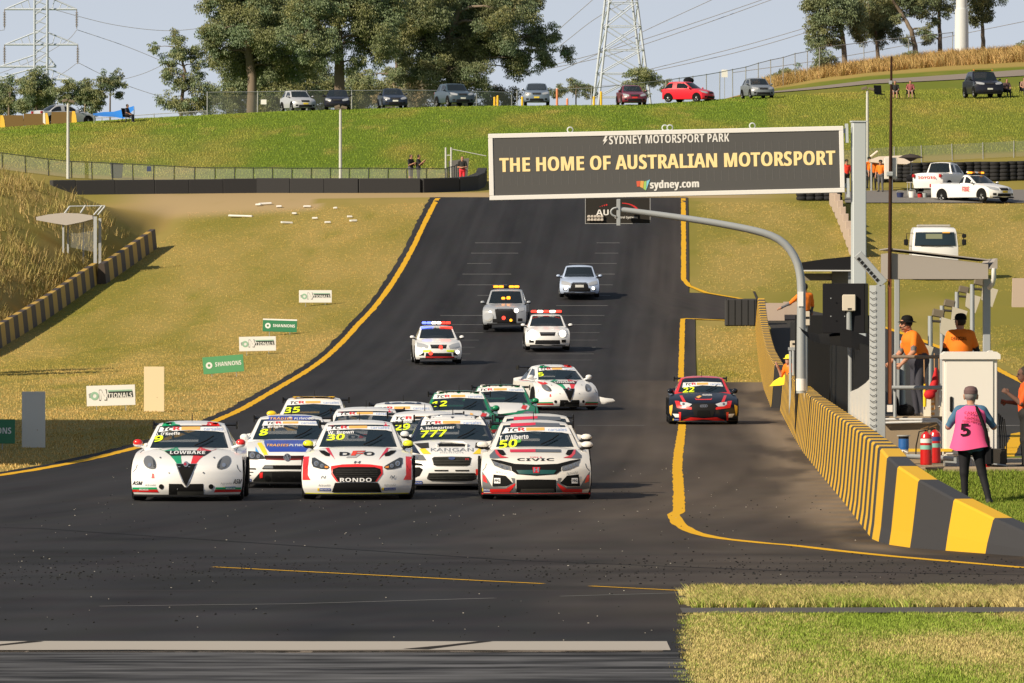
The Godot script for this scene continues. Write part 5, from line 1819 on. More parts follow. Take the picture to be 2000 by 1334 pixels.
	patch_on(c, "roof_panel", ink, [[520, 170], [900, 150], [1280, 170], [1325, 250], [900, 240], [475, 258]], false, 0.008, true)
	patch_on(c, "red_flash", red, [[285, 665], [380, 672], [398, 760], [650, 800], [640, 852], [330, 815]], true, 0.007)
	patch_on(c, "red_flash", red, [[390, 545], [450, 545], [520, 690], [455, 690]], true, 0.007)
	patch_on(c, "headlight", mat("lamp_white", 0.75, 0.76, 0.78, 0.1, 0.3), [[398, 690], [540, 702], [650, 736], [590, 785], [460, 780], [402, 742]], true, 0.011)
	lamp_in(c, 470, 735, 28)
	patch_on(c, "grille", mat("grille_char", 0.018, 0.018, 0.019, 0.5), [[665, 720], [900, 715], [1135, 720], [1165, 800], [1090, 1000], [710, 1000], [640, 815]], false, 0.009)
	patch_on(c, "lower_intake", hole, [[770, 865], [1030, 865], [1050, 985], [750, 985]], false, 0.013)
	for k in 4:
		disc_on(c, "badge_ring", silver, 845 + k * 37, 775, 26, false, 0.014 + k * 0.002)
		disc_on(c, "badge_ring_eye", mat("grille_char", 0.018, 0.018, 0.019, 0.5), 845 + k * 37, 775, 17, false, 0.0155 + k * 0.002)
	patch_on(c, "red_lip", red, [[410, 1092], [620, 1010], [900, 1032], [1180, 1010], [1390, 1092], [1200, 1085], [900, 1056], [600, 1085]], false, 0.012)
	patch_on(c, "red_frame", red, [[366, 905], [415, 905], [410, 1094], [376, 1094]], true, 0.01)
	patch_on(c, "bonnet_line", red, [[710, 592], [740, 622], [900, 626], [1060, 622], [1090, 592], [1068, 645], [732, 645]], false, 0.008)
	patch_on(c, "orange_sticker", mat("vinyl_orange", 0.85, 0.45, 0.12, 0.5), [[735, 582], [820, 546], [868, 560], [800, 608]], false, 0.009)
	words_on(c, "lettering", vw, "MELBOURNE", 885, 516, 1090, 552)
	patch_on(c, "gold_flash", mat("vinyl_gold", 0.75, 0.42, 0.03, 0.5), [[170, 775], [238, 748], [230, 850], [205, 990], [172, 920]], true, 0.007)
	patch_on(c, "white_sticker", vw, [[236, 940], [372, 946], [374, 1015], [292, 1018]], true, 0.009)
	tyre_maker(c, 240, 1042, 368, 1090)
	race_kit(c)
	mirrors(c, ink, black, 0.92, 0.9, 0.085)
	number_and_strip(c, "22", "", [[490, 262], [900, 244], [1310, 258], [1350, 345], [1180, 335], [900, 318], [640, 350], [465, 368]], [520, 266, 1320, 325], [], [470, 362, 715, 465])


func merged(a: Dictionary, b: Dictionary) -> Dictionary:
	var r := a.duplicate()
	for k in b: r[k] = b[k]
	return r


func shield_front(c: Car, cx: float, gy: float, k: float) -> void:
	c.cx = cx; c.gy = gy; c.k = k
	var green := paint("paint_green", 0.0, 0.30, 0.12); var red := paint("paint_red", 0.72, 0.02, 0.018)
	var hole := mat("intake_black", 0.01, 0.01, 0.01, 0.7); var vw := mat("vinyl_white", 0.8, 0.8, 0.8, 0.5)
	var silver := mat("badge_silver", 0.6, 0.6, 0.62, 0.2, 0.8)
	patch_on(c, "green_stripe", green, [[455, 489], [840, 474], [893, 736], [822, 736], [770, 670], [700, 600], [600, 535]])
	patch_on(c, "red_stripe", red, [[1075, 472], [1440, 488], [1310, 535], [1215, 600], [1150, 665], [1103, 736], [1025, 736]])
	patch_on(c, "bonnet_band", mat("vinyl_black", 0.02, 0.02, 0.022, 0.5), [[612, 542], [962, 528], [1312, 540], [1215, 612], [962, 602], [718, 612]], false, 0.01)
	words_on(c, "lettering", vw, "LOWBAKE", 697, 540, 1225, 588, false, 0.014)
	patch_on(c, "shield_trim", silver, [[800, 732], [1122, 732], [1014, 995], [962, 1068], [908, 995]], false, 0.012)
	patch_on(c, "shield_grille", hole, [[816, 744], [1106, 744], [1000, 985], [962, 1050], [922, 985]], false, 0.02)
	disc_on(c, "badge", silver, 957, 750, 38, false, 0.03)
	disc_on(c, "badge_ground", mat("badge_red", 0.35, 0.03, 0.05, 0.3), 945, 752, 20, false, 0.034)
	patch_on(c, "headlight", mat("lamp_glass", 0.22, 0.225, 0.23, 0.15, 0.4), [[318, 640], [370, 605], [440, 630], [490, 690], [512, 760], [505, 805], [430, 812], [350, 780], [308, 710]], true, 0.01, false, 1)
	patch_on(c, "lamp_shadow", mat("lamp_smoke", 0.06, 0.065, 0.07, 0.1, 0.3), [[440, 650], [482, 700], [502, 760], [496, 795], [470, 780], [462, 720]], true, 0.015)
	disc_on(c, "lamp_reflector", mat("lamp_chrome", 0.75, 0.75, 0.76, 0.12, 0.9), 410, 755, 30, true, 0.015)
	patch_on(c, "lower_intake", hole, [[706, 1022], [900, 1024], [940, 1072], [984, 1072], [1020, 1024], [1218, 1022], [1223, 1186], [701, 1190]], false, 0.008)
	patch_on(c, "intake_mesh", mat("grille_mesh", 0.055, 0.055, 0.05, 0.55), [[832, 1132], [1215, 1132], [1217, 1180], [830, 1184]], false, 0.014)
	disc_on(c, "brake_duct", hole, 592, 1065, 37, true, 0.01)
	patch_on(c, "green_stripe", green, [[150, 1082], [520, 1076], [530, 1108], [150, 1114]], true)
	patch_on(c, "red_stripe", red, [[150, 1116], [530, 1110], [552, 1150], [150, 1148]], true)
	patch_on(c, "red_sticker", mat("vinyl_red", 0.62, 0.03, 0.03, 0.5), [[448, 868], [485, 872], [488, 942], [442, 942]], false, 0.007)
	patch_on(c, "roof_flash", green, [[550, 104], [745, 92], [800, 150], [520, 170]], false, 0.008, true)
	patch_on(c, "roof_flash", red, [[1179, 92], [1374, 104], [1404, 168], [1124, 150]], false, 0.008, true)
	for x in [560, 705]:
		disc_on(c, "bonnet_pin", mat("pin_steel", 0.3, 0.3, 0.3, 0.3, 0.8), x, 640 if x == 560 else 860, 12, true, 0.012)
	slats(c, "bonnet_gap", mat("vinyl_black", 0.02, 0.02, 0.022, 0.5), 455, 470, [489], 0.004)


func hex_front(c: Car, leader: bool) -> void:
	c.cx = 894; c.gy = 1250; c.k = 815
	var red := paint("paint_red", 0.72, 0.02, 0.018); var vred := mat("vinyl_crimson", 0.60, 0.03, 0.07, 0.5)
	var hole := mat("intake_black", 0.01, 0.01, 0.01, 0.7); var vw := mat("vinyl_white", 0.8, 0.8, 0.8, 0.5); var black := mat("vinyl_black", 0.02, 0.02, 0.022, 0.5)
	patch_on(c, "red_arch", red, [[122, 648], [206, 640], [200, 760], [196, 900], [236, 970], [122, 972]], true, 0.007)
	patch_on(c, "bonnet_flash", vred, [[428, 516], [482, 514], [520, 575], [588, 690], [560, 655], [470, 570]], true, 0.008)
	patch_on(c, "bonnet_vent", hole, [[340, 553], [420, 553], [505, 600], [500, 635], [440, 630], [375, 592]], true, 0.009)
	patch_on(c, "grey_panel", mat("vinyl_light_grey", 0.38, 0.38, 0.39, 0.5), [[860, 554], [1015, 548], [880, 655], [735, 658]], false, 0.008)
	words_on(c, "lettering", black, "D", 640, 576, 790, 628, false, 0.012)
	words_on(c, "lettering", mat("vinyl_scarlet", 0.75, 0.06, 0.03, 0.5), "F", 805, 562, 975, 628, false, 0.014, 0.4)
	words_on(c, "lettering", black, "O", 985, 572, 1135, 626, false, 0.012)
	patch_on(c, "grille_surround", red, [[530, 776], [700, 752], [894, 746], [1088, 752], [1258, 776], [1262, 880], [1178, 990], [610, 990], [526, 880]], false, 0.009)
	patch_on(c, "grille", hole, [[560, 816], [640, 792], [894, 788], [1148, 792], [1228, 816], [1236, 870], [1150, 992], [640, 992], [553, 870]], false, 0.015)
	slats(c, "grille_bar", mat("grille_mesh", 0.055, 0.055, 0.05, 0.55), 600, 1188, [830, 860, 890, 920], 0.006)
	words_on(c, "lettering", vw, "RONDO", 660, 938, 1105, 992, false, 0.024)
	words_on(c, "badge_letter", mat("pin_steel", 0.3, 0.3, 0.3, 0.3, 0.8), "H", 850, 708, 935, 738, false, 0.012, 0.5)
	patch_on(c, "lower_intake", hole, [[588, 1006], [894, 1002], [1200, 1006], [1246, 1138], [542, 1138]], false, 0.01)
	patch_on(c, "yellow_lip", mat("vinyl_lime_lip", 0.8, 0.75, 0.03, 0.5), [[170, 1144], [540, 1150], [894, 1152], [1248, 1150], [1618, 1144], [1618, 1160], [894, 1172], [170, 1160]], false, 0.02)
	patch_on(c, "headlight", mat("lamp_smoke", 0.06, 0.065, 0.07, 0.1, 0.3), [[250, 665], [290, 657], [400, 720], [500, 776], [510, 800], [470, 822], [380, 815], [275, 790], [250, 740]], true, 0.01)
	lamp_in(c, 318, 745, 34); lamp_in(c, 400, 775, 26)
	patch_on(c, "indicator", mat("amber_lens", 0.7, 0.25, 0.04, 0.2), [[440, 775], [495, 785], [488, 805], [445, 805]], true, 0.014)
	patch_on(c, "roof_flash", vred, [[490, 148], [545, 146], [535, 204], [472, 206]], true, 0.008, true)
	words_on(c, "lettering", mat("text_grey", 0.2, 0.22, 0.25, 0.5), "ActronAir", 350, 1025, 522, 1060, false, 0.009, 0.1, 0.0, false)
	words_on(c, "lettering", mat("text_grey", 0.2, 0.22, 0.25, 0.5), "ActronAir", 1280, 1022, 1450, 1057, false, 0.009, 0.1, 0.0, false)
	tyre_maker(c, 336, 1084, 525, 1122); tyre_maker(c, 1252, 1076, 1446, 1114)
	if leader:
		for x in [385, 1360]:
			words_on(c, "lettering", mat("text_grey", 0.2, 0.22, 0.25, 0.5), "N", x, 905, x + 62, 945, false, 0.009, 0.4)


func wing_front(c: Car) -> void:
	c.cx = 905; c.gy = 1270; c.k = 818
	var red := paint("paint_red", 0.72, 0.02, 0.018); var hole := mat("intake_black", 0.01, 0.01, 0.01, 0.7); var vw := mat("vinyl_white", 0.8, 0.8, 0.8, 0.5); var black := mat("vinyl_black", 0.02, 0.02, 0.022, 0.5)
	var slate := mat("vinyl_slate", 0.10, 0.115, 0.14, 0.5); var grey := mat("vinyl_grey", 0.13, 0.135, 0.14, 0.5); var vred := mat("vinyl_crimson", 0.60, 0.03, 0.07, 0.5)
	patch_on(c, "grey_panel", slate, [[245, 640], [322, 562], [400, 655], [516, 675], [300, 690], [250, 682]], true, 0.006)
	patch_on(c, "red_edge", red, [[322, 560], [350, 560], [420, 648], [515, 674], [400, 678], [340, 622]], true, 0.01)
	patch_on(c, "bonnet_vent", hole, [[352, 562], [440, 567], [480, 628], [430, 645], [392, 626]], true, 0.013)
	words_on(c, "lettering", black, "CIVIC", 635, 682, 1165, 720, false, 0.009)
	words_on(c, "lettering", vred, "TYPE R", 815, 660, 990, 675, false, 0.009)
	patch_on(c, "scuttle_stripe", vred, [[540, 556], [905, 550], [905, 592], [540, 594]], false, 0.01)
	patch_on(c, "scuttle_stripe", slate, [[905, 550], [1270, 556], [1270, 596], [905, 592]], false, 0.01)
	patch_on(c, "grille", hole, [[262, 696], [400, 716], [600, 762], [905, 772], [1210, 762], [1410, 716], [1548, 696], [1530, 726], [1262, 800], [1254, 858], [1180, 905], [905, 925], [630, 905], [556, 858], [548, 800], [280, 726]], false, 0.008)
	patch_on(c, "headlight", mat("lamp_glass", 0.22, 0.225, 0.23, 0.15, 0.4), [[275, 722], [420, 772], [536, 802], [548, 858], [440, 840], [312, 790]], true, 0.013)
	for q in [[350, 775], [415, 800], [485, 825]]:
		lamp_in(c, q[0], q[1], 20)
	patch_on(c, "grille_band", mat("vinyl_teal", 0.008, 0.07, 0.065, 0.4), [[620, 850], [905, 846], [1190, 850], [1150, 900], [905, 908], [660, 900]], false, 0.014)
	patch_on(c, "badge", mat("badge_bright_red", 0.6, 0.02, 0.03, 0.25), [[852, 815], [958, 815], [948, 888], [862, 888]], false, 0.022)
	words_on(c, "badge_letter", mat("badge_silver", 0.6, 0.6, 0.62, 0.2, 0.8), "H", 868, 822, 942, 880, false, 0.028)
	patch_on(c, "grey_corner", grey, [[138, 872], [205, 962], [280, 1085], [480, 1088], [572, 1020], [545, 955], [600, 962], [612, 1160], [520, 1162], [138, 1112]], true, 0.006)
	patch_on(c, "fog_pod", hole, [[300, 912], [470, 926], [570, 1030], [470, 1076], [282, 1080]], true, 0.011)
	for x in [310, 1405]:
		patch_on(c, "white_sticker", vw, [[x, 962], [x + 88, 962], [x + 88, 1036], [x, 1036]], false, 0.016)
		words_on(c, "lettering", black, "PPG", x + 10, 978, x + 78, 1018, false, 0.02)
	patch_on(c, "red_lip", red, [[250, 1116], [470, 1110], [608, 1030], [600, 1062], [522, 1160], [250, 1164]], true, 0.011)
	patch_on(c, "red_splitter_edge", red, [[128, 1166], [905, 1166], [1682, 1166], [1682, 1196], [905, 1192], [128, 1196]], false, 0.022)
	patch_on(c, "red_accent", red, [[142, 920], [182, 926], [216, 1036], [156, 1010]], true, 0.011)
	patch_on(c, "lower_intake", hole, [[622, 982], [905, 976], [1188, 982], [1190, 1160], [620, 1160]], false, 0.012)
	patch_on(c, "intake_mesh", mat("grille_mesh", 0.055, 0.055, 0.05, 0.55), [[690, 1108], [1150, 1104], [1170, 1156], [680, 1156]], false, 0.017)
	words_on(c, "lettering", mat("text_grey", 0.2, 0.22, 0.25, 0.5), "ActronAir", 330, 860, 495, 900, false, 0.009, 0.1, -0.4, false)
	words_on(c, "lettering", mat("text_grey", 0.2, 0.22, 0.25, 0.5), "ActronAir", 1335, 868, 1500, 908, false, 0.009, 0.1, 0.4, false)
	tyre_maker(c, 136, 1106, 250, 1155)
	patch_on(c, "roof_stripe", vred, [[565, 184], [925, 170], [925, 204], [740, 218], [560, 236]], false, 0.008, true)
	patch_on(c, "roof_stripe", slate, [[925, 170], [1270, 184], [1280, 236], [905, 224], [580, 240], [740, 220], [925, 205]], false, 0.009, true)


func plain_front(c: Car, base: Material, dark: Material, accent: Material) -> void:
	c.cx = 962; c.gy = 1285; c.k = 863
	var hole := mat("intake_black", 0.01, 0.01, 0.01, 0.7)
	patch_on(c, "bonnet", base, [[300, 500], [962, 482], [1624, 500], [1560, 640], [962, 720], [364, 640]], false, 0.004)
	patch_on(c, "grille", hole, [[560, 760], [962, 745], [1364, 760], [1330, 850], [962, 870], [594, 850]], false, 0.008)
	patch_on(c, "headlight", mat("lamp_glass", 0.22, 0.225, 0.23, 0.15, 0.4), [[250, 690], [420, 680], [540, 770], [500, 820], [270, 800]], true, 0.009)
	lamp_in(c, 370, 745, 36)
	patch_on(c, "lower_intake", hole, [[520, 1000], [962, 990], [1404, 1000], [1440, 1170], [484, 1170]], false, 0.008)
	patch_on(c, "side_intake", dark, [[190, 960], [420, 990], [440, 1120], [200, 1100]], true, 0.008)
	patch_on(c, "accent_stripe", accent, [[150, 880], [480, 900], [500, 960], [150, 940]], true, 0.007)
	patch_on(c, "tow_strap", mat("vinyl_red", 0.62, 0.03, 0.03, 0.5), [[1280, 900], [1330, 900], [1326, 980], [1284, 980]], false, 0.014)


# ---------- overhead sign and mast arm ----------
func galv() -> Material:
	if mats.has("galvanised"): return mats["galvanised"]
	var tex := grain(128, [[10, 1.0, 1, 1], [40, 1.0, 1, 1]], 0.72, 1.0, 91)
	var m := textured("galvanised", tex, Vector3(1.5, 1.5, 1.5), 0.5, false, lin(0.52, 0.55, 0.56))
	m.metallic = 0.15
	return m


func gantry() -> void:
	var d := 180.0
	var s := LENS / d
	var steel := mat("painted_steel", 0.50, 0.54, 0.55, 0.5)
	var x := xat(1677, d)
	var base := Vector3(x, 0.0, -d)
	var t := thing("overhead_sign", "wide dark overhead sign with pale yellow slogan, cantilevered from one grey post", "sign", base)
	var mb := MB.new()
	mb.box(Vector3(0, 3.65, 0), Vector3(0.3, 7.5, 0.3), Basis(Vector3.UP, 0.12), 0.02)
	put(mb, "post", steel, t)
	mb = MB.new()
	mb.box(Vector3(0, 7.41, 0), Vector3(0.34, 0.03, 0.34), Basis(Vector3.UP, 0.12))
	put(mb, "post_cap", steel, t)
	var c := pt(1301.5, 319, d) - base + Vector3(0, 0, 0.1)
	var tb := Transform3D(Basis(Vector3.BACK, 0.0224), c)
	var put_in := func(m: MB, called: String, mm: Material, parent: Node) -> MeshInstance3D:
		var o := put(m, called, mm, parent)
		o.transform = tb
		return o
	mb = MB.new()
	mb.box(Vector3.ZERO, Vector3(7.6, 1.27, 0.16))
	var face: MeshInstance3D = put_in.call(mb, "panel", mat("sign_charcoal", 0.085, 0.083, 0.08, 0.6), t)
	var white := mat("sign_white", 0.80, 0.78, 0.74, 0.5)
	for q in [[Vector3(0, 0.68, 0), Vector3(7.8, 0.1, 0.2)], [Vector3(0, -0.68, 0), Vector3(7.8, 0.1, 0.2)], [Vector3(-3.85, 0, 0), Vector3(0.1, 1.26, 0.2)], [Vector3(3.85, 0, 0), Vector3(0.1, 1.26, 0.2)]]:
		mb = MB.new()
		mb.box(q[0], q[1], Basis.IDENTITY, 0.008)
		put_in.call(mb, "frame", white, t)
	# rows of the dark module grid, a hair proud
	var grid := MB.new()
	for i in 46:
		var gx := -3.6 + i * 0.16
		grid.box(Vector3(gx, 0.33, 0.081), Vector3(0.006, 0.2, 0.004)); grid.box(Vector3(gx, -0.3, 0.081), Vector3(0.006, 0.24, 0.004))
	var gi := put(grid, "module_seams", mat("sign_seam", 0.16, 0.155, 0.15, 0.6), face)
	var add := func(str_: String, x0: float, x1: float, y0: float, y1: float, m: Material, fat: float) -> void:
		for k in (3 if fat > 0.0 else 1):
			var l := letters(str_, font_bold, x0 + (k - 1) * fat, x1 + (k - 1) * fat, y0, y1, 0.088 + k * 0.0004)
			put(l, "lettering", m, face)
	add.call("SYDNEY MOTORSPORT PARK", -1.25, 1.39, 0.44, 0.63, white, 0.0)
	add.call("THE HOME OF AUSTRALIAN MOTORSPORT", -3.66, 3.7, -0.12, 0.2, mat("sign_yellow", 1.0, 0.76, 0.36, 0.5), 0.008)
	add.call("sydney.com", -0.37, 0.70, -0.6, -0.37, white, 0.006)
	mb = MB.new()
	mb.prism(PackedVector2Array([Vector2(-1.33, 0.63), Vector2(-1.28, 0.63), Vector2(-1.32, 0.55), Vector2(-1.28, 0.55), Vector2(-1.38, 0.43), Vector2(-1.35, 0.51), Vector2(-1.39, 0.51)]), 0.084, 0.09)
	put(mb, "bolt_mark", white, face)
	for q in [[[[-0.67, -0.38], [-0.585, -0.375], [-0.6, -0.5], [-0.66, -0.5]], mat("mark_red", 0.7, 0.12, 0.06, 0.5)], [[[-0.58, -0.375], [-0.505, -0.38], [-0.525, -0.54], [-0.595, -0.505]], mat("mark_orange", 0.75, 0.4, 0.1, 0.5)], [[[-0.5, -0.39], [-0.45, -0.38], [-0.465, -0.59], [-0.52, -0.55]], mat("mark_green", 0.35, 0.6, 0.15, 0.5)], [[[-0.445, -0.38], [-0.37, -0.35], [-0.43, -0.5], [-0.46, -0.585]], mat("mark_sky", 0.25, 0.6, 0.75, 0.5)]]:
		var lp := PackedVector2Array()
		for w in q[0]: lp.append(Vector2(w[0], w[1]))
		mb = MB.new()
		mb.prism(lp, 0.084, 0.09)
		put(mb, "leaf_mark", q[1], face)
	for q in [[3.95, 0.62], [3.95, -0.58]]:
		mb = MB.new()
		mb.box(Vector3(q[0], q[1], -0.02), Vector3(0.12, 0.1, 0.12))
		mb.box(Vector3(q[0] + 0.02, q[1] - 0.05, 0.02), Vector3(0.07, 0.42, 0.07))
		put_in.call(mb, "bracket", steel, t)
	for q in [-2.1, -0.02, 0.09, 1.9]:
		mb = MB.new()
		mb.lathe([Vector2(0.05, 0.0), Vector2(0.075, 0.01), Vector2(0.075, 0.03), Vector2(0.05, 0.04)], 10, Vector3(q, 0.78, 0), Basis(Vector3.RIGHT, PI / 2))
		put_in.call(mb, "lifting_eye", steel, t)
	# mast arm standing on the wall
	d = 190.0
	base = pt(1565, 763, d)
	t = thing("mast_arm", "grey curved steel mast arm standing on the striped wall and reaching out over the track", "mast arm", base)
	var path := []
	var cv := Curve3D.new()
	var ctl := [[1565, 768], [1565, 640], [1565, 560], [1560, 522], [1545, 490], [1520, 467], [1480, 452], [1400, 436], [1300, 421], [1209, 409]]
	for k in ctl.size():
		var a := pt(ctl[maxi(k - 1, 0)][0], ctl[maxi(k - 1, 0)][1], d); var b := pt(ctl[mini(k + 1, ctl.size() - 1)][0], ctl[mini(k + 1, ctl.size() - 1)][1], d)
		cv.add_point(pt(ctl[k][0], ctl[k][1], d) - base, -(b - a) * 0.15, (b - a) * 0.15)
	var rad := []
	for k in 41:
		path.append(cv.sample_baked(cv.get_baked_length() * k / 40.0)); rad.append(lerpf(0.115, 0.065, k / 40.0))
	mb = MB.new()
	mb.tube(path, rad, 12)
	put(mb, "arm", galv(), t)
	mb = MB.new()
	mb.box(pt(1208, 415, d) - base + Vector3(0, 0, 0.06), Vector3(0.09, 0.62, 0.05), Basis.IDENTITY, 0.008)
	put(mb, "end_bracket", galv(), t)
	mb = MB.new()
	var hk := []
	for k in 9:
		var a := PI * 0.5 + PI * 0.95 * k / 8.0
		hk.append(pt(1204, 416, d) - base + Vector3(cos(a) * 0.13, sin(a) * 0.1 + 0.02, 0.1))
	mb.tube(hk, 0.025, 6)
	put(mb, "cable_hook", galv(), t)
	mb = MB.new()
	mb.box(pt(1563, 584, d) - base + Vector3(0, 0, 0.115), Vector3(0.13, 0.34, 0.02))
	put(mb, "notice", white, t)
	mb = MB.new()
	mb.lathe([Vector2(0.118, 0.0), Vector2(0.12, 0.0), Vector2(0.12, 0.28), Vector2(0.117, 0.28)], 14)
	put(mb, "white_collar", white, t)
	# sponsor board under the sign, on the end of the arm
	d = 190.3
	base = pt(1206.5, 412, d)
	t = thing("sponsor_board", "small black board with white lettering and a red swoosh below the wide sign", "sign", base)
	mb = MB.new()
	mb.box(Vector3.ZERO, Vector3(1.5, 0.58, 0.04))
	put(mb, "board", mat("board_black", 0.035, 0.032, 0.028, 0.6), t)
	for q in [[Vector3(-0.752, 0, 0), Vector3(0.012, 0.6, 0.05)], [Vector3(0.752, 0, 0), Vector3(0.012, 0.6, 0.05)], [Vector3(0, -0.293, 0), Vector3(1.49, 0.01, 0.05)]]:
		mb = MB.new()
		mb.box(q[0], q[1])
		put(mb, "edging", mat("edge_grey", 0.4, 0.4, 0.4, 0.5), t)
	put(letters("AU", font_bold, -0.5, -0.21, -0.1, 0.03, 0.024), "lettering", white, t)
	put(letters("Control Systems", font_bold, -0.07, 0.46, -0.19, -0.12, 0.024), "lettering", white, t)
	var sw := PackedVector2Array(); var back := []
	for k in 9:
		var a := lerpf(PI * 0.5, -0.05, k / 8.0)
		sw.append(Vector2(0.1 + cos(a) * 0.4, -0.03 + sin(a) * 0.22)); back.append(Vector2(0.1 + cos(a) * 0.34, -0.03 + sin(a) * 0.2))
	back.reverse()
	for b in back: sw.append(b)
	mb = MB.new(); mb.prism(sw, 0.021, 0.025)
	put(mb, "red_swoosh", mat("vinyl_red", 0.62, 0.03, 0.03, 0.5), t)
	for k in 4:
		mb = MB.new()
		mb.lathe([Vector2(0.0, 0.0), Vector2(0.009 + k * 0.004, 0.0)], 10, Vector3(-0.41 + k * 0.05, 0.1 + k * 0.014, 0.024), Basis(Vector3.RIGHT, PI / 2))
		put(mb, "red_dot", mat("vinyl_red", 0.62, 0.03, 0.03, 0.5), t)
	for r in 2:
		for k in 5:
			mb = MB.new()
			mb.box(Vector3(-0.67 + k * 0.076, -0.13 - r * 0.075, 0.05), Vector3(0.07, 0.062, 0.07), Basis.IDENTITY, 0.01)
			put(mb, "lamp_module", mat("module_beige", 0.55, 0.49, 0.42, 0.6), t)


# ---------- marshals' post behind the wall ----------
func corrugated(called: String, label: String, cat: String, path: Array, y0: float, tops: Array, pitch: float, amp: float, m: Material) -> Node3D:
	# upright sheet following [x, d] points; each pitch is one panel
	var t := thing(called, label, cat)
	var total := 0.0
	for i in path.size() - 1:
		total += Vector2(path[i][0], path[i][1]).distance_to(Vector2(path[i + 1][0], path[i + 1][1]))
	var n := int(total / pitch)
	var at_ := func(u: float) -> Vector3:
		var l := u * total
		for i in path.size() - 1:
			var a := Vector2(path[i][0], path[i][1]); var b := Vector2(path[i + 1][0], path[i + 1][1])
			var w := a.distance_to(b)
			if l <= w or i == path.size() - 2:
				var p := a.lerp(b, clampf(l / w, 0, 1))
				return Vector3(p.x, lerpf(tops[i], tops[i + 1], clampf(l / w, 0, 1)), -p.y)
			l -= w
		return Vector3.ZERO
	for k in n:
		var mb := MB.new()
		var rows := []
		for e in 7:
			var u := (k + e / 6.0) / n
			var p: Vector3 = at_.call(u); var q: Vector3 = at_.call(minf(u + 0.002, 1.0)); var q0: Vector3 = at_.call(maxf(u - 0.002, 0.0))
			var dir := Vector3(q.x - q0.x, 0, q.z - q0.z).normalized()
			var side := dir.cross(Vector3.UP)
			var o := side * amp * sin(e / 6.0 * TAU)
			var g := flat_ground(p.x, -p.z)
			rows.append([Vector3(p.x, g + y0, p.z) + o, Vector3(p.x, g + p.y, p.z) + o])
		mb.sheet(rows, Vector3(60, 1, -150))
		put(mb, "sheet", m, t)
	return t


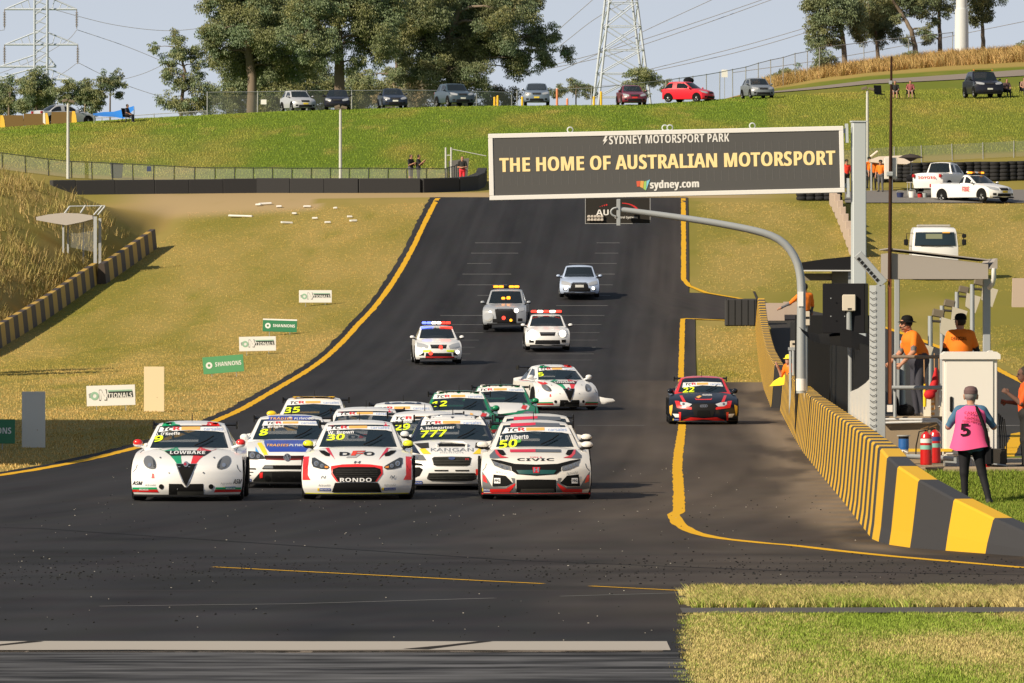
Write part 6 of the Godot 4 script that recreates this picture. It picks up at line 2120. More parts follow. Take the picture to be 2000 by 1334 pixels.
func marshal_post() -> void:
	var g := galv()
	var ctex := grain(256, [[5, 0.8, 1, 1], [26, 0.8, 1, 3], [110, 0.9, 1, 1]], 0.55, 1.0, 97, Color(0.9, 0.78, 0.62), Color(1, 1, 1))
	var conc := textured("stained_concrete", ctex, Vector3(0.45, 0.35, 0.45), 0.85, false, lin(0.62, 0.55, 0.45))
	var white := mat("cabinet_white", 0.76, 0.72, 0.66, 0.45)
	var roofm := textured("roof_sheet", grain(128, [[8, 1.0, 1, 1], [60, 0.6, 1, 4]], 0.82, 1.0, 99), Vector3(0.4, 0.4, 0.4), 0.6, false, lin(0.42, 0.375, 0.33))
	var d := 140.0
	# slab and platform
	var slab := thing("concrete_slab", "low concrete slab under the white cabinet and fire extinguishers", "slab", pt(1860, 915, 138.0))
	var mb := MB.new()
	mb.box(Vector3(0.98, -0.25, -3.6), Vector3(3.7, 0.56, 8.2), Basis.IDENTITY, 0.02)
	put(mb, "slab", conc, slab)
	var plat := thing("marshal_platform", "raised marshals' stand with stained concrete base, grey roof and steel post", "platform", pt(1790, 910, 141.0))
	var o := plat.position
	mb = MB.new()
	mb.box(Vector3(0.34, 0.42, -1.5), Vector3(1.95, 0.86, 3.0), Basis.IDENTITY, 0.015)
	put(mb, "concrete_base", conc, plat)
	# roof: fascia with a sloping top, gutter end, downpipe
	var q := func(px: float, py: float, dd: float) -> Vector3: return pt(px, py, dd) - o
	var fas := PackedVector2Array()
	for k in [[1738, 494], [1800, 500], [1870, 508], [1930, 516], [1930, 545], [1738, 545]]:
		var v: Vector3 = q.call(k[0], k[1], d); fas.append(Vector2(v.x, v.y))
	mb = MB.new()
	mb.prism(fas, 0.0, -3.4, Transform3D(Basis.IDENTITY, Vector3(0, 0, q.call(1738, 500, d).z)))
	put(mb, "roof", roofm, plat)
	mb = MB.new()
	var ce: Vector3 = q.call(1834, 496.5, d)
	mb.box(ce + Vector3(0, 0, -1.68), Vector3(1.74, 0.02, 3.5), Basis(Vector3.BACK, -0.112))
	put(mb, "roof_sheet", roofm, plat)
	mb = MB.new()
	var gp: Vector3 = q.call(1940, 516, d)
	mb.prism(PackedVector2Array([Vector2(-0.08, -0.08), Vector2(0.07, -0.08), Vector2(0.07, 0.1), Vector2(0.05, 0.1)]), 0.02, -3.4, Transform3D(Basis.IDENTITY, gp))
	put(mb, "gutter", roofm, plat)
	mb = MB.new()
	mb.tube([q.call(1941, 524, d), q.call(1941, 545, d), q.call(1938, 556, d + 0.2), q.call(1932, 562, d + 0.4)], 0.04, 8)
	put(mb, "downpipe", mat("pvc_white", 0.72, 0.72, 0.7, 0.4), plat)
	for k in [[1927, 141.0, 0.13], [1752, 144.2, 0.09]]:
		mb = MB.new()
		var a: Vector3 = q.call(k[0], 544, k[1])
		mb.box(Vector3(a.x, (a.y + 0.0) * 0.5, a.z), Vector3(k[2], a.y, k[2]), Basis.IDENTITY, 0.01)
		put(mb, "roof_post", g, plat)
	for k in [[1742, 1852, 697, mat("weathered_timber", 0.26, 0.19, 0.14, 0.85), 0.03], [1742, 1848, 757, g, 0.035]]:
		mb = MB.new()
		mb.tube([q.call(k[0], k[2], 140.8), q.call(k[1], k[2], 140.8)], k[4], 8)
		put(mb, "rail", k[3], plat)
	for px in [1748, 1846]:
		mb = MB.new()
		mb.tube([q.call(px, 692, 140.86), q.call(px, 815, 140.86)], 0.028, 8)
		put(mb, "rail_post", g, plat)
	for k in 2:
		mb = MB.new()
		var yy := 819.0 + k * 7.0
		mb.tube([q.call(1716 - k * 6, 700 + k * 110, 140.9), q.call(1718, yy - 8, 140.9), q.call(1724, yy, 140.9), q.call(1830, yy - k * 3, 140.9), q.call(1838, yy + 6, 140.9), q.call(1841 - k * 4, 845, 140.9), q.call(1841 - k * 4, 876, 140.9), q.call(1850, 878, 140.9)], 0.022, 8)
		put(mb, "conduit", mat("conduit_white", 0.66, 0.66, 0.65, 0.4), plat)
	# white cabinet
	o = pt(1896, 912, 138.4)
	var cab := thing("equipment_cabinet", "tall white equipment cabinet with an overhanging top, behind the photographer", "cabinet", o)
	mb = MB.new()
	mb.box(Vector3(0, 1.0, -0.3), Vector3(0.9, 1.64, 0.6), Basis.IDENTITY, 0.012)
	put(mb, "case", white, cab)
	mb = MB.new()
	mb.box(Vector3(-0.02, 1.0, 0.012), Vector3(0.8, 1.58, 0.02), Basis.IDENTITY, 0.006)
	var door := put(mb, "door", white, cab)
	mb = MB.new()
	mb.box(Vector3(-0.33, 1.06, 0.035), Vector3(0.05, 0.26, 0.025), Basis.IDENTITY, 0.01)
	put(mb, "handle", mat("handle_black", 0.015, 0.015, 0.015, 0.4), door)
	for k in 8:
		mb = MB.new()
		mb.box(Vector3(0.27, 0.78 - k * 0.024, 0.026), Vector3(0.07, 0.008, 0.008))
		put(mb, "vent_slot", mat("vent_grey", 0.3, 0.29, 0.27, 0.6), door)
	mb = MB.new()
	mb.prism(PackedVector2Array([Vector2(-0.49, 1.82), Vector2(0.5, 1.82), Vector2(0.5, 1.9), Vector2(0.44, 1.945), Vector2(-0.43, 1.945), Vector2(-0.49, 1.9)]), -0.66, 0.06)
	put(mb, "top", white, cab)
	mb = MB.new()
	mb.box(Vector3(0.0, 0.09, -0.3), Vector3(0.86, 0.18, 0.54))
	put(mb, "plinth", g, cab)
	for k in 4:
		mb = MB.new()
		mb.tube([Vector3(0.48 + k * 0.03, 0.9 - k * 0.03, -0.1), Vector3(0.5 + k * 0.035, 0.5, -0.06), Vector3(0.5 + k * 0.035, 0.06, -0.06)], 0.012, 5)
		put(mb, "cable", mat("cable_black", 0.02, 0.02, 0.02, 0.6), cab)
	# camera dome on the cabinet's corner
	var cc := thing("security_camera", "tiny white box camera on top of the white cabinet's far corner", "camera", pt(1934, 697, 138.5))
	mb = MB.new(); mb.box(Vector3(0, 0.06, 0), Vector3(0.1, 0.09, 0.1), Basis.IDENTITY, 0.01)
	put(mb, "housing", white, cc)
	mb = MB.new(); mb.box(Vector3(-0.005, 0.065, 0.052), Vector3(0.055, 0.05, 0.01))
	put(mb, "lens", mat("lens_black", 0.01, 0.01, 0.01, 0.1), cc)
	# rusty mast
	o = pt(1737.5, 742, 139.93)
	var mast := thing("rusty_mast", "thin tall rusty mast with a white antenna box, beside the marshals' stand", "mast", Vector3(o.x, 0.62, o.z))
	o = mast.position
	mb = MB.new(); mb.box(Vector3(0, (q.call(1737, 545, 139.2) + plat.position - o).y * 0.5 + 0.55, 0), Vector3(0.062, (q.call(1737, 545, 139.2) + plat.position - o).y - 1.1, 0.06))
	put(mb, "lower_mast", textured("rust", ctex, Vector3(2, 0.6, 2), 0.8, false, lin(0.36, 0.13, 0.055)), mast)
	mb = MB.new(); mb.tube([pt(1737.5, 560, 139.93) - o, pt(1739.5, 300, 139.93) - o, pt(1741, 110, 139.93) - o], [0.034, 0.028, 0.018], 8)
	put(mb, "upper_mast", mat("dark_rust", 0.045, 0.022, 0.015, 0.7), mast)
	for k in 2:
		mb = MB.new(); mb.box(pt(1732 + k * 15, 329, 140.03) - o, Vector3(0.085, 0.37, 0.12), Basis.IDENTITY, 0.008)
		put(mb, "antenna_panel", white, mast)
	mb = MB.new(); mb.box(pt(1738, 340, 139.9) - o + Vector3(0, 0, 0.04), Vector3(0.12, 0.08, 0.1), Basis.IDENTITY, 0.015)
	mb.box(pt(1739, 161, 139.93) - o, Vector3(0.05, 0.06, 0.05))
	put(mb, "clamp", g, mast)
	mb = MB.new(); mb.box(Vector3(0.0, 1.02, 0.0), Vector3(0.1, 0.12, 0.1))
	put(mb, "foot_box", white, mast)
	# debris fence post seen end-on with its rolled mesh
	d = 139.9
	o = Vector3(xat(1718, d), 0.55, -d)
	var dp := thing("debris_fence", "galvanised debris fence seen end-on, its post cranked over at the top", "fence", o)
	var v0 := pt(1720, 556, d) - o; var v1 := pt(1676, 506, d) - o
	mb = MB.new()
	mb.box(Vector3(v0.x, v0.y * 0.5, 0), Vector3(0.16, v0.y, 0.1), Basis.IDENTITY, 0.008)
	put(mb, "post", g, dp)
	mb = MB.new()
	var cr := (v0 + v1) * 0.5
	mb.box(cr + Vector3(0.02, 0.05, 0), Vector3(v0.distance_to(v1) + 0.1, 0.16, 0.1), Basis(Vector3.BACK, -atan2(v1.y - v0.y, v0.x - v1.x)), 0.008)
	put(mb, "cranked_top", g, dp)
	for k in 7:
		mb = MB.new()
		var p := v1.lerp(v0, (k + 0.6) / 7.4) + Vector3(-0.02, 0.035, 0.055)
		mb.box(p, Vector3(0.05, 0.055, 0.012), Basis(Vector3.BACK, -0.8))
		put(mb, "slot", mat("slot_black", 0.02, 0.02, 0.02, 0.8), dp)
	mb = MB.new()
	mb.box(Vector3(v0.x - 0.13, v0.y * 0.5 + 0.02, -0.1), Vector3(0.1, v0.y * 0.98, 0.3))
	put(mb, "mesh_bundle", mat("mesh_pale", 0.5, 0.52, 0.52, 0.6), dp)
	for k in 30:
		mb = MB.new()
		var yy := v0.y * (0.02 + k / 31.0)
		mb.tube([Vector3(v0.x - 0.185, yy + 0.03, 0.06), Vector3(v0.x - 0.15, yy, 0.07), Vector3(v0.x - 0.1, yy + 0.01, 0.07), Vector3(v0.x - 0.08, yy + 0.03, 0.06)], 0.006, 4)
		put(mb, "wire_loop", mat("wire_dark", 0.07, 0.07, 0.07, 0.6), dp)
	# black sheeting behind the wall, with its rolled hood
	var bk := textured("black_sheeting", grain(256, [[8, 0.8, 1, 1], [60, 1.2, 1, 8], [160, 0.7, 1, 6]], 0.15, 1.0, 95), Vector3(0.6, 0.12, 0.6), 0.55, false, lin(0.03, 0.0295, 0.029))
	var pth := []
	for dd in [145.5, 152.0, 162.0, 176.0, 189.0]: pth.append([wall_x(dd) + 0.72, dd])
	var sh := corrugated("black_screen", "tall black ribbed screen standing behind the striped wall, below the black monitor box", "screen", pth, 0.1, [2.62, 2.62, 2.66, 2.7, 2.7], 0.42, 0.035, bk)
	var back_edge := [[1560, 639], [1576, 648], [1598, 653], [1618, 648], [1640, 640], [1662, 645], [1684, 654], [1706, 664]]
	var front_edge := [[1566, 647], [1582, 664], [1602, 671], [1622, 674], [1642, 676], [1664, 680], [1686, 686], [1708, 694]]
	var hoodm := mat("hood_black", 0.02, 0.019, 0.018, 0.95)
	hoodm.metallic_specular = 0.15
	for k in 7:
		for h in 2:
			var rows := []
			for e in 5:
				var u := (h + e / 4.0) * 0.5
				var a := pt(lerpf(back_edge[k][0], back_edge[k + 1][0], u), lerpf(back_edge[k][1], back_edge[k + 1][1], u), 171.0 - k * 2.0)
				var b := pt(lerpf(front_edge[k][0], front_edge[k + 1][0], u), lerpf(front_edge[k][1], front_edge[k + 1][1], u), 169.2 - k * 2.0)
				var rib := Vector3(0, 0.035 * sin(u * TAU * 4.0), 0)
				rows.append([a + rib, a.lerp(b, 0.4) + rib + Vector3(0, 0.03, 0), b + rib])
			mb = MB.new()
			mb.sheet(rows, Vector3(8, -30, -300))
			put(mb, "hood", hoodm, sh)
	pth = []
	for dd in [205.0, 230.0, 262.0, 300.0]: pth.append([wall_x(dd) + 0.9, dd])
	corrugated("black_screen", "farther black ribbed screen behind the wall, beyond the mast arm", "screen", pth, 0.1, [2.75, 2.75, 2.6, 1.9], 1.2, 0.03, bk)
	pth = []
	for dd in [141.2, 145.0, 151.0, 158.0]: pth.append([wall_x(dd) + 0.5, dd])
	corrugated("pale_screen", "low pale grey ribbed screen between the striped wall and the cranked fence post", "screen", pth, 0.2, [2.15, 2.02, 1.86, 1.72], 0.36, 0.03, mat("pale_sheeting", 0.5, 0.49, 0.46, 0.6))
	# monitor box
	o = pt(1652, 652, 164.0)
	var mon := thing("monitor_box", "large black monitor box with a beige control box on its back", "monitor", o)
	mb = MB.new(); mb.box(Vector3(0, 0.51, -0.2), Vector3(0.86, 1.0, 0.4), Basis(Vector3.UP, -0.22), 0.012)
	put(mb, "housing", mat("housing_black", 0.014, 0.014, 0.016, 0.45), mon)
	mb = MB.new(); mb.box(Vector3(0.06, 0.62, 0.1), Vector3(0.27, 0.33, 0.12), Basis(Vector3.UP, -0.05), 0.015)
	put(mb, "control_box", mat("module_cream", 0.62, 0.55, 0.44, 0.6), mon)
	mb = MB.new(); mb.box(Vector3(0.07, 0.5, 0.165), Vector3(0.08, 0.03, 0.008))
	put(mb, "label_plate", mat("plate_black", 0.02, 0.02, 0.02, 0.6), mon)
	for k in 5:
		mb = MB.new(); mb.blob(Vector3(-0.3 + (k % 3) * 0.28, 0.35 + (k / 3) * 0.36, 0.06 - 0.06 * (k % 3)), Vector3(0.014, 0.014, 0.014), 4)
		put(mb, "bolt", g, mon)
	mb = MB.new(); mb.tube([Vector3(0.06, 0.46, 0.08), Vector3(0.07, 0.0, 0.02), Vector3(0.1, -0.5, -0.1), Vector3(0.1, -1.9, -0.2), Vector3(0.1, -2.75, -0.2)], [0.05, 0.06, 0.05, 0.05, 0.05], 8)
	put(mb, "stand", g, mon)
	mb = MB.new(); mb.tube([Vector3(0.05, 0.0, 0.06), Vector3(-0.1, -0.14, 0.08), Vector3(0.3, -0.12, 0.08), Vector3(0.62, -0.13, 0.05), Vector3(0.66, -0.24, 0.03)], 0.016, 5)
	put(mb, "cable", mat("cable_black", 0.02, 0.02, 0.02, 0.6), mon)
	# black-roofed shelter behind the mast arm
	d = 205.0
	o = Vector3(xat(1614, d), 0.0, -d)
	var hut := thing("black_roofed_shelter", "open shelter with a black roof edge behind the mast arm and sign post", "shelter", o)
	var f2 := PackedVector2Array()
	for k in [[1562, 513], [1610, 506], [1668, 500], [1668, 527], [1562, 527]]:
		var v := pt(k[0], k[1], d) - o; f2.append(Vector2(v.x, v.y))
	mb = MB.new(); mb.prism(f2, 0.0, -3.0)
	put(mb, "roof", mat("roof_black", 0.018, 0.018, 0.02, 0.5), hut)
	mb = MB.new(); mb.box(pt(1615, 528.5, d) - o + Vector3(0, 0, 0.02), Vector3(1.35, 0.03, 0.04))
	put(mb, "roof_edge", mat("edge_white", 0.65, 0.65, 0.63, 0.5), hut)
	mb = MB.new(); mb.box(pt(1598, 541, d + 2.0) - o, Vector3(0.75, 0.18, 0.2)); mb.box(pt(1641, 543, d + 2.0) - o, Vector3(0.42, 0.42, 0.3))
	put(mb, "equipment_tray", mat("tray_tan", 0.24, 0.21, 0.15, 0.6), hut)
	for px in [1567, 1660]:
		mb = MB.new(); mb.box(Vector3(pt(px, 0, d).x - o.x, pt(px, 528, d).y * 0.5, -0.2 - o.z * 0.0), Vector3(0.07, pt(px, 528, d).y, 0.07))
		put(mb, "post", g, hut)
	mb = MB.new(); mb.box(Vector3(0.25, 1.6, -2.5), Vector3(1.9, 3.0, 0.1))
	put(mb, "back_panel", bk, hut)
	# small boxes on posts by the wall
	for k in [[1574, 622, 196.0, 0.19, 0.34, "pale switch box on a post between the mast arm and the leaning marshal"], [1550, 673, 232.0, 0.2, 0.22, "small white control box on a post behind the farther striped wall"]]:
		var p := pt(k[0], k[1], k[2])
		var b := thing("switch_box", k[5], "control box", Vector3(p.x, 0.0, p.z))
		mb = MB.new(); mb.box(Vector3(0, p.y, 0.05), Vector3(k[3], k[4], 0.12), Basis.IDENTITY, 0.012)
		put(mb, "case", mat("module_cream", 0.62, 0.55, 0.44, 0.6), b)
		mb = MB.new(); mb.tube([Vector3(0, 0.0, -0.04), Vector3(0, p.y + 0.1, -0.04)], 0.045, 8)
		put(mb, "post", g, b)
		mb = MB.new(); mb.box(Vector3(0.02, p.y + 0.02, 0.115), Vector3(k[3] * 0.6, 0.05, 0.012))
		put(mb, "label_plate", mat("plate_black", 0.02, 0.02, 0.02, 0.6), b)
	# pit lane floodlights on low poles
	var li := 0
	for k in [[1763, 665, 147.0], [1817, 617, 165.0], [1840, 597, 178.0], [1869, 570, 190.0], [1899, 555, 176.0]]:
		var p := pt(k[0], k[1], k[2])
		var lp := thing("floodlight_pole", ["short floodlight pole beside the rusty mast", "floodlight pole just right of the leaning marshal's arm", "floodlight pole between the two marshals on the stand", "floodlight pole above the capped marshal's head", "tallest floodlight pole, by the stand's roof post"][li], "floodlight", Vector3(p.x, 0.0, p.z), 0.0, "floodlight poles along the pit lane")
		li += 1
		mb = MB.new(); mb.tube([Vector3.ZERO, Vector3(0, p.y, 0)], 0.05, 8)
		put(mb, "pole", g, lp)
		mb = MB.new(); mb.tube([Vector3(0, p.y - 0.1, 0), Vector3(0.3, p.y - 0.12, 0)], 0.03, 6)
		put(mb, "bracket", mat("bracket_dark", 0.06, 0.055, 0.05, 0.6), lp)
		mb = MB.new(); mb.prism(PackedVector2Array([Vector2(0.22, -0.02), Vector2(0.55, -0.12), Vector2(0.42, -0.5), Vector2(0.2, -0.34)]), -0.12, 0.12, Transform3D(Basis.IDENTITY, Vector3(0, p.y, 0)))
		put(mb, "lamp_head", mat("lamp_head_beige", 0.52, 0.47, 0.37, 0.5), lp)
		mb = MB.new(); mb.box(Vector3(0.16, p.y + 0.05, 0), Vector3(0.24, 0.16, 0.2), Basis(Vector3.BACK, -0.2), 0.02)
		put(mb, "ballast_box", mat("ballast_brown", 0.16, 0.13, 0.09, 0.6), lp)
	# fire extinguishers
	for k in [[1809, 908, 137.4, 1.0, "large red fire extinguisher nearest the striped wall, with a white band"], [1826, 904, 138.0, 1.0, "red fire extinguisher with a blue band, second from the striped wall"], [1925, 913, 137.6, 0.9, "slim red fire extinguisher right of the photographer"]]:
		var p := pt(k[0], k[1], k[2])
		var e := thing("fire_extinguisher", k[4], "extinguisher", p, 0.0, "fire extinguishers by the platform")
		var r: float = 0.1 if k[3] == 1.0 else 0.075
		var h := 0.46
		mb = MB.new(); mb.lathe([Vector2(0, 0), Vector2(r * 0.96, 0.0), Vector2(r, 0.02), Vector2(r, h), Vector2(r * 0.85, h + 0.05), Vector2(r * 0.4, h + 0.085), Vector2(r * 0.25, h + 0.1)], 18)
		put(mb, "cylinder", paint("extinguisher_red", 0.55, 0.012, 0.012), e)
		mb = MB.new(); mb.lathe([Vector2(r + 0.002, h - 0.09), Vector2(r + 0.002, h - 0.02)], 18)
		put(mb, "band", mat("band_white", 0.75, 0.75, 0.72, 0.5) if k[0] == 1809 else mat("band_blue", 0.04, 0.06, 0.22, 0.5), e)
		mb = MB.new(); mb.lathe([Vector2(r + 0.0025, h - 0.2), Vector2(r + 0.0025, h - 0.13)], 18)
		put(mb, "label_band", mat("band_green", 0.25, 0.5, 0.42, 0.5), e)
		mb = MB.new(); mb.box(Vector3(0, h + 0.12, 0), Vector3(0.04, 0.05, 0.04)); mb.box(Vector3(-0.03, h + 0.16, 0.0), Vector3(0.14, 0.018, 0.02), Basis(Vector3.BACK, 0.35))
		put(mb, "valve_handle", mat("valve_brass", 0.35, 0.2, 0.08, 0.4, 0.6), e)
		mb = MB.new(); mb.tube([Vector3(0, h + 0.12, 0.02), Vector3(-r * 1.2, h + 0.1, 0.04), Vector3(-r * 1.7, h * 0.7, 0.04), Vector3(-r * 1.75, 0.18, 0.04)], 0.012, 6)
		put(mb, "hose", mat("hose_black", 0.015, 0.015, 0.015, 0.5), e)
	# cable spool, pipes, bins
	var sp := thing("cable_spool", "blue cable spool with a pale round flange at the foot of the stained concrete", "spool", pt(1765, 880, 139.3))
	mb = MB.new(); mb.lathe([Vector2(0.085, 0.02), Vector2(0.09, 0.06), Vector2(0.088, 0.2)], 16); put(mb, "winding", mat("cable_blue", 0.015, 0.11, 0.36, 0.5), sp)
	mb = MB.new(); mb.lathe([Vector2(0.088, 0.2), Vector2(0.088, 0.245)], 16); put(mb, "dark_winding", mat("cable_black", 0.02, 0.02, 0.02, 0.6), sp)
	for y in [0.0, 0.245]:
		mb = MB.new(); mb.lathe([Vector2(0.0, y), Vector2(0.115, y), Vector2(0.115, y + 0.018), Vector2(0.0, y + 0.018)], 18); put(mb, "flange", mat("flange_grey", 0.35, 0.36, 0.36, 0.4), sp)
	var pp := thing("service_pipe", "grey steel pipe lying along the slab behind the extinguishers", "pipe", pt(1770, 898, 138.3))
	mb = MB.new(); mb.tube([Vector3(0, 0.06, 0), Vector3(0.8, 0.02, 0.02)], 0.045, 10); put(mb, "pipe", g, pp)
	mb = MB.new(); mb.tube([Vector3(0.02, 0.12, 0.03), Vector3(-0.06, 0.16, 0.03), Vector3(-0.06, 0.0, 0.03), Vector3(0.04, -0.03, 0.03)], 0.02, 6); put(mb, "bend", mat("conduit_white", 0.66, 0.66, 0.65, 0.4), pp)
	mb = MB.new(); mb.box(Vector3(0.42, 0.16, -0.1), Vector3(0.75, 0.05, 0.08)); put(mb, "yellow_edge", mat("edge_yellow", 0.8, 0.5, 0.03, 0.6), pp)
	var bx := thing("dark_crate", "dark crate with a steel bar lying by the slab's end, below the cabinet", "crate", pt(1948, 915, 137.9))
	mb = MB.new(); mb.box(Vector3(0, 0.16, -0.2), Vector3(0.3, 0.34, 0.4), Basis.IDENTITY, 0.01); put(mb, "case", mat("crate_dark", 0.05, 0.045, 0.04, 0.7), bx)
	mb = MB.new(); mb.tube([Vector3(-0.12, 0.08, 0.03), Vector3(0.15, 0.05, 0.03)], 0.015, 6); put(mb, "bar", g, bx)
	var wb := thing("white_bin", "white tub with orange squares standing on the platform beneath the red flag", "tub", pt(1822, 815, 141.4))
	mb = MB.new(); mb.prism(PackedVector2Array([Vector2(-0.15, 0), Vector2(0.16, 0), Vector2(0.17, 0.46), Vector2(-0.16, 0.46)]), -0.3, 0.0); put(mb, "tub", mat("tub_white", 0.78, 0.74, 0.62, 0.5), wb)
	for k in 5:
		mb = MB.new(); mb.box(Vector3(0.0, 0.06 + k * 0.085, 0.004), Vector3(0.06, 0.045, 0.006)); put(mb, "orange_square", mat("vinyl_orange", 0.85, 0.45, 0.12, 0.5), wb)
	# furled flags standing in the tub
	var fi := 0
	for k in [[1806, 702, mat("flag_yellow", 0.85, 0.6, 0.02, 0.8), "rolled yellow flag on a wooden stick standing left of the red flag"], [1826, 690, mat("flag_red", 0.55, 0.01, 0.015, 0.8), "bunched red flag on a wooden stick above the white tub"], [1835, 700, mat("flag_white", 0.7, 0.68, 0.62, 0.8), "rolled white flag on a wooden stick beside the cabinet"]]:
		var p := pt(k[0], 800, 141.25)
		var fl := thing("marshal_flag", k[3], "flag", p, 0.0, "flags standing in the tub")
		mb = MB.new(); mb.tube([Vector3.ZERO, pt(k[0] - 1, k[1], 141.25) - p], 0.011, 6); put(mb, "stick", mat("flag_stick", 0.45, 0.26, 0.12, 0.7), fl)
		mb = MB.new()
		if fi == 1:
			mb.tube([Vector3(0.02, 0.72, 0.02), Vector3(0.0, 0.5, 0.04), Vector3(-0.04, 0.34, 0.06), Vector3(-0.1, 0.24, 0.1)], [0.02, 0.06, 0.08, 0.03], 8)
			mb.blob(Vector3(-0.1, 0.26, 0.14), Vector3(0.1, 0.085, 0.06), 6)
		else:
			mb.tube([Vector3(0, 0.45, 0.01), Vector3(0, 0.2, 0.02), Vector3(0, 0.05, 0.02)], [0.02, 0.035, 0.03], 7)
		put(mb, "cloth", k[2], fl)
		fi += 1
	var bag := thing("black_bag", "black bag slumped on the platform floor behind the rusty mast", "bag", pt(1768, 815, 141.8))
	mb = MB.new(); mb.blob(Vector3(0, 0.11, 0), Vector3(0.17, 0.12, 0.12), 6); put(mb, "bag", mat("bag_black", 0.012, 0.012, 0.014, 0.8), bag)
	mb = MB.new(); mb.tube([Vector3(-0.12, 0.1, 0.1), Vector3(-0.14, 0.3, 0.1), Vector3(-0.2, 0.42, 0.08)], 0.025, 5); put(mb, "strap", mat("bag_black", 0.012, 0.012, 0.014, 0.8), bag)
	# yellow flag spread on the farther wall
	var yf := thing("yellow_flag", "yellow flag spread over the top of the striped wall by the thin post", "flag", pt(1530, 745, 244.0))
	mb = MB.new(); mb.sheet([[Vector3(-0.42, -0.14, 0.1), Vector3(-0.1, -0.12, 0.14), Vector3(0.3, -0.02, 0.12)], [Vector3(-0.28, 0.02, 0.06), Vector3(0.0, 0.1, 0.1), Vector3(0.26, 0.04, 0.08)], [Vector3(-0.05, 0.16, 0.0), Vector3(0.08, 0.22, 0.02), Vector3(0.18, 0.12, 0.0)]], Vector3(0, -1, -1)); put(mb, "cloth", mat("flag_yellow_bright", 0.9, 0.72, 0.03, 0.8), yf)
	# black bundle at the far end of the striped wall
	var tb := thing("tyre_bundle", "black belt-wrapped tyre bundle at the far end of the striped wall", "tyre bundle", Vector3(xat(1448, 352.0), flat_ground(9.5, 352.0), -352.0))
	mb = MB.new(); mb.box(Vector3(0, 0.55, -0.4), Vector3(1.4, 1.2, 0.9), Basis.IDENTITY, 0.06); put(mb, "belt_wrap", mat("belt_rubber", 0.038, 0.038, 0.04, 0.75), tb)
	for k in 5:
		mb = MB.new(); mb.box(Vector3(-0.56 + k * 0.28, 0.55, 0.055), Vector3(0.03, 1.1, 0.02)); put(mb, "strap", mat("strap_dark", 0.02, 0.02, 0.02, 0.7), tb)


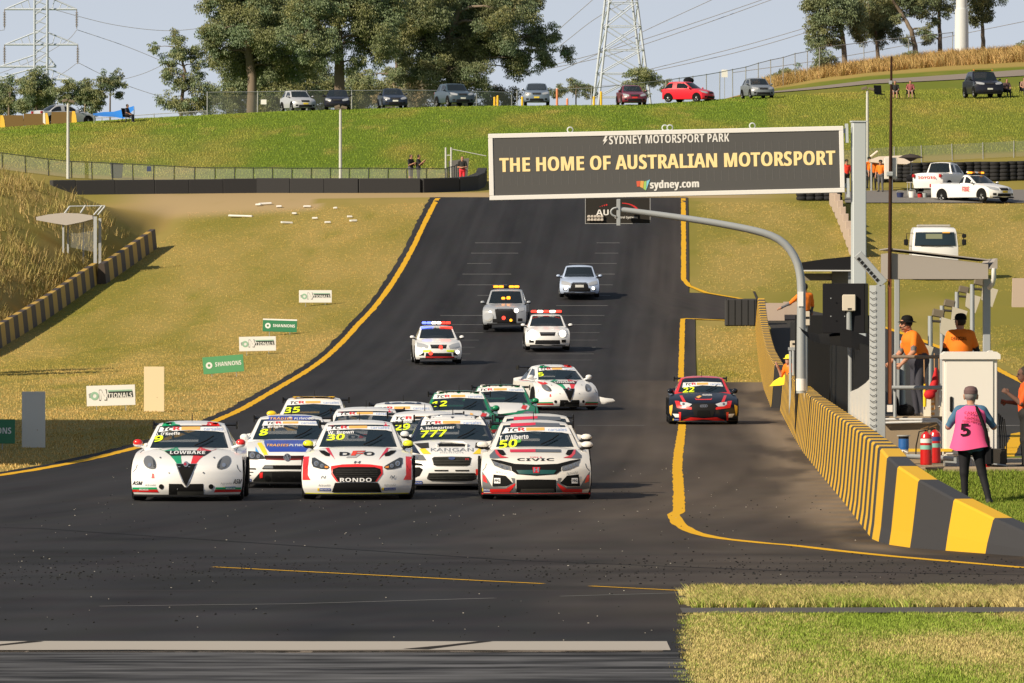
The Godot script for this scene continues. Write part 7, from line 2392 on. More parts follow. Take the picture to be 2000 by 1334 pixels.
# ---------- people: tapered bones melted into one skin ----------
func capsule_skin(mb: MB, bones: Array, cell: float, blend: float) -> void:
	# bone: [a, b, ra, rb, colour]
	var lo := Vector3(1e9, 1e9, 1e9); var hi := -lo
	for b in bones:
		var r := maxf(b[2], b[3]) + cell * 2.5
		lo = lo.min((b[0] as Vector3).min(b[1]) - Vector3.ONE * r); hi = hi.max((b[0] as Vector3).max(b[1]) + Vector3.ONE * r)
	var nx := int((hi.x - lo.x) / cell) + 2; var ny := int((hi.y - lo.y) / cell) + 2; var nz := int((hi.z - lo.z) / cell) + 2
	var acc := PackedFloat32Array(); acc.resize(nx * ny * nz)
	var near := PackedFloat32Array(); near.resize(nx * ny * nz); near.fill(1e9)
	var who := PackedInt32Array(); who.resize(nx * ny * nz)
	var k := 1.0 / blend
	for bi in bones.size():
		var b: Array = bones[bi]
		var a: Vector3 = b[0]; var e: Vector3 = b[1]
		var ra: float = b[2]; var rb: float = b[3]
		var r := maxf(ra, rb) + cell * 2.2
		var l0 := (a.min(e) - Vector3.ONE * r - lo) / cell; var l1 := (a.max(e) + Vector3.ONE * r - lo) / cell
		var ab := e - a
		var len2 := maxf(ab.length_squared(), 1e-9)
		for z in range(maxi(0, int(l0.z)), mini(nz, int(l1.z) + 1)):
			for y in range(maxi(0, int(l0.y)), mini(ny, int(l1.y) + 1)):
				for x in range(maxi(0, int(l0.x)), mini(nx, int(l1.x) + 1)):
					var p := lo + Vector3(x, y, z) * cell
					var t := clampf((p - a).dot(ab) / len2, 0.0, 1.0)
					var d := p.distance_to(a + ab * t) - lerpf(ra, rb, t)
					var i := (z * ny + y) * nx + x
					acc[i] += exp(-d * k)
					if d < near[i]:
						near[i] = d; who[i] = bi
	var f := PackedFloat32Array(); f.resize(nx * ny * nz)
	for i in f.size():
		f[i] = -log(acc[i]) * blend if acc[i] > 1e-18 else 0.3
	var idx := PackedInt32Array(); idx.resize(nx * ny * nz); idx.fill(-1)
	var offs := [0, 1, nx, nx + 1, nx * ny, nx * ny + 1, nx * ny + nx, nx * ny + nx + 1]
	var pos := [Vector3(0, 0, 0), Vector3(1, 0, 0), Vector3(0, 1, 0), Vector3(1, 1, 0), Vector3(0, 0, 1), Vector3(1, 0, 1), Vector3(0, 1, 1), Vector3(1, 1, 1)]
	var edges := [[0, 1], [2, 3], [4, 5], [6, 7], [0, 2], [1, 3], [4, 6], [5, 7], [0, 4], [1, 5], [2, 6], [3, 7]]
	for z in nz - 1:
		for y in ny - 1:
			var row := (z * ny + y) * nx
			for x in nx - 1:
				var i := row + x
				var m := 0
				for c in 8:
					if f[i + offs[c]] < 0.0: m += 1
				if m == 0 or m == 8: continue
				var s := Vector3.ZERO; var n := 0
				for e in edges:
					var fa := f[i + offs[e[0]]]; var fb := f[i + offs[e[1]]]
					if (fa < 0.0) != (fb < 0.0):
						s += (pos[e[0]] as Vector3).lerp(pos[e[1]], fa / (fa - fb)); n += 1
				var nn := Vector3(f[i + 1] + f[i + nx + 1] + f[i + nx * ny + 1] + f[i + offs[7]] - f[i] - f[i + nx] - f[i + nx * ny] - f[i + offs[6]],
					f[i + nx] + f[i + nx + 1] + f[i + offs[6]] + f[i + offs[7]] - f[i] - f[i + 1] - f[i + offs[4]] - f[i + offs[5]],
					f[i + offs[4]] + f[i + offs[5]] + f[i + offs[6]] + f[i + offs[7]] - f[i] - f[i + 1] - f[i + nx] - f[i + nx + 1]).normalized()
				var best := 0
				for c in 8:
					if near[i + offs[c]] < near[i + offs[best]]: best = c
				mb.col = bones[who[i + offs[best]]][4]
				idx[i] = mb.vert(lo + (Vector3(x, y, z) + s / n) * cell, nn)
	var steps := [1, nx, nx * ny]
	for z in range(1, nz - 1):
		for y in range(1, ny - 1):
			for x in range(1, nx - 1):
				var i := (z * ny + y) * nx + x
				for ax in 3:
					var j: int = i + steps[ax]
					if (f[i] < 0.0) == (f[j] < 0.0): continue
					var u: int = steps[(ax + 1) % 3]; var w: int = steps[(ax + 2) % 3]
					var q := [idx[i], idx[i - u], idx[i - u - w], idx[i - w]]
					if q[0] < 0 or q[1] < 0 or q[2] < 0 or q[3] < 0: continue
					mb.face(q[0], q[1], q[2]); mb.face(q[0], q[2], q[3])


func hand_bones(wrist: Vector3, dir: Vector3, palm: Vector3, skin: Color, curl: float) -> Array:
	# dir: along the fingers; palm: the way the palm faces
	var across := dir.cross(palm).normalized()
	var out := [[wrist, wrist + dir * 0.07, 0.026, 0.03, skin], [wrist + dir * 0.05 - across * 0.018, wrist + dir * 0.09 - across * 0.025, 0.016, 0.014, skin], [wrist + dir * 0.05 + across * 0.018, wrist + dir * 0.09 + across * 0.025, 0.016, 0.014, skin]]
	for i in 4:
		var o := (i - 1.5) * 0.021
		var l: float = [0.068, 0.08, 0.075, 0.058][i]
		var a := wrist + dir * 0.09 + across * o
		var b := a + (dir * cos(curl * 0.7) + palm * sin(curl * 0.7)) * l * 0.5
		var c := b + (dir * cos(curl * 1.6) + palm * sin(curl * 1.6)) * l * 0.5
		out.append([a, b, 0.0095, 0.009, skin]); out.append([b, c, 0.009, 0.0075, skin])
	var ta := wrist + dir * 0.03 - across * 0.03
	out.append([ta, ta - across * 0.025 + dir * 0.03 + palm * 0.01, 0.012, 0.0105, skin])
	out.append([ta - across * 0.025 + dir * 0.03 + palm * 0.01, ta - across * 0.02 + dir * 0.06 + palm * 0.025, 0.0105, 0.009, skin])
	return out


# P: shirt, sleeve, trousers, skin, hair, shoe colours; arms as [elbow, wrist] for each side; look = head turn
func person(label: String, where: Vector3, yaw: float, P: Dictionary, fine := true) -> Node3D:
	var t := thing("person", label, "person", where, yaw, P.get("group", ""))
	var shirt: Color = P.shirt; var sleeve: Color = P.get("sleeve", shirt); var tr: Color = P.trousers; var skin: Color = P.get("skin", Color(0.42, 0.22, 0.14)); var shoe: Color = P.get("shoe", Color(0.05, 0.045, 0.04)); var hair: Color = P.get("hair", Color(0.03, 0.02, 0.015))
	var calf: Color = P.get("calf", tr); var fore: Color = P.get("fore", skin)
	var g: float = P.get("girth", 1.0)
	var lean: Vector3 = P.get("lean", Vector3.ZERO)
	var hipc := Vector3(0, P.get("hip", 0.93), 0)
	var chest := hipc + Vector3(0, 0.42, 0) + lean
	var neck := chest + Vector3(0, 0.12, 0.01) + lean * 0.25
	var head := neck + Vector3(0, 0.13, 0.02) + lean * 0.2
	var look := Basis(Vector3.UP, P.get("look", 0.0))
	var bones := []
	bones.append([hipc + Vector3(-0.06, 0, 0), hipc + Vector3(0.06, 0, 0), 0.13 * g, 0.13 * g, tr])
	bones.append([hipc + Vector3(0, 0.1, 0), hipc.lerp(chest, 0.55), 0.135 * g, 0.14 * g, shirt])
	bones.append([hipc.lerp(chest, 0.45) + Vector3(-0.04, 0, 0), chest + Vector3(-0.05, -0.04, 0), 0.125 * g, 0.12 * g, shirt])
	bones.append([hipc.lerp(chest, 0.45) + Vector3(0.04, 0, 0), chest + Vector3(0.05, -0.04, 0), 0.125 * g, 0.12 * g, shirt])
	bones.append([chest + Vector3(-0.15, 0.05, 0), chest + Vector3(0.15, 0.05, 0), 0.075, 0.075, shirt])
	bones.append([neck + Vector3(0, -0.06, 0), neck + Vector3(0, 0.06, 0.01), 0.06, 0.052, skin])
	var legs: Array = P.get("legs", [[Vector3(-0.1, 0.5, 0.02), Vector3(-0.11, 0.09, 0.0)], [Vector3(0.1, 0.5, 0.02), Vector3(0.11, 0.09, 0.0)]])
	for s in 2:
		var k: float = -1.0 if s == 0 else 1.0
		var hip := hipc + Vector3(0.09 * k, -0.03, 0)
		var knee: Vector3 = legs[s][0]; var ank: Vector3 = legs[s][1]
		bones.append([hip, knee, 0.092 * g, 0.066, tr])
		bones.append([knee, ank, 0.064, 0.048, calf])
		var toe: Vector3 = P.get("toe", Vector3(0.03 * k, 0, 0.15))
		bones.append([ank + Vector3(0, -0.05, -0.03), ank + Vector3(0, -0.055, 0) + Vector3(toe.x, 0, toe.z), 0.042, 0.036, shoe])
	var arms: Array = P.get("arms", [[Vector3(-0.26, -0.27, 0.0), Vector3(-0.27, -0.5, 0.08)], [Vector3(0.26, -0.27, 0.0), Vector3(0.27, -0.5, 0.08)]])
	var hands := []
	for s in 2:
		var k: float = -1.0 if s == 0 else 1.0
		var sh := chest + Vector3(0.19 * k, 0.04, 0)
		var el: Vector3 = chest + arms[s][0]; var wr: Vector3 = chest + arms[s][1]
		bones.append([sh, sh.lerp(el, 0.6), 0.066, 0.06, shirt])
		bones.append([sh.lerp(el, 0.6), el, 0.052, 0.045, sleeve])
		bones.append([el, wr, 0.045, 0.033, fore])
		var dir := (wr - el).normalized()
		var palm := Vector3(-k, 0, 0.2); palm = (palm - dir * palm.dot(dir)).normalized()
		if fine: hands.append(hand_bones(wr, dir, palm, P.get("glove", skin), 0.7))
		else: bones.append([wr, wr + dir * 0.11, 0.036, 0.03, P.get("glove", skin)])
	for b in P.get("extra", []): bones.append(b)
	var mb := MB.new()
	var hb := []
	hb.append([head + Vector3(0, 0.03, -0.015), head + Vector3(0, 0.05, -0.015), 0.093, 0.09, hair])
	hb.append([head + look * Vector3(0, -0.05, 0.03), head + look * Vector3(0, 0.03, 0.035), 0.066, 0.075, skin])
	hb.append([head + look * Vector3(0, -0.095, 0.045), head + look * Vector3(0, -0.08, 0.06), 0.04, 0.036, skin])
	hb.append([head + look * Vector3(0, 0.0, 0.105), head + look * Vector3(0, -0.03, 0.122), 0.012, 0.017, skin])
	hb.append([head + look * Vector3(0, -0.064, 0.097), head + look * Vector3(0, -0.068, 0.097), 0.014, 0.014, Color(skin.r * 0.75, skin.g * 0.5, skin.b * 0.5)])
	for k in [-1.0, 1.0]:
		hb.append([head + look * Vector3(0.095 * k, -0.03, -0.0), head + look * Vector3(0.097 * k, 0.02, -0.01), 0.016, 0.02, skin])
		hb.append([head + look * Vector3(0.03 * k, 0.005, 0.101), head + look * Vector3(0.038 * k, 0.005, 0.099), 0.011, 0.011, Color(0.03, 0.02, 0.02)])
	hb.append([neck + Vector3(0, 0.0, 0.0), head + Vector3(0, -0.06, 0.0), 0.055, 0.055, skin])
	if fine:
		capsule_skin(mb, bones, 0.02, 0.012)
		capsule_skin(mb, hb, 0.009, 0.008)
		for h in hands: capsule_skin(mb, h, 0.006, 0.004)
	else:
		capsule_skin(mb, bones + hb.slice(0, 3), 0.034, 0.014)
	put(mb, "body", vcol("clothed_skin", 0.8), t)
	if P.has("cap"):
		var cm := mat(P.cap[0], P.cap[1], P.cap[2], P.cap[3], 0.8)
		var hat := MB.new()
		var ht := head + Vector3(0, 0.045, -0.012)
		hat.lathe([Vector2(0.107, 0.0), Vector2(0.106, 0.05), Vector2(0.085, 0.095), Vector2(0.04, 0.115), Vector2(0.0, 0.118)], 14, ht)
		if P.cap.size() > 4 and P.cap[4] == "brim":
			hat.lathe([Vector2(0.1, 0.012), Vector2(0.165, -0.012), Vector2(0.165, -0.006), Vector2(0.1, 0.02)], 16, ht)
		else:
			var f := P.get("peak", 0.0) as float
			var bk := Basis(Vector3.UP, f + P.get("look", 0.0))
			var rows := []
			for a in 5:
				var w := -0.9 + a * 0.45
				rows.append([ht + bk * Vector3(sin(w) * 0.105, 0.012, cos(w) * 0.105), ht + bk * Vector3(sin(w) * 0.1, 0.0, cos(w) * 0.105 + 0.075 * cos(w * 0.9))])
			hat.sheet(rows, ht - Vector3(0, 1, 0))
		put(hat, "hat", cm, t)
	return t


func people() -> void:
	var hi := Color(0.88, 0.20, 0.008)
	var navy := Color(0.045, 0.045, 0.06)
	var dark := Color(0.012, 0.012, 0.014)
	# photographer in the pink tabard, seen from behind
	var d := 132.0
	var pk := Color(0.88, 0.10, 0.28)
	var where := Vector3(xat(1896, d), ground(xat(1896, d), d), -d)
	var steel := Color(0.055, 0.145, 0.24)
	var ph := person("photographer from behind in a pink numbered tabard, dark jeans and a brown cap", where, PI - 0.12, {"shirt": steel, "sleeve": steel, "trousers": Color(0.008, 0.009, 0.012), "skin": Color(0.45, 0.22, 0.14), "hair": Color(0.25, 0.23, 0.22), "girth": 1.25, "hip": 0.95,
		"legs": [[Vector3(-0.17, 0.48, 0.03), Vector3(-0.27, 0.09, -0.02)], [Vector3(0.1, 0.48, 0.03), Vector3(0.09, 0.09, 0.05)]],
		"arms": [[Vector3(-0.34, -0.2, 0.06), Vector3(-0.14, 0.04, 0.26)], [Vector3(0.34, -0.2, 0.02), Vector3(0.13, 0.04, 0.27)]],
		"extra": [[Vector3(-0.1, 0.9, -0.01), Vector3(0.1, 0.9, -0.01), 0.125, 0.125, steel]],
		"cap": ["cap_brown", 0.13, 0.075, 0.075]})
	ph.scale = Vector3.ONE * 1.07
	# the tabard hangs loose over the shirt
	var tb := MB.new()
	var rings := []
	for q in [[1.485, 0.09, 0.09, 0.0], [1.455, 0.17, 0.11, 0.0], [1.41, 0.235, 0.135, 0.0], [1.34, 0.235, 0.165, -0.005], [1.22, 0.23, 0.178, -0.01], [1.1, 0.25, 0.185, -0.015], [0.98, 0.275, 0.19, -0.02], [0.84, 0.31, 0.2, -0.025]]:
		var line := []
		for k in 29:
			var a := TAU * k / 28.0
			var fold := 1.0 + 0.035 * sin(a * 5.0 + 1.0) * clampf((1.3 - q[0]) / 0.4, 0.0, 1.0)
			line.append(Vector3(cos(a) * q[1] * fold, q[0] + (0.03 * sin(a * 2.0 + 0.5) if q[0] < 0.9 else 0.0), sin(a) * q[2] * fold + q[3]))
		rings.append(line)
	tb.sheet(rings, Vector3(0, 1.15, 0))
	put(tb, "tabard", mat("tabard_pink", 0.88, 0.10, 0.28, 0.8), ph)
	var num := letters("5", font_bold, -0.2, -0.06, 1.03, 1.22, 0.0)
	var no := put(num, "tabard_number", mat("print_black", 0.02, 0.015, 0.015, 0.7), ph)
	no.transform = Transform3D(Basis(Vector3.UP, PI), Vector3(-0.06, 0.0, -0.215))
	for q in [["CAMS", 1.36, 1.4, -0.1, 0.08], ["SIGNED", 1.29, 1.325, -0.1, 0.1], ["EVENT MEDIA", 1.235, 1.27, -0.13, 0.13]]:
		var l := put(letters(q[0], font_bold, q[3], q[4], q[1], q[2], 0.0), "tabard_print", mat("print_red", 0.30, 0.01, 0.03, 0.7), ph)
		l.transform = Transform3D(Basis(Vector3.UP, PI), Vector3(-0.02, 0.0, -0.2))
	var st := MB.new()
	st.tube([Vector3(-0.08, 1.47, -0.06), Vector3(-0.14, 1.36, -0.17), Vector3(-0.24, 1.1, -0.17), Vector3(-0.27, 0.82, -0.08)], [0.025, 0.03, 0.03, 0.03], 5)
	put(st, "shoulder_strap", mat("strap_black", 0.012, 0.012, 0.012, 0.7), ph)
	var camb := thing("camera_with_lens", "black camera held up to the photographer's face", "camera", where + Basis(Vector3.UP, PI - 0.12) * Vector3(0, 1.42, 0.34), PI - 0.12)
	st = MB.new(); st.box(Vector3.ZERO, Vector3(0.15, 0.11, 0.08), Basis.IDENTITY, 0.015); put(st, "camera_body", mat("handle_black", 0.015, 0.015, 0.015, 0.4), camb)
	st = MB.new(); st.tube([Vector3(0, 0, 0.04), Vector3(0, 0, 0.3)], [0.045, 0.055], 12); put(st, "lens", mat("lens_barrel", 0.03, 0.03, 0.03, 0.4), camb)
	var bagp := thing("camera_bag", "black camera bag hanging at the photographer's hip", "bag", where + Basis(Vector3.UP, PI - 0.12) * Vector3(-0.3, 0.72, -0.04), PI - 0.12)
	st = MB.new(); st.box(Vector3(0, 0.05, 0), Vector3(0.13, 0.3, 0.16), Basis.IDENTITY, 0.03); put(st, "bag", mat("bag_black", 0.012, 0.012, 0.014, 0.8), bagp)
	# marshals on the stand
	d = 142.2
	var floor_y := pt(1790, 815, 141.0).y - 0.02
	var m1 := person("marshal in an orange shirt and headset hat leaning on the timber rail", Vector3(xat(1794, d), floor_y, -d), -PI / 2 + 0.25, {"shirt": hi, "sleeve": Color(0.14, 0.13, 0.13), "trousers": navy, "skin": Color(0.50, 0.25, 0.16), "girth": 1.34, "lean": Vector3(0, -0.03, 0.13), "hip": 0.99, "look": 0.1,
		"legs": [[Vector3(-0.1, 0.52, 0.05), Vector3(-0.1, 0.09, 0.0)], [Vector3(0.1, 0.52, 0.02), Vector3(0.11, 0.09, -0.06)]],
		"arms": [[Vector3(-0.3, -0.25, 0.1), Vector3(-0.24, -0.42, 0.3)], [Vector3(0.31, -0.24, 0.06), Vector3(0.24, -0.44, 0.24)]], "shoe": Color(0.25, 0.2, 0.15),
		"cap": ["hat_black", 0.012, 0.012, 0.012, "brim"]})
	var hs := MB.new()
	var hc := Vector3(0, 1.64, 0.21)
	hs.lathe([Vector2(0.0, -0.03), Vector2(0.05, -0.03), Vector2(0.05, 0.03), Vector2(0.0, 0.03)], 10, hc + Vector3(0.1, 0.0, 0.0), Basis(Vector3.BACK, PI / 2))
	hs.lathe([Vector2(0.0, -0.03), Vector2(0.05, -0.03), Vector2(0.05, 0.03), Vector2(0.0, 0.03)], 10, hc + Vector3(-0.1, 0.0, 0.0), Basis(Vector3.BACK, PI / 2))
	hs.tube([hc + Vector3(0.11, -0.02, 0.02), hc + Vector3(0.1, -0.07, 0.09), hc + Vector3(0.04, -0.085, 0.14)], 0.01, 5)
	put(hs, "headset", mat("handle_black", 0.015, 0.015, 0.015, 0.4), m1)
	var m2 := person("marshal in an orange shirt and black cap standing with his back to the camera", Vector3(xat(1876, 142.6), floor_y - 0.02, -142.6), PI - 0.2, {"shirt": hi, "sleeve": dark, "fore": dark, "trousers": navy, "skin": Color(0.48, 0.24, 0.15), "girth": 1.36, "hip": 1.0, "look": 0.9,
		"arms": [[Vector3(-0.3, -0.27, 0.0), Vector3(-0.36, -0.46, 0.08)], [Vector3(0.29, -0.28, 0.02), Vector3(0.24, -0.5, 0.1)]], "cap": ["cap_black", 0.01, 0.01, 0.012]})
	var ol := put(letters("OFFICIAL", font_bold, -0.14, 0.14, 1.36, 1.42, 0.0), "shirt_print", mat("print_dark", 0.05, 0.02, 0.01, 0.7), m2)
	ol.transform = Transform3D(Basis(Vector3.UP, PI), Vector3(0.0, 0.0, -0.178))
	# person at the frame's edge
	d = 138.6
	person("person in an orange shirt and dark trousers at the frame's edge raising a hand", Vector3(xat(2004, d), pt(2000, 917, d).y, -d), -PI / 2 + 0.1, {"shirt": Color(0.75, 0.10, 0.01), "trousers": dark, "skin": Color(0.13, 0.065, 0.045), "hip": 0.94,
		"arms": [[Vector3(-0.25, -0.24, 0.06), Vector3(-0.16, -0.22, 0.3)], [Vector3(0.24, -0.24, 0.12), Vector3(0.16, -0.08, 0.32)]]})
	# marshals behind the farther wall
	d = 226.0
	person("marshal in an orange shirt stretching an arm out behind the striped wall", Vector3(xat(1572, d), 2.2, -d), PI + 0.5, {"shirt": hi, "trousers": dark, "skin": Color(0.4, 0.2, 0.13), "fore": Color(0.12, 0.12, 0.13), "hip": 0.95, "look": 0.3,
		"arms": [[Vector3(-0.26, -0.24, 0.02), Vector3(-0.28, -0.44, 0.1)], [Vector3(0.4, -0.18, 0.14), Vector3(0.62, -0.3, 0.24)]]}, false)
	var sc := thing("scaffold_stand", "steel stand under the marshal who stretches an arm out behind the wall", "platform", Vector3(xat(1572, d), 0.0, -d))
	var sb := MB.new(); sb.box(Vector3(0, 2.14, 0), Vector3(0.9, 0.08, 0.8)); put(sb, "deck", galv(), sc)
	for q in [[-0.4, -0.35], [0.4, -0.35], [-0.4, 0.35], [0.4, 0.35]]:
		sb = MB.new(); sb.tube([Vector3(q[0], 0, q[1]), Vector3(q[0], 2.1, q[1])], 0.03, 6); put(sb, "leg", galv(), sc)
	d = 238.0
	person("marshal in a bright yellow hat ducking behind the striped wall by the thin post", Vector3(xat(1551, d), 0.25, -d), -0.7, {"shirt": hi, "trousers": dark, "skin": Color(0.5, 0.26, 0.18), "lean": Vector3(-0.05, -0.05, 0.1), "hip": 0.9,
		"arms": [[Vector3(-0.26, -0.24, 0.1), Vector3(-0.3, 0.05, 0.24)], [Vector3(0.26, -0.24, 0.02), Vector3(0.2, -0.4, 0.14)]], "cap": ["hat_yellow", 0.9, 0.75, 0.03, "brim"]}, false)
	# spectators along the far fence
	d = 476.5
	person("spectator in a black top and grey shorts by the far fence, left of a pair", on(802, d), 0.9, {"shirt": dark, "trousers": Color(0.09, 0.09, 0.1), "calf": Color(0.4, 0.22, 0.15), "arms": [[Vector3(-0.24, -0.25, 0.08), Vector3(-0.08, -0.14, 0.28)], [Vector3(0.24, -0.25, 0.08), Vector3(0.1, -0.14, 0.28)]], "group": "spectators at the far fence"}, false)
	person("spectator in black pointing a camera along the far fence, right of a pair", on(817, d), 1.3, {"shirt": dark, "trousers": Color(0.02, 0.02, 0.03), "arms": [[Vector3(-0.22, -0.22, 0.14), Vector3(-0.08, 0.0, 0.36)], [Vector3(0.22, -0.22, 0.14), Vector3(0.08, 0.0, 0.36)]], "group": "spectators at the far fence"}, false)
	person("spectator in a black top and red shorts standing above the curved wall end", on(903, 473.0), 0.0, {"shirt": dark, "trousers": Color(0.75, 0.03, 0.05), "calf": Color(0.4, 0.22, 0.15), "arms": [[Vector3(-0.26, -0.24, 0.06), Vector3(-0.06, -0.28, 0.2)], [Vector3(0.26, -0.24, 0.06), Vector3(0.06, -0.26, 0.2)]], "group": "spectators at the far fence"}, false)
	# marshals under the far canopy
	var k := 0
	for q in [[1697, 451.0, 0.6], [1706, 449.5, 0.1], [1720, 448.0, -0.3], [1653, 450.0, 0.3]]:
		person(["far marshal in orange and grey nearest the sign post", "far marshal in an orange jacket under the canopy, middle of three", "far marshal in an orange top and grey trousers beside the mast", "far marshal in red glimpsed between the wide sign and its post"][k], on(q[0], q[1]), q[2], {"shirt": hi if k < 3 else Color(0.8, 0.05, 0.02), "trousers": [Color(0.15, 0.15, 0.16), dark, Color(0.11, 0.11, 0.12), dark][k], "cap": ["cap_dark_green", 0.02, 0.03, 0.025], "group": "marshals under the far canopy"}, false)
		k += 1
	# people seated on the hill
	var sit := {"hip": 0.47, "legs": [[Vector3(-0.11, 0.5, 0.42), Vector3(-0.12, 0.1, 0.46)], [Vector3(0.11, 0.5, 0.42), Vector3(0.12, 0.1, 0.46)]], "arms": [[Vector3(-0.27, -0.22, 0.08), Vector3(-0.16, -0.32, 0.3)], [Vector3(0.27, -0.22, 0.08), Vector3(0.16, -0.32, 0.3)]], "group": "spectators seated on the hill"}
	k = 0
	for q in [[1748, 575.0, dark, 0.0, Color(0.4, 0.22, 0.15)], [1778, 575.0, Color(0.3, 0.08, 0.08), 0.0, Color(0.4, 0.22, 0.15)], [1966, 572.0, Color(0.1, 0.06, 0.06), 0.3, dark], [2000, 574.0, Color(0.35, 0.2, 0.15), 0.2, Color(0.02, 0.02, 0.03)], [248, 570.0, Color(0.02, 0.025, 0.05), 1.2, Color(0.02, 0.025, 0.05)]]:
		var p := sit.duplicate()
		p.shirt = q[2]; p.trousers = Color(0.25, 0.2, 0.18) if k < 2 else Color(0.02, 0.02, 0.03); p.calf = q[4]
		var w := on(q[0], q[1])
		person(["spectator in black sitting in the middle camp chair on the hill", "spectator in a dark red top sitting in a camp chair, right of the middle one", "spectator sitting close beside the black four-wheel drive", "spectator seated on the hill at the frame's edge", "spectator in dark blue sitting in a folding chair under the blue tarpaulin"][k], w, q[3], p, false)
		camp_chair(w, q[3], ["dark camp chair under the spectator in black on the hill", "dark camp chair under the spectator in dark red", "dark camp chair beside the black four-wheel drive", "dark camp chair at the frame's edge on the hill", "dark folding chair under the blue tarpaulin"][k])
		k += 1
	camp_chair(on(1717, 575.0), 0.4, "empty black camp chair on the hill, leftmost of three")


func camp_chair(w: Vector3, yaw: float, label: String) -> void:
	var t := thing("camp_chair", label, "chair", w, yaw, "camp chairs on the hill")
	var m := mat("chair_black", 0.012, 0.012, 0.014, 0.8)
	var mb := MB.new(); mb.box(Vector3(0, 0.36, 0.1), Vector3(0.56, 0.05, 0.5), Basis(Vector3.RIGHT, 0.1)); put(mb, "seat", m, t)
	mb = MB.new(); mb.box(Vector3(0, 0.68, -0.24), Vector3(0.56, 0.62, 0.05), Basis(Vector3.RIGHT, -0.2)); put(mb, "backrest", m, t)
	for s in [-1.0, 1.0]:
		for z in [-0.2, 0.3]:
			mb = MB.new(); mb.tube([Vector3(s * 0.28, 0.38, z), Vector3(s * 0.32, 0.0, z + 0.04)], 0.018, 5); put(mb, "leg", m, t)
		mb = MB.new(); mb.box(Vector3(s * 0.31, 0.56, 0.06), Vector3(0.06, 0.03, 0.46)); put(mb, "armrest", m, t)


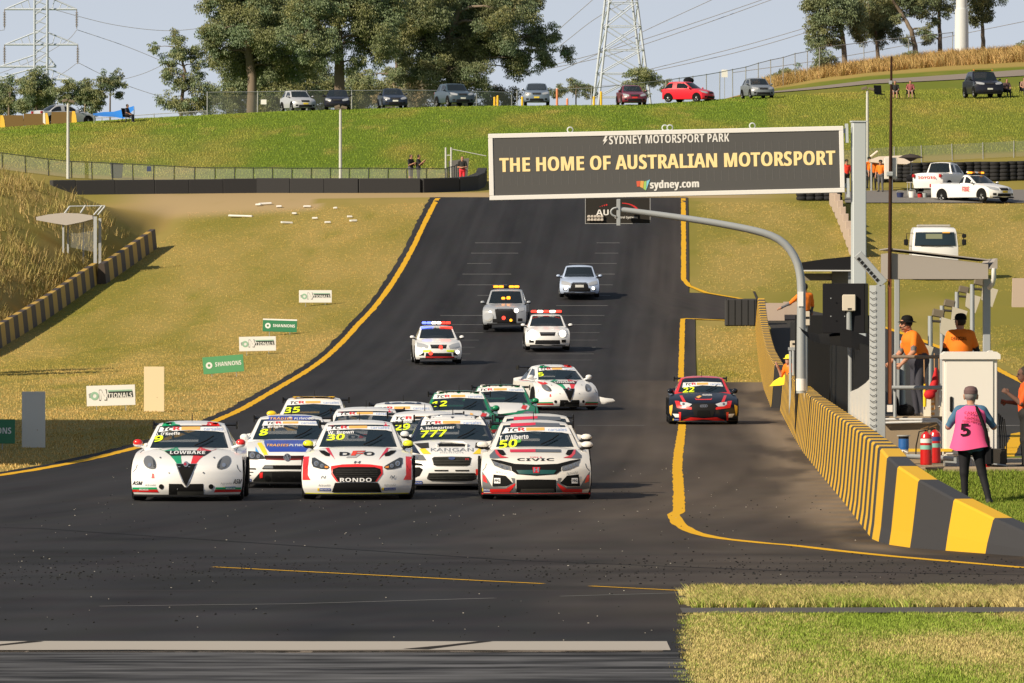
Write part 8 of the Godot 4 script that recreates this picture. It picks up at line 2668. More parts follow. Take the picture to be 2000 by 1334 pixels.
# ---------- boards on the grass ----------
func field_boards() -> void:
	var white := mat("board_white", 0.80, 0.79, 0.76, 0.5)
	var gr := mat("board_green", 0.03, 0.20, 0.085, 0.5)
	var lg := mat("board_light_green", 0.10, 0.34, 0.15, 0.5)
	var blk := mat("print_charcoal", 0.05, 0.055, 0.055, 0.6)
	var mint := mat("print_mint", 0.30, 0.50, 0.36, 0.6)
	var n := 0
	for b in [[217.5, 800, 1.48, 0.62, 0, 0.03, "white board with dark lettering, beside the tall cream board"], [503.5, 692, 1.48, 0.58, 0, 0.02, "white lettered board, middle of the row of boards up the grass"], [616, 597, 1.48, 0.56, 0, 0.0, "farthest white lettered board on the grass"],
			[438, 735, 1.48, 0.62, 1, 0.08, "light green board with white lettering, tilted up at one end"], [546, 654, 1.46, 0.5, 2, -0.03, "dark green board leaning back, with a white top edge"], [-33, 877, 1.5, 0.58, 2, 0.0, "dark green lettered board in the shade at the frame's edge"]]:
		var d := hit(b[0], b[1], 150.0)
		var t := thing("track_board", b[6], "sign", on(b[0], d), 0.0, "advertising boards on the grass")
		t.rotation.z = b[5]
		if b[4] == 2: t.rotation.x = -0.15
		var h: float = b[3]; var w: float = b[2]
		var mb := MB.new()
		mb.box(Vector3(0, 0.12 + h * 0.5, 0), Vector3(w, h, 0.03), Basis.IDENTITY, 0.004)
		put(mb, "board", [white, lg, gr][b[4]], t)
		for s in [-1.0, 1.0]:
			mb = MB.new(); mb.tube([Vector3(s * w * 0.3, -0.1, -0.01), Vector3(s * w * 0.3, 0.2, -0.01)], 0.012, 5)
			put(mb, "leg", galv(), t)
		if b[4] == 0:
			mb = MB.new(); mb.prism(PackedVector2Array([Vector2(-0.12, 0.14 + h * 0.36), Vector2(0.68, 0.14 + h * 0.36), Vector2(0.66, 0.14 + h * 0.66), Vector2(-0.06, 0.14 + h * 0.66)]), 0.0165, 0.02)
			put(mb, "print_shadow", blk, t)
			put(letters("NATIONALS", font_bold, -0.33, 0.64, 0.12 + h * 0.38, 0.12 + h * 0.62, 0.024), "lettering", white, t)
			put(letters("N", font_bold, -0.36, -0.12, 0.12 + h * 0.26, 0.12 + h * 0.8, 0.022), "lettering", blk, t)
			put(letters("N", font_bold, -0.35, -0.14, 0.12 + h * 0.3, 0.12 + h * 0.77, 0.026), "lettering", white, t)
			mb = MB.new(); mb.box(Vector3(0.28, 0.12 + h * 0.72, 0.018), Vector3(0.74, h * 0.1, 0.004)); put(mb, "mint_bar", mint, t)
			mb = MB.new(); mb.lathe([Vector2(0.06, -0.003), Vector2(0.13, -0.003), Vector2(0.13, 0.003), Vector2(0.06, 0.003)], 16, Vector3(-0.5, 0.12 + h * 0.5, 0.02), Basis(Vector3.RIGHT, PI / 2)); put(mb, "wheel_emblem", mint, t)
			mb = MB.new(); mb.prism(PackedVector2Array([Vector2(-0.68, 0.12 + h * 0.6), Vector2(-0.6, 0.12 + h * 0.66), Vector2(-0.56, 0.12 + h * 0.42), Vector2(-0.66, 0.12 + h * 0.4)]), 0.0165, 0.021); put(mb, "flag_emblem", mat("print_grey", 0.3, 0.32, 0.31, 0.6), t)
		else:
			put(letters("SHANNONS", font_bold, -w * 0.2, w * 0.44, 0.12 + h * 0.4, 0.12 + h * 0.66, 0.02), "lettering", white, t)
			mb = MB.new(); mb.lathe([Vector2(0.05, -0.003), Vector2(0.12, -0.003), Vector2(0.12, 0.003), Vector2(0.05, 0.003)], 14, Vector3(-w * 0.35, 0.12 + h * 0.5, 0.02), Basis(Vector3.RIGHT, PI / 2)); put(mb, "wheel_emblem", white, t)
			if n == 4:
				mb = MB.new(); mb.box(Vector3(0, 0.12 + h + 0.02, 0.0), Vector3(w, 0.06, 0.035)); put(mb, "top_edge", white, t)
		n += 1
	for b in [[301, 803, 0.61, 1.36, mat("board_cream", 0.80, 0.66, 0.42, 0.5), "tall blank cream marker board on the grass"], [65.5, 873, 0.56, 1.34, mat("board_pale", 0.78, 0.77, 0.72, 0.5), "tall blank marker board standing in the shade near the frame's edge"]]:
		var d := hit(b[0], b[1], 150.0)
		var t := thing("marker_board", b[5], "sign", on(b[0], d), 0.0, "tall marker boards")
		var mb := MB.new(); mb.box(Vector3(0, b[3] * 0.5 - 0.02, 0), Vector3(b[2], b[3], 0.035), Basis.IDENTITY, 0.004); put(mb, "board", b[4], t)
		for s in [-1.0, 1.0]:
			mb = MB.new(); mb.box(Vector3(s * b[2] * 0.3, b[3] * 0.45, -0.045), Vector3(0.04, b[3] * 0.9, 0.05)); put(mb, "stake", mat("stake_timber", 0.3, 0.22, 0.14, 0.8), t)
		mb = MB.new(); mb.blob(Vector3(0.09, b[3] * 0.3, 0.018), Vector3(0.012, 0.012, 0.004), 4); put(mb, "bolt_head", mat("bolt_rust", 0.4, 0.25, 0.12, 0.7), t)


# ---------- road cars ----------
const SEDAN := {"W": 0.89, "H": 1.46, "HN": 0.72, "HB": 0.97, "GC": 0.17, "ZF": 2.3, "ZC": 0.95, "ZT": 0.2, "ZS": -1.05, "ZB": -1.75, "ZR": -2.4, "HD": 1.04, "WG": 0.75, "WR": 0.59, "wr": 0.32, "ww": 0.21, "sweep": 0.34}
const HATCH := {"W": 0.85, "H": 1.5, "HN": 0.74, "HB": 0.98, "GC": 0.17, "ZF": 1.95, "ZC": 0.85, "ZT": 0.15, "ZS": -1.3, "ZB": -1.72, "ZR": -1.85, "HD": 1.0, "WG": 0.73, "WR": 0.58, "wr": 0.31, "ww": 0.19, "sweep": 0.34, "fo": 0.78, "ro": 0.62}
const SUV := {"W": 0.92, "H": 1.7, "HN": 0.9, "HB": 1.14, "GC": 0.24, "ZF": 2.25, "ZC": 0.95, "ZT": 0.3, "ZS": -1.5, "ZB": -1.95, "ZR": -2.2, "HD": 1.16, "WG": 0.79, "WR": 0.64, "wr": 0.36, "ww": 0.24, "sweep": 0.28}
const UTE := {"W": 0.9, "H": 1.46, "HN": 0.72, "HB": 0.98, "GC": 0.18, "ZF": 2.35, "ZC": 1.0, "ZT": 0.3, "ZS": -0.25, "ZB": -0.55, "ZR": -2.6, "HD": 1.04, "WG": 0.75, "WR": 0.6, "wr": 0.33, "ww": 0.22, "sweep": 0.34, "fo": 0.9, "ro": 1.0}


func road_car(label: String, grp: String, where: Vector3, yaw: float, P: Dictionary, col: Material, opt := {}) -> Car:
	var c := car_shell(opt.get("name", "parked_car"), label, grp, where, yaw, P, col, opt.get("roof", col), pane("car_glass", 0.012, 0.018, 0.022, 0.72), mat("alloy", 0.45, 0.46, 0.47, 0.35, 0.6) if not opt.has("steel") else mat("steel_wheel", 0.08, 0.08, 0.08, 0.5), false, true)
	c.cx = 0.0; c.gy = 0.0; c.k = 1.0
	var HN: float = P.HN; var W: float = P.W
	var dark := mat("trim_black", 0.018, 0.018, 0.02, 0.5)
	var y := func(v: float) -> float: return -v
	patch_on(c, "grille", opt.get("grille", dark), [[-0.32, -HN + 0.0], [0.32, -HN], [0.28, -HN + 0.14], [-0.28, -HN + 0.14]], false, 0.008)
	slats(c, "grille_bar", mat("badge_silver", 0.6, 0.6, 0.62, 0.2, 0.8), -0.27, 0.27, [-HN + 0.05], 0.008)
	patch_on(c, "headlight", opt.get("lamp", mat("lamp_clear", 0.55, 0.56, 0.57, 0.1, 0.4)), [[-W * 0.9, -HN - 0.08], [-W * 0.62, -HN - 0.03], [-0.38, -HN + 0.04], [-0.42, -HN + 0.14], [-W * 0.7, -HN + 0.13], [-W * 0.92, -HN + 0.07]], true, 0.01)
	patch_on(c, "lower_intake", dark, [[-0.48, -P.GC - 0.24], [0.48, -P.GC - 0.24], [0.5, -P.GC - 0.08], [-0.5, -P.GC - 0.08]], false, 0.008)
	patch_on(c, "fog_lamp", opt.get("fog", dark), [[-W * 0.82, -P.GC - 0.26], [-W * 0.62, -P.GC - 0.26], [-W * 0.62, -P.GC - 0.14], [-W * 0.82, -P.GC - 0.14]], true, 0.009)
	if opt.has("plate"):
		patch_on(c, "number_plate", opt.plate, [[-0.19, -(P.GC + 0.27)], [0.19, -(P.GC + 0.27)], [0.19, -(P.GC + 0.38)], [-0.19, -(P.GC + 0.38)]], false, 0.018)
	var mb := MB.new()
	mb.box(Vector3(0, P.GC + 0.02, P.ZF - 0.25), Vector3(W * 1.6, 0.06, 0.4))
	put(mb, "valance", dark, c.node)
	mirrors(c, col, dark, P.HB + 0.04, W + 0.06, 0.09)
	# tail lamps
	for s in [-1.0, 1.0]:
		mb = MB.new(); mb.box(Vector3(s * W * 0.84, P.HD - 0.16, P.ZR + 0.06), Vector3(0.14, 0.18, 0.16), Basis.IDENTITY, 0.02)
		put(mb, "tail_lamp", mat("tail_red", 0.4, 0.01, 0.01, 0.2), c.node)
	return c


func light_bar(c: Car, mats_: Array, z := 0.0, wide := 0.55) -> void:
	var n := mats_.size()
	var bar_ := MB.new(); bar_.box(Vector3(0, c.P.H + 0.02, z), Vector3(wide * 2.1, 0.04, 0.24), Basis.IDENTITY, 0.01)
	put(bar_, "light_bar_base", mat("trim_black", 0.018, 0.018, 0.02, 0.5), c.node)
	for i in n:
		var mb := MB.new(); mb.box(Vector3(lerpf(-wide, wide, (i + 0.5) / n), c.P.H + 0.09, z), Vector3(wide * 1.9 / n, 0.1, 0.22), Basis.IDENTITY, 0.025)
		put(mb, "beacon_light", mats_[i], c.node)


func beam(c: Car, x: float, y: float, r: float, m: Material) -> void:
	disc_on(c, "lamp_light", m, x, -y, r, false, 0.02)


func service_cars() -> void:
	var grp := "service cars following the field"
	var white := paint("paint_white", 0.80, 0.79, 0.77)
	var red_l := glow("beacon_red_light", 1.0, 0.05, 0.03, 1.6); var white_l := glow("beacon_white_light", 1.0, 0.92, 0.8, 2.2); var blue_l := glow("beacon_blue_light", 0.15, 0.22, 1.0, 1.6); var amber := glow("beacon_amber_light", 1.0, 0.34, 0.02, 1.8)
	var head := glow("headlamp_light", 1.0, 0.95, 0.82, 2.2)
	var c := road_car("white service car with red, white and blue roof beacons and lime bumper marks", grp, field_place(852, 314.0), 0.05, SEDAN, white, {"name": "service_car"})
	light_bar(c, [blue_l, blue_l, white_l, white_l, red_l, red_l], 0.0)
	for k in 2:
		var mb := MB.new(); mb.box(Vector3(-0.36 + k * 0.72, c.P.H - 0.1, c.P.ZT - 0.02), Vector3(0.5, 0.09, 0.06), Basis.IDENTITY, 0.02)
		put(mb, "beacon_light", [blue_l, red_l][k], c.node)
	beam(c, 0.08, 0.62, 0.07, red_l); beam(c, -0.3, 0.4, 0.075, red_l); beam(c, 0.72, 0.44, 0.07, head); beam(c, -0.7, 0.46, 0.1, head)
	patch_on(c, "lime_marking", mat("vinyl_lime", 0.80, 0.98, 0.02, 0.5), [[0.3, -0.52], [0.6, -0.52], [0.58, -0.44], [0.3, -0.46]], true, 0.012)
	patch_on(c, "red_marking", mat("vinyl_red", 0.62, 0.03, 0.03, 0.5), [[-0.5, -0.28], [0.6, -0.28], [0.6, -0.22], [-0.5, -0.22]], false, 0.012)
	# grey four-wheel drive
	c = road_car("grey four-wheel drive with amber roof beacons behind the white service cars", grp, field_place(989, 348.0), -0.04, merged(SUV, {"H": 1.75}), paint("paint_silver", 0.32, 0.34, 0.37), {"name": "service_car"})
	light_bar(c, [amber, amber, mat("trim_black", 0.018, 0.018, 0.02, 0.5), amber, amber], 0.0)
	var wl := MB.new(); wl.box(Vector3(-0.1, 1.34, c.P.ZT + 0.42), Vector3(0.16, 0.12, 0.04), Basis.IDENTITY, 0.02); wl.box(Vector3(0.12, 1.36, c.P.ZT + 0.42), Vector3(0.16, 0.14, 0.04), Basis.IDENTITY, 0.02)
	put(wl, "beacon_light", amber, c.node)
	patch_on(c, "bull_bar_panel", mat("trim_black", 0.018, 0.018, 0.02, 0.5), [[-0.4, -0.88], [0.5, -0.88], [0.5, -0.3], [-0.3, -0.3]], false, 0.012)
	beam(c, -0.02, 0.52, 0.08, red_l); beam(c, 0.28, 0.42, 0.06, amber); beam(c, 0.5, 0.82, 0.09, head); beam(c, -0.66, 0.56, 0.2, mat("lamp_clear", 0.55, 0.56, 0.57, 0.1, 0.4))
	# white car with red and white beacons
	c = road_car("white service car with glaring headlamps and a full red and white beacon bar", grp, field_place(1067, 329.0), 0.02, SEDAN, white, {"name": "service_car"})
	light_bar(c, [red_l, white_l, red_l, white_l, red_l], 0.0, 0.62)
	beam(c, -0.6, 0.6, 0.2, head); beam(c, 0.6, 0.66, 0.13, head)
	# pale blue car
	c = road_car("pale blue sedan running last, high on the rise of the track", grp, field_place(1131, 372.0), 0.0, merged(SEDAN, {"HN": 0.66, "HB": 0.93}), paint("paint_ice", 0.42, 0.50, 0.66), {"name": "service_car", "plate": mat("plate_grey", 0.5, 0.5, 0.48, 0.6)})
	beam(c, -0.62, 0.4, 0.07, head); beam(c, 0.62, 0.4, 0.07, head)
	patch_on(c, "wide_grille", mat("trim_black", 0.018, 0.018, 0.02, 0.5), [[-0.36, -0.62], [0.36, -0.62], [0.42, -0.32], [-0.42, -0.32]], false, 0.013)


func parked_cars() -> void:
	var grp := "cars parked along the hilltop"
	var yp := mat("plate_yellow", 0.75, 0.55, 0.05, 0.6); var wp := mat("plate_white", 0.7, 0.7, 0.66, 0.6)
	for q in [
		[582, 588.0, 0.32, HATCH, ["paint_parked_silver", 0.42, 0.43, 0.46], "silver sedan parked on the hilltop, first in the row from the fence end", yp],
		[659, 588.0, 0.0, SEDAN, ["paint_parked_black", 0.012, 0.013, 0.022], "black hatchback parked in front of the thick pale tree trunk", null],
		[766, 589.0, 0.12, SEDAN, ["paint_parked_blue", 0.02, 0.03, 0.055], "dark blue sedan parked between the two big gum trees", wp],
		[887, 589.0, 0.3, merged(SUV, {"H": 1.68}), ["paint_parked_slate", 0.035, 0.06, 0.085], "dark teal crossover parked under the spreading gum tree", wp],
		[1048, 590.0, 0.0, merged(SUV, {"H": 1.66}), ["paint_parked_steel", 0.14, 0.18, 0.24], "grey-blue wagon with a yellow plate beside yellow bollards", yp],
		[1233, 589.0, 0.1, SEDAN, ["paint_parked_maroon", 0.17, 0.012, 0.03], "dark red sedan parked alone below the lattice tower", mat("plate_red", 0.6, 0.03, 0.03, 0.5)],
		[1345, 592.0, 1.0, HATCH, ["paint_parked_red", 0.72, 0.012, 0.03], "bright red hatchback parked side-on on the hill", null],
		[1479, 591.0, 0.22, HATCH, ["paint_parked_grey", 0.17, 0.19, 0.21], "grey hatchback parked alone at the right end of the hilltop row", null]]:
		var opt := {}
		if q[6] != null: opt.plate = q[6]
		var c := road_car(q[5], grp, on(q[0], q[1]), q[2], q[3], paint(q[4][0], q[4][1], q[4][2], q[4][3]), opt)
	var v := road_car("black four-wheel drive with orange roof lights parked high on the hill", "", on(1919, 572.0), 0.18, merged(SUV, {"H": 1.86, "W": 1.0, "HN": 1.0, "HB": 1.22, "WG": 0.86, "WR": 0.74}), paint("paint_parked_black", 0.012, 0.013, 0.022), {"plate": wp})
	for s in [-1.0, 1.0]:
		var mb := MB.new(); mb.box(Vector3(s * 0.66, 1.92, 0.1), Vector3(0.12, 0.1, 0.12), Basis.IDENTITY, 0.02); put(mb, "roof_light", mat("amber_lens", 0.7, 0.25, 0.04, 0.2), v.node)
	var rk := MB.new(); rk.box(Vector3(0, 1.9, -0.3), Vector3(1.2, 0.05, 0.9)); put(rk, "roof_rack", mat("trim_black", 0.018, 0.018, 0.02, 0.5), v.node)
	road_car("silver sedan behind the yellow and brown plastic barriers at the frame's left", "", on(128, 600.0), 2.1, SEDAN, paint("paint_parked_silver", 0.42, 0.43, 0.46))
	# white service utes by the far marshals
	var white := paint("paint_white", 0.80, 0.79, 0.77)
	var ug := "white utes by the far marshals"
	var c := road_car("white utility with red door lettering and an orange beacon bar", ug, on(1903, 440.0), 0.72, UTE, white, {"name": "utility_truck", "plate": yp})
	light_bar(c, [glow("beacon_amber_light", 1.0, 0.34, 0.02, 1.8), mat("amber_lens", 0.7, 0.25, 0.04, 0.2), mat("vinyl_white", 0.8, 0.8, 0.8, 0.5), mat("amber_lens", 0.7, 0.25, 0.04, 0.2), glow("beacon_amber_light", 1.0, 0.34, 0.02, 1.8)], 0.1)
	var tx := put(letters("FIRE", font_bold, -0.1, 0.42, 0.55, 0.8, 0.0), "lettering", mat("vinyl_red", 0.62, 0.03, 0.03, 0.5), c.node)
	tx.transform = Transform3D(Basis(Vector3.UP, -PI / 2), Vector3(-0.925, 0.0, 0.1))
	c = road_car("white dual-cab utility seen from behind with red tailgate lettering", ug, on(1846, 445.0), PI - 0.45, merged(UTE, {"H": 1.78, "HB": 1.2, "HN": 0.98, "GC": 0.3, "HD": 1.18, "ZS": -0.7, "ZB": -0.95, "wr": 0.37, "W": 0.93}), white, {"name": "utility_truck"})
	for q in [["TOYOTA", 0.85, 1.0, -0.5, 0.55, mat("vinyl_red", 0.62, 0.03, 0.03, 0.5)]]:
		var l := put(letters(q[0], font_bold, q[3], q[4], q[1], q[2], 0.0), "lettering", q[5], c.node)
		l.transform = Transform3D(Basis(Vector3.UP, PI), Vector3(0, 0, -2.64))
	truck()


func truck() -> void:
	var t := thing("recovery_truck", "white cab-over truck with large mirrors standing on the grass behind the marshals' roof", "truck", on(1823, 384.0), 0.04)
	t.scale = Vector3(1.03, 0.78, 1.0)
	var white := paint("paint_white", 0.80, 0.79, 0.77)
	var H := 3.2
	# cab shell lofted from the bumper to the roof, glass cut in
	var prof := [[0.45, 1.0, 1.04], [0.9, 1.02, 1.05], [1.55, 1.0, 1.05], [1.95, 0.97, 1.05], [2.85, 0.82, 0.98], [3.02, 0.72, 0.95], [3.12, 0.45, 0.9], [3.14, -0.3, 0.9], [3.1, -0.7, 0.9]]
	var rows := []
	for p in prof:
		var line := []
		for j in 13:
			var u := -1.0 + j / 6.0
			line.append(Vector3(p[2] * u, p[0] - 0.04 * pow(absf(u), 4.0), p[1] - 0.12 * pow(absf(u), 3.0)))
		rows.append(line)
	var mb := MB.new()
	mb.sheet(rows, Vector3(0, 1.5, -1))
	for s in [-1.0, 1.0]:
		var side := []
		for p in prof: side.append([Vector3(s * p[2], p[0] - 0.04, p[1] - 0.12), Vector3(s * p[2], p[0] - 0.04, -0.75)])
		mb.sheet(side, Vector3(0, 1.5, -0.2))
	put(mb, "cab", white, t)
	var gl := []
	for k in 4:
		var u := k / 3.0
		var line := []
		for j in 9:
			var w := -1.0 + j / 4.0
			var hw := lerpf(0.94, 0.88, u)
			line.append(Vector3(hw * w, lerpf(1.98, 2.8, u), lerpf(0.975, 0.85, u) - 0.115 * pow(absf(w * 0.9), 3.0) + 0.012))
		gl.append(line)
	mb = MB.new(); mb.sheet(gl, Vector3(0, 1.5, -1)); put(mb, "windscreen", mat("truck_glass", 0.02, 0.035, 0.045, 0.08), t)
	mb = MB.new(); mb.box(Vector3(-0.05, 2.55, 0.905), Vector3(0.75, 0.3, 0.012), Basis(Vector3.RIGHT, -0.15)); put(mb, "far_window", mat("window_haze", 0.22, 0.24, 0.15, 0.4), t)
	mb = MB.new(); mb.box(Vector3(0.5, 2.78, 0.885), Vector3(0.34, 0.07, 0.012), Basis(Vector3.RIGHT, -0.15)); put(mb, "amber_sticker", mat("amber_sticker", 0.8, 0.4, 0.03, 0.5), t)
	mb = MB.new(); mb.tube([Vector3(-0.7, 2.02, 1.0), Vector3(0.0, 1.98, 1.02), Vector3(0.7, 2.02, 1.0)], 0.02, 5); put(mb, "wiper", mat("trim_black", 0.018, 0.018, 0.02, 0.5), t)
	mb = MB.new(); mb.box(Vector3(0, 3.2, 0.1), Vector3(1.5, 0.12, 0.7), Basis.IDENTITY, 0.03); put(mb, "roof_rack", mat("rack_grey", 0.4, 0.38, 0.35, 0.6), t)
	mb = MB.new(); mb.box(Vector3(0, 0.62, 0.98), Vector3(2.0, 0.32, 0.2), Basis.IDENTITY, 0.03); put(mb, "bumper", mat("rack_grey", 0.4, 0.38, 0.35, 0.6), t)
	for s in [-1.0, 1.0]:
		mb = MB.new(); mb.tube([Vector3(s * 1.0, 2.75, 0.75), Vector3(s * 1.3, 2.72, 0.85), Vector3(s * 1.3, 2.0, 0.85), Vector3(s * 1.0, 1.95, 0.8)], 0.02, 5); put(mb, "mirror_arm", mat("trim_black", 0.018, 0.018, 0.02, 0.5), t)
		mb = MB.new(); mb.box(Vector3(s * 1.32, 2.2, 0.87), Vector3(0.2, 0.36, 0.1), Basis.IDENTITY, 0.03)
		if s > 0: mb.box(Vector3(1.32, 2.58, 0.87), Vector3(0.2, 0.24, 0.1), Basis.IDENTITY, 0.03)
		put(mb, "mirror", mat("trim_black", 0.018, 0.018, 0.02, 0.5), t)
		for z in [0.2, -3.2]:
			wheel(t, Vector3(s * 0.92, 0.42, z), 0.42, 0.25, mat("steel_wheel", 0.08, 0.08, 0.08, 0.5), s)
		mb = MB.new(); mb.box(Vector3(s * 0.7, 0.85, 1.06), Vector3(0.3, 0.18, 0.05), Basis.IDENTITY, 0.02); put(mb, "headlight", mat("lamp_clear", 0.55, 0.56, 0.57, 0.1, 0.4), t)
	mb = MB.new(); mb.box(Vector3(0, 0.95, -2.8), Vector3(2.1, 0.16, 4.0)); put(mb, "tray", mat("rack_grey", 0.4, 0.38, 0.35, 0.6), t)


# ---------- small things ----------
func light_pole(px: float, py: float, d: float, label: String) -> void:
	var b := on(px, d)
	var t := thing("light_pole", label, "pole", b, 0.0, "light poles round the bend")
	var h := pt(px, py, d).y - b.y
	var mb := MB.new(); mb.tube([Vector3(0, -0.1, 0), Vector3(0, h, 0)], [0.1, 0.075], 8); put(mb, "shaft", mat("pole_pale", 0.52, 0.53, 0.5, 0.6), t)
	mb = MB.new(); mb.box(Vector3(-0.18, h + 0.1, 0.05), Vector3(0.34, 0.16, 0.24), Basis(Vector3.BACK, 0.3), 0.02); mb.box(Vector3(0.22, h + 0.06, 0.05), Vector3(0.34, 0.16, 0.24), Basis(Vector3.BACK, -0.25), 0.02); put(mb, "lamp_heads", mat("lamp_head_dark", 0.16, 0.13, 0.09, 0.6), t)


func small_things() -> void:
	light_pole(133, 200, 477.0, "pale light pole left of the blue tarpaulin, by the far fence")
	light_pole(665, 212, 475.0, "pale light pole below the black hatchback, by the far fence")
	light_pole(1694, 176, 470.0, "pale light pole rising beside the wide sign's post")
	# twin white posts by the fence end
	var t := thing("gate_posts", "pair of tall white posts joined by a bar above the curved wall end", "posts", on(876, 479.0))
	for x in [-0.16, 0.16]:
		var mb := MB.new(); mb.tube([Vector3(x, -0.1, 0), Vector3(x, 2.05, 0)], 0.055, 8); put(mb, "post", mat("pole_pale", 0.52, 0.53, 0.5, 0.6), t)
	var mbr := MB.new(); mbr.box(Vector3(0, 1.6, 0), Vector3(0.3, 0.05, 0.05)); mbr.tube([Vector3(0.2, 1.95, 0), Vector3(2.2, 1.55, 0)], 0.025, 5); put(mbr, "bar", mat("pole_pale", 0.52, 0.53, 0.5, 0.6), t)
	t = thing("dark_skip", "grey open-topped bin behind the spectator in red shorts", "bin", on(896, 482.0))
	mbr = MB.new(); mbr.prism(PackedVector2Array([Vector2(-0.45, 0), Vector2(0.5, 0), Vector2(0.6, 1.3), Vector2(-0.6, 1.1)]), -0.5, 0.2); put(mbr, "skip", mat("skip_grey", 0.13, 0.125, 0.12, 0.7), t)
	t = thing("wheelie_bin", "dark green wheelie bin behind the chain-link fence", "bin", on(228, 481.0))
	mbr = MB.new(); mbr.prism(PackedVector2Array([Vector2(-0.3, 0), Vector2(0.3, 0), Vector2(0.36, 0.75), Vector2(-0.36, 0.75)]), -0.3, 0.3); put(mbr, "tub", mat("bin_green", 0.03, 0.045, 0.035, 0.7), t)
	mbr = MB.new(); mbr.box(Vector3(0, 0.79, 0), Vector3(0.78, 0.07, 0.68), Basis.IDENTITY, 0.02); put(mbr, "lid", mat("bin_green", 0.03, 0.045, 0.035, 0.7), t)
	t = thing("fence_notice", "small blue notice on the chain-link fence left of the tall light pole", "notice", on(291, 475.5))
	mbr = MB.new(); mbr.box(Vector3(0, 0.8, 0), Vector3(0.25, 0.3, 0.02)); put(mbr, "plate", mat("notice_blue", 0.04, 0.06, 0.14, 0.6), t)
	t = thing("fence_notice", "small white notice on the hilltop fence left of the silver sedan", "notice", on(515, 612.5))
	mbr = MB.new(); mbr.box(Vector3(0, 1.25, 0.08), Vector3(0.42, 0.36, 0.02)); put(mbr, "plate", mat("board_white", 0.80, 0.79, 0.76, 0.5), t)
	# bollards and markers on the hill
	for q in [[966, 600.0, 0.75, 0, "short yellow bollard left of the grey-blue wagon, first of a pair"], [972, 600.0, 0.85, 0, "yellow bollard left of the grey-blue wagon, second of a pair"], [1020, 602.0, 0.8, 0, "yellow bollard touching the grey-blue wagon"], [1160, 604.0, 0.75, 0, "shorter yellow bollard between the grey wagon and the dark red sedan"], [1174, 604.0, 1.1, 0, "taller yellow bollard between the grey wagon and the dark red sedan"], [1088, 612.0, 1.7, 1, "tall orange marker post right of the grey wagon"], [1108, 614.0, 1.0, 1, "short orange marker post right of the grey wagon"]]:
		t = thing("bollard", q[4], "bollard", on(q[0], q[1]), 0.0, "bollards on the hilltop")
		mbr = MB.new(); mbr.tube([Vector3(0, -0.1, 0), Vector3(0, q[2], 0)], [0.09, 0.085], 10); put(mbr, "shaft", mat("bollard_yellow", 0.85, 0.5, 0.02, 0.6) if q[3] == 0 else mat("marker_orange", 0.75, 0.25, 0.12, 0.6), t)
		mbr = MB.new(); mbr.lathe([Vector2(0.092, q[2] - 0.02), Vector2(0.07, q[2] + 0.04), Vector2(0, q[2] + 0.06)], 10); put(mbr, "cap", mat("bollard_yellow", 0.85, 0.5, 0.02, 0.6) if q[3] == 0 else mat("marker_pale", 0.7, 0.5, 0.45, 0.6), t)
	t = thing("marker_post", "white square marker on a thin pole above the red hatchback", "marker", on(1415, 668.0))
	mbr = MB.new(); mbr.tube([Vector3(0, -0.1, 0), Vector3(0, 2.0, 0)], 0.03, 6); put(mbr, "pole", galv(), t)
	mbr = MB.new(); mbr.box(Vector3(0, 2.1, 0.04), Vector3(0.5, 0.62, 0.04)); put(mbr, "plate", mat("board_white", 0.80, 0.79, 0.76, 0.5), t)
	t = thing("camp_barbecue", "black hooded barbecue standing behind the red hatchback", "barbecue", on(1345, 600.0))
	mbr = MB.new(); mbr.blob(Vector3(0, 1.55, 0), Vector3(0.4, 0.24, 0.28), 6); put(mbr, "hood", mat("chair_black", 0.012, 0.012, 0.014, 0.8), t)
	for s in [-1.0, 1.0]:
		mbr = MB.new(); mbr.tube([Vector3(s * 0.3, 1.5, 0), Vector3(s * 0.36, 0, 0)], 0.025, 5); put(mbr, "leg", mat("chair_black", 0.012, 0.012, 0.014, 0.8), t)
	# plastic barriers at the far left
	for k in 4:
		t = thing("plastic_barrier", ["plastic barrier at the frame's edge with a yellow end", "dull brown plastic barrier, second from the frame's edge", "brown plastic barrier with a white and yellow end before the silver sedan", "brown plastic barrier with a bright yellow end, nearest the blue tarpaulin"][k], "barrier", on([-18.0, 24.0, 68.0, 122.0][k], 588.0), 0.0, "plastic barriers on the hill")
		mbr = MB.new(); mbr.prism(PackedVector2Array([Vector2(-0.82, 0), Vector2(0.82, 0), Vector2(0.78, 0.85), Vector2(-0.78, 0.85)]), -0.25, 0.15); put(mbr, "shell", mat("barrier_brown", 0.17, 0.10, 0.025, 0.6), t)
		if k != 1:
			mbr = MB.new(); mbr.prism(PackedVector2Array([Vector2(0.66, 0), Vector2(1.06, 0), Vector2(0.98, 0.6), Vector2(0.9, 0.9), Vector2(0.7, 0.9)]), -0.26, 0.18); put(mbr, "end_piece", mat("barrier_yellow", 0.85, 0.52, 0.06, 0.6), t)
		if k == 2:
			mbr = MB.new(); mbr.prism(PackedVector2Array([Vector2(0.6, 0.2), Vector2(0.78, 0.1), Vector2(0.74, 0.92), Vector2(0.6, 0.92)]), 0.17, 0.2); put(mbr, "white_flash", mat("board_white", 0.80, 0.79, 0.76, 0.5), t)
	# blue tarpaulin on poles
	var d := 574.0
	var o := on(222, d)
	t = thing("blue_tarpaulin", "blue tarpaulin stretched on poles over a seated spectator", "tarpaulin", o)
	var rows := []
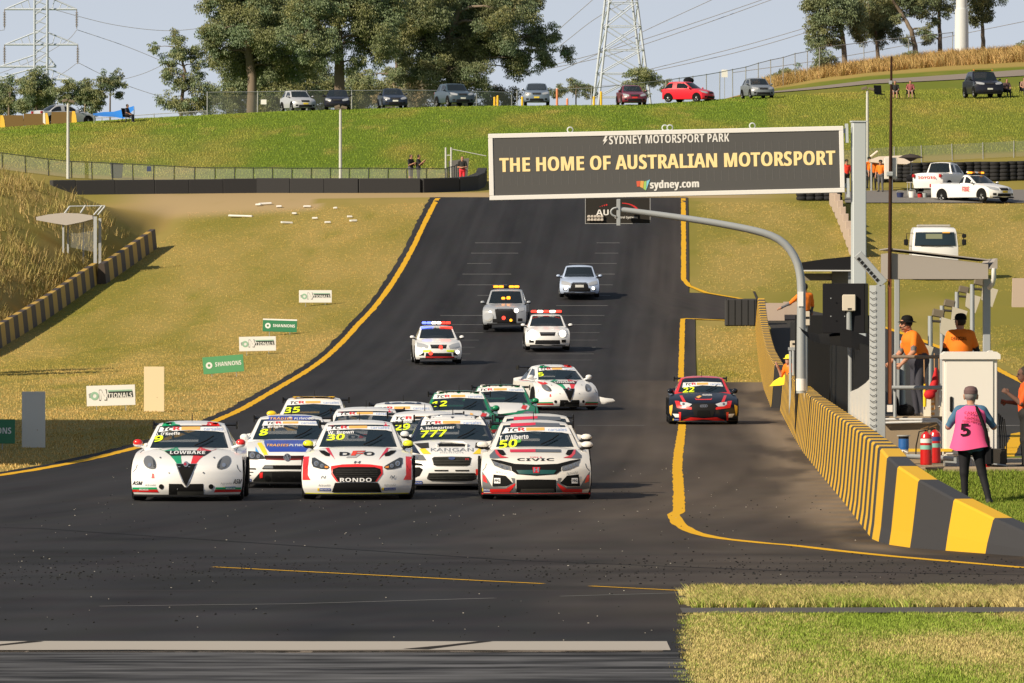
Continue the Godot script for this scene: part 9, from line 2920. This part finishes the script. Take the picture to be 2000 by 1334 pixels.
	for i in 5:
		var line := []
		for j in 5:
			var u := i / 4.0; var w := j / 4.0
			var px := lerpf(182, 262, u); var py := lerpf(lerpf(222, 208, u), lerpf(224, 231, u) if u < 0.8 else lerpf(232, 214, (u - 0.8) / 0.2), w) + sin(u * PI) * 2.0
			line.append(pt(px, py, d + 2.0 - w * 3.0) - o + Vector3(0, 0.05 * sin(i * 2.1 + j), 0))
		rows.append(line)
	mbr = MB.new(); mbr.sheet(rows, Vector3(0, -20, -3)); put(mbr, "sheet", mat("tarp_blue", 0.015, 0.22, 0.72, 0.45), t)
	for q in [[184, 223, 1.5], [262, 209, 0.5], [246, 226, -0.6]]:
		var a := pt(q[0], q[1], d + q[2]) - o
		mbr = MB.new(); mbr.tube([a, Vector3(a.x, -0.1, a.z)], 0.025, 5); put(mbr, "pole", galv(), t)
	# viewing shelter behind the left barrier
	d = 404.0
	var bx := xat(168, d)
	o = Vector3(bx, ground(bx, d), -d)
	t = thing("trackside_shelter", "small trackside shelter with a lens-shaped grey roof and cranked wire frame", "shelter", o)
	var rp := PackedVector2Array()
	for q in [[71, 424], [95, 419], [122, 416], [155, 417], [181, 421], [182, 428], [160, 434], [130, 440], [105, 436], [72, 430]]:
		var p := pt(q[0], q[1], d) - o; rp.append(Vector2(p.x, p.y))
	mbr = MB.new(); mbr.prism(rp, 0.4, -1.6); put(mbr, "roof", mat("shelter_roof", 0.46, 0.42, 0.38, 0.6), t)
	for q in [[124, 438, 0.2, 0.09], [131, 440, -0.8, 0.09], [187, 425, 0.5, 0.16], [194, 428, -0.6, 0.13], [160, 430, -1.4, 0.08]]:
		var p := pt(q[0], q[1], d) - o
		var gz := ground(o.x + p.x, d - q[2]) - o.y
		mbr = MB.new(); mbr.box(Vector3(p.x, (p.y + gz) * 0.5 - 0.1, q[2]), Vector3(q[3], p.y - gz + 0.3, q[3])); put(mbr, "post", mat("shelter_steel", 0.42, 0.44, 0.45, 0.5), t)
	for q in [[126, 418, 137, 403], [158, 416, 168, 401], [184, 420, 200, 402], [192, 420, 206, 403]]:
		mbr = MB.new(); mbr.tube([pt(q[0], q[1], d) - o + Vector3(0, 0, 0.3), pt(q[2], q[3], d) - o + Vector3(0, 0, 0.3)], 0.05, 6); put(mbr, "cranked_arm", mat("shelter_steel", 0.42, 0.44, 0.45, 0.5), t)
	mbr = MB.new(); mbr.tube([pt(137, 403, d) - o + Vector3(0, 0, 0.3), pt(206, 402, d) - o + Vector3(0, 0, 0.3)], 0.03, 6); put(mbr, "top_rail", mat("shelter_steel", 0.42, 0.44, 0.45, 0.5), t)
	mbr = MB.new(); mbr.quad(pt(133, 440, d) - o, pt(183, 428, d) - o, pt(183, 492, d) - o, pt(133, 482, d) - o, Vector3.BACK); put(mbr, "wire_mesh", veil("chain_link", 0.36, 0.37, 0.36, 0.26), t)
	# far canopy, parasol, table and buckets
	d = 449.0
	o = on(1745, d)
	t = thing("marshal_canopy", "cream canopy roof over the far marshals, behind the mast", "canopy", o)
	rp = PackedVector2Array()
	for q in [[1698, 312], [1715, 306], [1760, 304], [1783, 308], [1782, 316], [1770, 321], [1730, 320], [1700, 317]]:
		var p := pt(q[0], q[1], d) - o; rp.append(Vector2(p.x, p.y))
	mbr = MB.new(); mbr.prism(rp, 0.6, -1.2); put(mbr, "roof", mat("canopy_cream", 0.72, 0.62, 0.52, 0.6), t)
	for q in [[1702, 316], [1742, 320], [1779, 318]]:
		var p := pt(q[0], q[1], d) - o
		mbr = MB.new(); mbr.tube([p, Vector3(p.x, 0, 0)], 0.06, 6); put(mbr, "post", galv(), t)
	mbr = MB.new(); mbr.tube([pt(1700, 306, d) - o, pt(1714, 295, d) - o], 0.06, 6); put(mbr, "cranked_arm", mat("canopy_cream", 0.72, 0.62, 0.52, 0.6), t)
	t = thing("parasol", "dark parasol with a white rim at the end of the far canopy", "parasol", on(1779, 447.0))
	mbr = MB.new(); mbr.lathe([Vector2(0.06, 1.72), Vector2(0.36, 1.88), Vector2(0.7, 1.92), Vector2(0.4, 2.06), Vector2(0.0, 2.14)], 14); put(mbr, "canopy", mat("parasol_dark", 0.06, 0.05, 0.045, 0.8), t)
	mbr = MB.new(); mbr.tube([Vector3.ZERO, Vector3(0, 1.8, 0)], 0.03, 6); put(mbr, "pole", mat("trim_black", 0.018, 0.018, 0.02, 0.5), t)
	t = thing("folding_table", "small folding table with dark gear left of the white utes", "table", on(1787, 445.0))
	mbr = MB.new(); mbr.box(Vector3(0, 0.7, 0), Vector3(0.9, 0.04, 0.5)); put(mbr, "tabletop", mat("table_pale", 0.5, 0.45, 0.38, 0.6), t)
	for s in [-1.0, 1.0]:
		mbr = MB.new(); mbr.tube([Vector3(s * 0.4, 0.68, 0), Vector3(s * 0.4, 0, 0)], 0.02, 5); put(mbr, "leg", galv(), t)
	t = thing("gear_bag", "dark bag piled on the folding table near the utes", "bag", on(1784, 445.0) + Vector3(0, 0.72, 0))
	mbr = MB.new(); mbr.blob(Vector3(0, 0.2, 0), Vector3(0.4, 0.22, 0.2), 6); put(mbr, "bag", mat("bag_black", 0.012, 0.012, 0.014, 0.8), t)
	var k2 := 0
	for q in [[1758, 0.2, 0.28, mat("bucket_navy", 0.02, 0.03, 0.10, 0.6), "navy esky box beside the mast, below the canopy"], [1781, 0.2, 0.34, mat("board_white", 0.80, 0.79, 0.76, 0.5), "white bucket under the folding table"], [1797, 0.15, 0.2, mat("bucket_red", 0.5, 0.02, 0.02, 0.6), "red bucket right of the folding table"], [1806, 0.14, 0.24, mat("bucket_grey", 0.35, 0.4, 0.4, 0.6), "pale grey bucket nearest the utes"]]:
		t = thing("bucket", q[4], "bucket", on(q[0], 443.0), 0.0, "buckets by the far table")
		mbr = MB.new(); mbr.lathe([Vector2(0, 0), Vector2(q[1] * 0.8, 0), Vector2(q[1], q[2]), Vector2(q[1] * 0.9, q[2]), Vector2(q[1] * 0.8, q[2] - 0.04), Vector2(0, q[2] - 0.04)], 12); put(mbr, "pail", q[3], t)
		mbr = MB.new(); mbr.tube([Vector3(-q[1], q[2], 0), Vector3(-q[1] * 0.7, q[2] + 0.1, 0), Vector3(q[1] * 0.7, q[2] + 0.1, 0), Vector3(q[1], q[2], 0)], 0.01, 4); put(mbr, "handle", galv(), t)
	# scraps on the bare earth
	var rr := RandomNumberGenerator.new(); rr.seed = 77
	for q in [[470, 424, 1.3], [560, 437, 0.6], [615, 428, 0.3], [600, 405, 0.4], [518, 400, 0.7], [640, 437, 0.3], [690, 433, 0.35], [655, 408, 0.2], [575, 420, 0.25], [683, 425, 0.25], [545, 405, 0.3], [505, 402, 0.3]]:
		var dd := hit(q[0], q[1], 300.0)
		t = thing("white_scrap", "white scrap of plastic lying on the bare earth left of the track's crest", "debris", on(q[0], dd), rr.randf_range(-0.3, 0.3), "white scraps on the bare earth")
		mbr = MB.new(); mbr.box(Vector3(0, 0.05, 0), Vector3(q[2], 0.1, 0.3), Basis(Vector3.BACK, rr.randf_range(-0.06, 0.06)), 0.02); put(mbr, "sheet", mat("board_white", 0.80, 0.79, 0.76, 0.5), t)
	# a grandstand out of frame that shades the grass
	o = Vector3(-28.0, 0.0, -195.0)
	t = thing("grandstand", "roofed concrete grandstand beyond the frame's left edge", "grandstand", o)
	for k in 6:
		mbr = MB.new(); mbr.box(Vector3(2.5 - k * 1.4, 0.7 + k * 0.7, 0), Vector3(1.4, 1.4 + k * 1.4, 59.0)); put(mbr, "tier", mat("tier_concrete", 0.4, 0.38, 0.35, 0.85), t)
	mbr = MB.new(); mbr.box(Vector3(-0.9, 10.9, 0), Vector3(11.2, 0.5, 60.0)); put(mbr, "roof", mat("stand_roof", 0.5, 0.5, 0.5, 0.6), t)
	mbr = MB.new(); mbr.box(Vector3(-6.6, 5.35, 0), Vector3(0.4, 10.7, 60.0)); put(mbr, "back_wall", mat("tier_concrete", 0.4, 0.38, 0.35, 0.85), t)
	for k in 9:
		mbr = MB.new(); mbr.box(Vector3(-3.0, 5.1, -29.0 + k * 7.2), Vector3(0.4, 10.2, 0.4)); put(mbr, "column", mat("shelter_steel", 0.42, 0.44, 0.45, 0.5), t)
	# footpath through the near grass
	var fp := MB.new()
	fp.sheet([[Vector3(1.9, 0.012, -91.2), Vector3(7.0, 0.012, -91.4), Vector3(14.0, 0.012, -91.6)], [Vector3(1.9, 0.012, -92.7), Vector3(7.0, 0.012, -93.0), Vector3(14.0, 0.012, -93.2)]], Vector3(5, -100, -92))
	struct(fp, "footpath", mats["hardstand"] if false else mat("footpath_asphalt", 0.075, 0.068, 0.062, 0.9))


# ---------- grass and crumbs ----------
func tuft(blades: int, h: float, w: float, spread: float, sd: int) -> ArrayMesh:
	var r := RandomNumberGenerator.new(); r.seed = sd
	var mb := MB.new()
	for k in blades:
		var a := r.randf() * TAU
		var o := Vector3(cos(a), 0, sin(a)) * r.randf() * spread
		var lean := Vector3(cos(a + r.randf_range(-1, 1)), 0, sin(a + r.randf_range(-1, 1))) * h * r.randf_range(0.1, 0.6)
		var hh := h * r.randf_range(0.55, 1.0)
		var side := Vector3(r.randf_range(-1, 1), 0, r.randf_range(-1, 1)).normalized() * w * 0.5
		var nn := (side.cross(Vector3.UP).normalized() + Vector3(0, 0.9, 0)).normalized()
		var m := o + lean * 0.35 + Vector3(0, hh * 0.6, 0)
		var i0 := mb.vert(o - side, nn); var i1 := mb.vert(o + side, nn); var i2 := mb.vert(m + side * 0.7, nn); var i3 := mb.vert(m - side * 0.7, nn); var i4 := mb.vert(o + lean + Vector3(0, hh, 0), nn)
		mb.face(i0, i1, i2); mb.face(i0, i2, i3); mb.face(i3, i2, i4)
	var m2 := vcol("grass_blade", 0.75)
	m2.metallic_specular = 0.2
	return mb.mesh(m2)


func scatter(called: String, label: String, mesh: ArrayMesh, count: int, sd: int, place: Callable, shade: Callable, size: Vector2) -> void:
	var r := RandomNumberGenerator.new(); r.seed = sd
	var xf := []; var cl := []
	for k in count:
		var p = place.call(r)
		if p == null: continue
		xf.append(Transform3D(Basis(Vector3.UP, r.randf() * TAU).scaled(Vector3.ONE * r.randf_range(size.x, size.y)), p))
		cl.append(shade.call(r, p))
	var mm := MultiMesh.new()
	mm.transform_format = MultiMesh.TRANSFORM_3D
	mm.use_colors = true
	mm.mesh = mesh
	mm.instance_count = xf.size()
	for k in xf.size():
		mm.set_instance_transform(k, xf[k]); mm.set_instance_color(k, cl[k])
	var mi := MultiMeshInstance3D.new()
	mi.multimesh = mm
	mi.name = called
	add_child(mi, true)
	tag(mi, label, "", "", "stuff")


func grasses() -> void:
	var pale := func(r: RandomNumberGenerator, p: Vector3) -> Color:
		var n := noise_a.get_noise_2d(p.x * 6.0, p.z * 1.2) * 0.5 + 0.5
		var a := Color(0.26, 0.36, 0.05).lerp(Color(0.60, 0.48, 0.20), smoothstep(0.3, 0.7, n + r.randf_range(-0.22, 0.22)))
		return a * r.randf_range(0.7, 1.25)
	scatter("lawn_grass", "short yellowing grass in the near corner", tuft(7, 0.06, 0.008, 0.05, 1), 70000, 41, func(r): 
		var d: float = r.randf_range(72.0, 91.3)
		var x: float = r.randf_range(xat(1332, d) + 0.14 * noise_b.get_noise_2d(d * 4.0, 2.0), 9.0)
		d += 0.5 * noise_b.get_noise_2d(x * 3.0, 8.0)
		return Vector3(x, ground(x, d) - 0.03, -d), pale, Vector2(0.7, 1.3))
	scatter("verge_grass", "taller ragged grass along the road's edge in the near corner", tuft(8, 0.13, 0.009, 0.06, 2), 34000, 42, func(r):
		var d: float = r.randf_range(93.1, 98.4)
		var x: float = r.randf_range(xat(1348, d) + 0.2 * noise_b.get_noise_2d(d * 4.0, 4.0), 10.0)
		d += 0.7 * noise_b.get_noise_2d(x * 2.0, 5.0)
		return Vector3(x, ground(x, d) - 0.03, -d), pale, Vector2(0.6, 1.35))
	scatter("bank_grass", "bright green grass behind the end of the striped wall", tuft(8, 0.085, 0.009, 0.06, 3), 32000, 43, func(r):
		var d: float = r.randf_range(116.0, 136.6)
		var x: float = r.randf_range(wall_x(d) + 0.5, 9.6)
		return Vector3(x, ground(x, d) - 0.03, -d), func(r, p): return Color(0.17, 0.27, 0.028).lerp(Color(0.34, 0.34, 0.08), r.randf() * 0.7) * r.randf_range(0.7, 1.25), Vector2(0.7, 1.35))
	scatter("dry_bank_grass", "long dry grass on the bank behind the left barrier", tuft(9, 0.5, 0.02, 0.22, 4), 9000, 44, func(r):
		var d: float = r.randf_range(352.0, 424.0)
		var b: float = barrier_x(d)
		var x: float = r.randf_range(b - 9.0, b - 0.7)
		if noise_a.get_noise_2d(x * 3.0, d * 0.8) < r.randf_range(-0.35, 0.35): return null
		if d > 396.0 and r.randf() > 0.3: return null
		return Vector3(x, ground(x, d) - 0.03, -d), func(r, p): return Color(0.52, 0.37, 0.16).lerp(Color(0.26, 0.26, 0.06), r.randf() * 0.75) * r.randf_range(0.75, 1.2), Vector2(0.6, 1.5))
	scatter("dry_crest_grass", "tall dry golden grass along the right-hand crest", tuft(9, 1.0, 0.04, 0.35, 5), 7000, 45, func(r):
		var px: float = r.randf_range(1470.0, 2080.0)
		var d: float = r.randf_range(676.0, 712.0)
		if px < 1640.0 and r.randf() > 0.45: return null
		var x := xat(px, d)
		return Vector3(x, ground(x, d) - 0.05, -d), func(r, p): return Color(0.58, 0.36, 0.15).lerp(Color(0.40, 0.30, 0.11), r.randf()) * r.randf_range(0.75, 1.2), Vector2(0.5, 1.3))
	scatter("field_grass", "short patchy grass of the field left of the track", tuft(6, 0.1, 0.022, 0.14, 6), 60000, 46, func(r):
		var d: float = r.randf_range(165.0, 440.0)
		var x: float = left_edge(d) - 0.5 - r.randf_range(0.0, 22.0)
		if d > 300.0 and x < barrier_x(d) + 0.6: return null
		return Vector3(x, ground(x, d) - 0.03, -d), func(r, p):
			var k := patch(p.x, -p.z)
			return (k * r.randf_range(0.85, 1.1)).lerp(Color(0.66, 0.47, 0.16), r.randf() * 0.25), Vector2(0.35, 0.8))
	scatter("infield_grass", "short patchy grass beside the pit entry and beyond", tuft(6, 0.1, 0.022, 0.14, 7), 26000, 47, func(r):
		var d: float = r.randf_range(290.0, 440.0)
		var x: float = right_edge(d) + r.randf_range(0.7, 22.0)
		if d < 376.0 and d > 352.0: return null
		if d < 353.0 and x > wall_x(d) - 0.3 and x < 18.8: return null
		return Vector3(x, ground(x, d) - 0.03, -d), func(r, p): return patch(p.x, -p.z) * r.randf_range(0.85, 1.1), Vector2(0.35, 0.8))
	scatter("hill_grass", "short green grass on the spectator hill", tuft(6, 0.12, 0.03, 0.2, 8), 60000, 48, func(r):
		var d: float = r.randf_range(484.0, 600.0)
		var x: float = r.randf_range(-40.0, 42.0)
		return Vector3(x, ground(x, d) - 0.03, -d), func(r, p): return patch(p.x, -p.z) * r.randf_range(0.82, 1.12), Vector2(0.5, 1.0))
	# crumbs of tyre rubber and grit
	var cb := MB.new(); cb.blob(Vector3(0, 0.004, 0), Vector3(0.02, 0.008, 0.012), 3)
	scatter("rubber_crumbs", "black crumbs of tyre rubber scattered over the near asphalt", cb.mesh(vcol("crumb", 0.9)), 1700, 49, func(r):
		var d: float = r.randfn(105.5, 3.2)
		var x: float = r.randf_range(-8.0, 9.0)
		if d < 99.0 or d > 118.0: return null
		if r.randf() < 0.25: d = r.randf_range(84.0, 150.0)
		if x > wall_x(maxf(d, 108.4)) - 0.3 and d > 108.0: return null
		if x > 2.0 and d < 99.0: return null
		return Vector3(x, 0.006, -d), func(r, p): return Color(0.018, 0.018, 0.018), Vector2(0.35, 1.25))
	scatter("pale_grit", "pale specks of grit on the near asphalt", cb.mesh(vcol("crumb", 0.9)), 260, 50, func(r):
		var d: float = r.randf_range(83.0, 170.0)
		var x: float = r.randf_range(-8.0, 5.0)
		if x > 2.0 and d < 99.0: return null
		return Vector3(x, 0.006, -d), func(r, p): return Color(0.5, 0.47, 0.4), Vector2(0.3, 0.8))
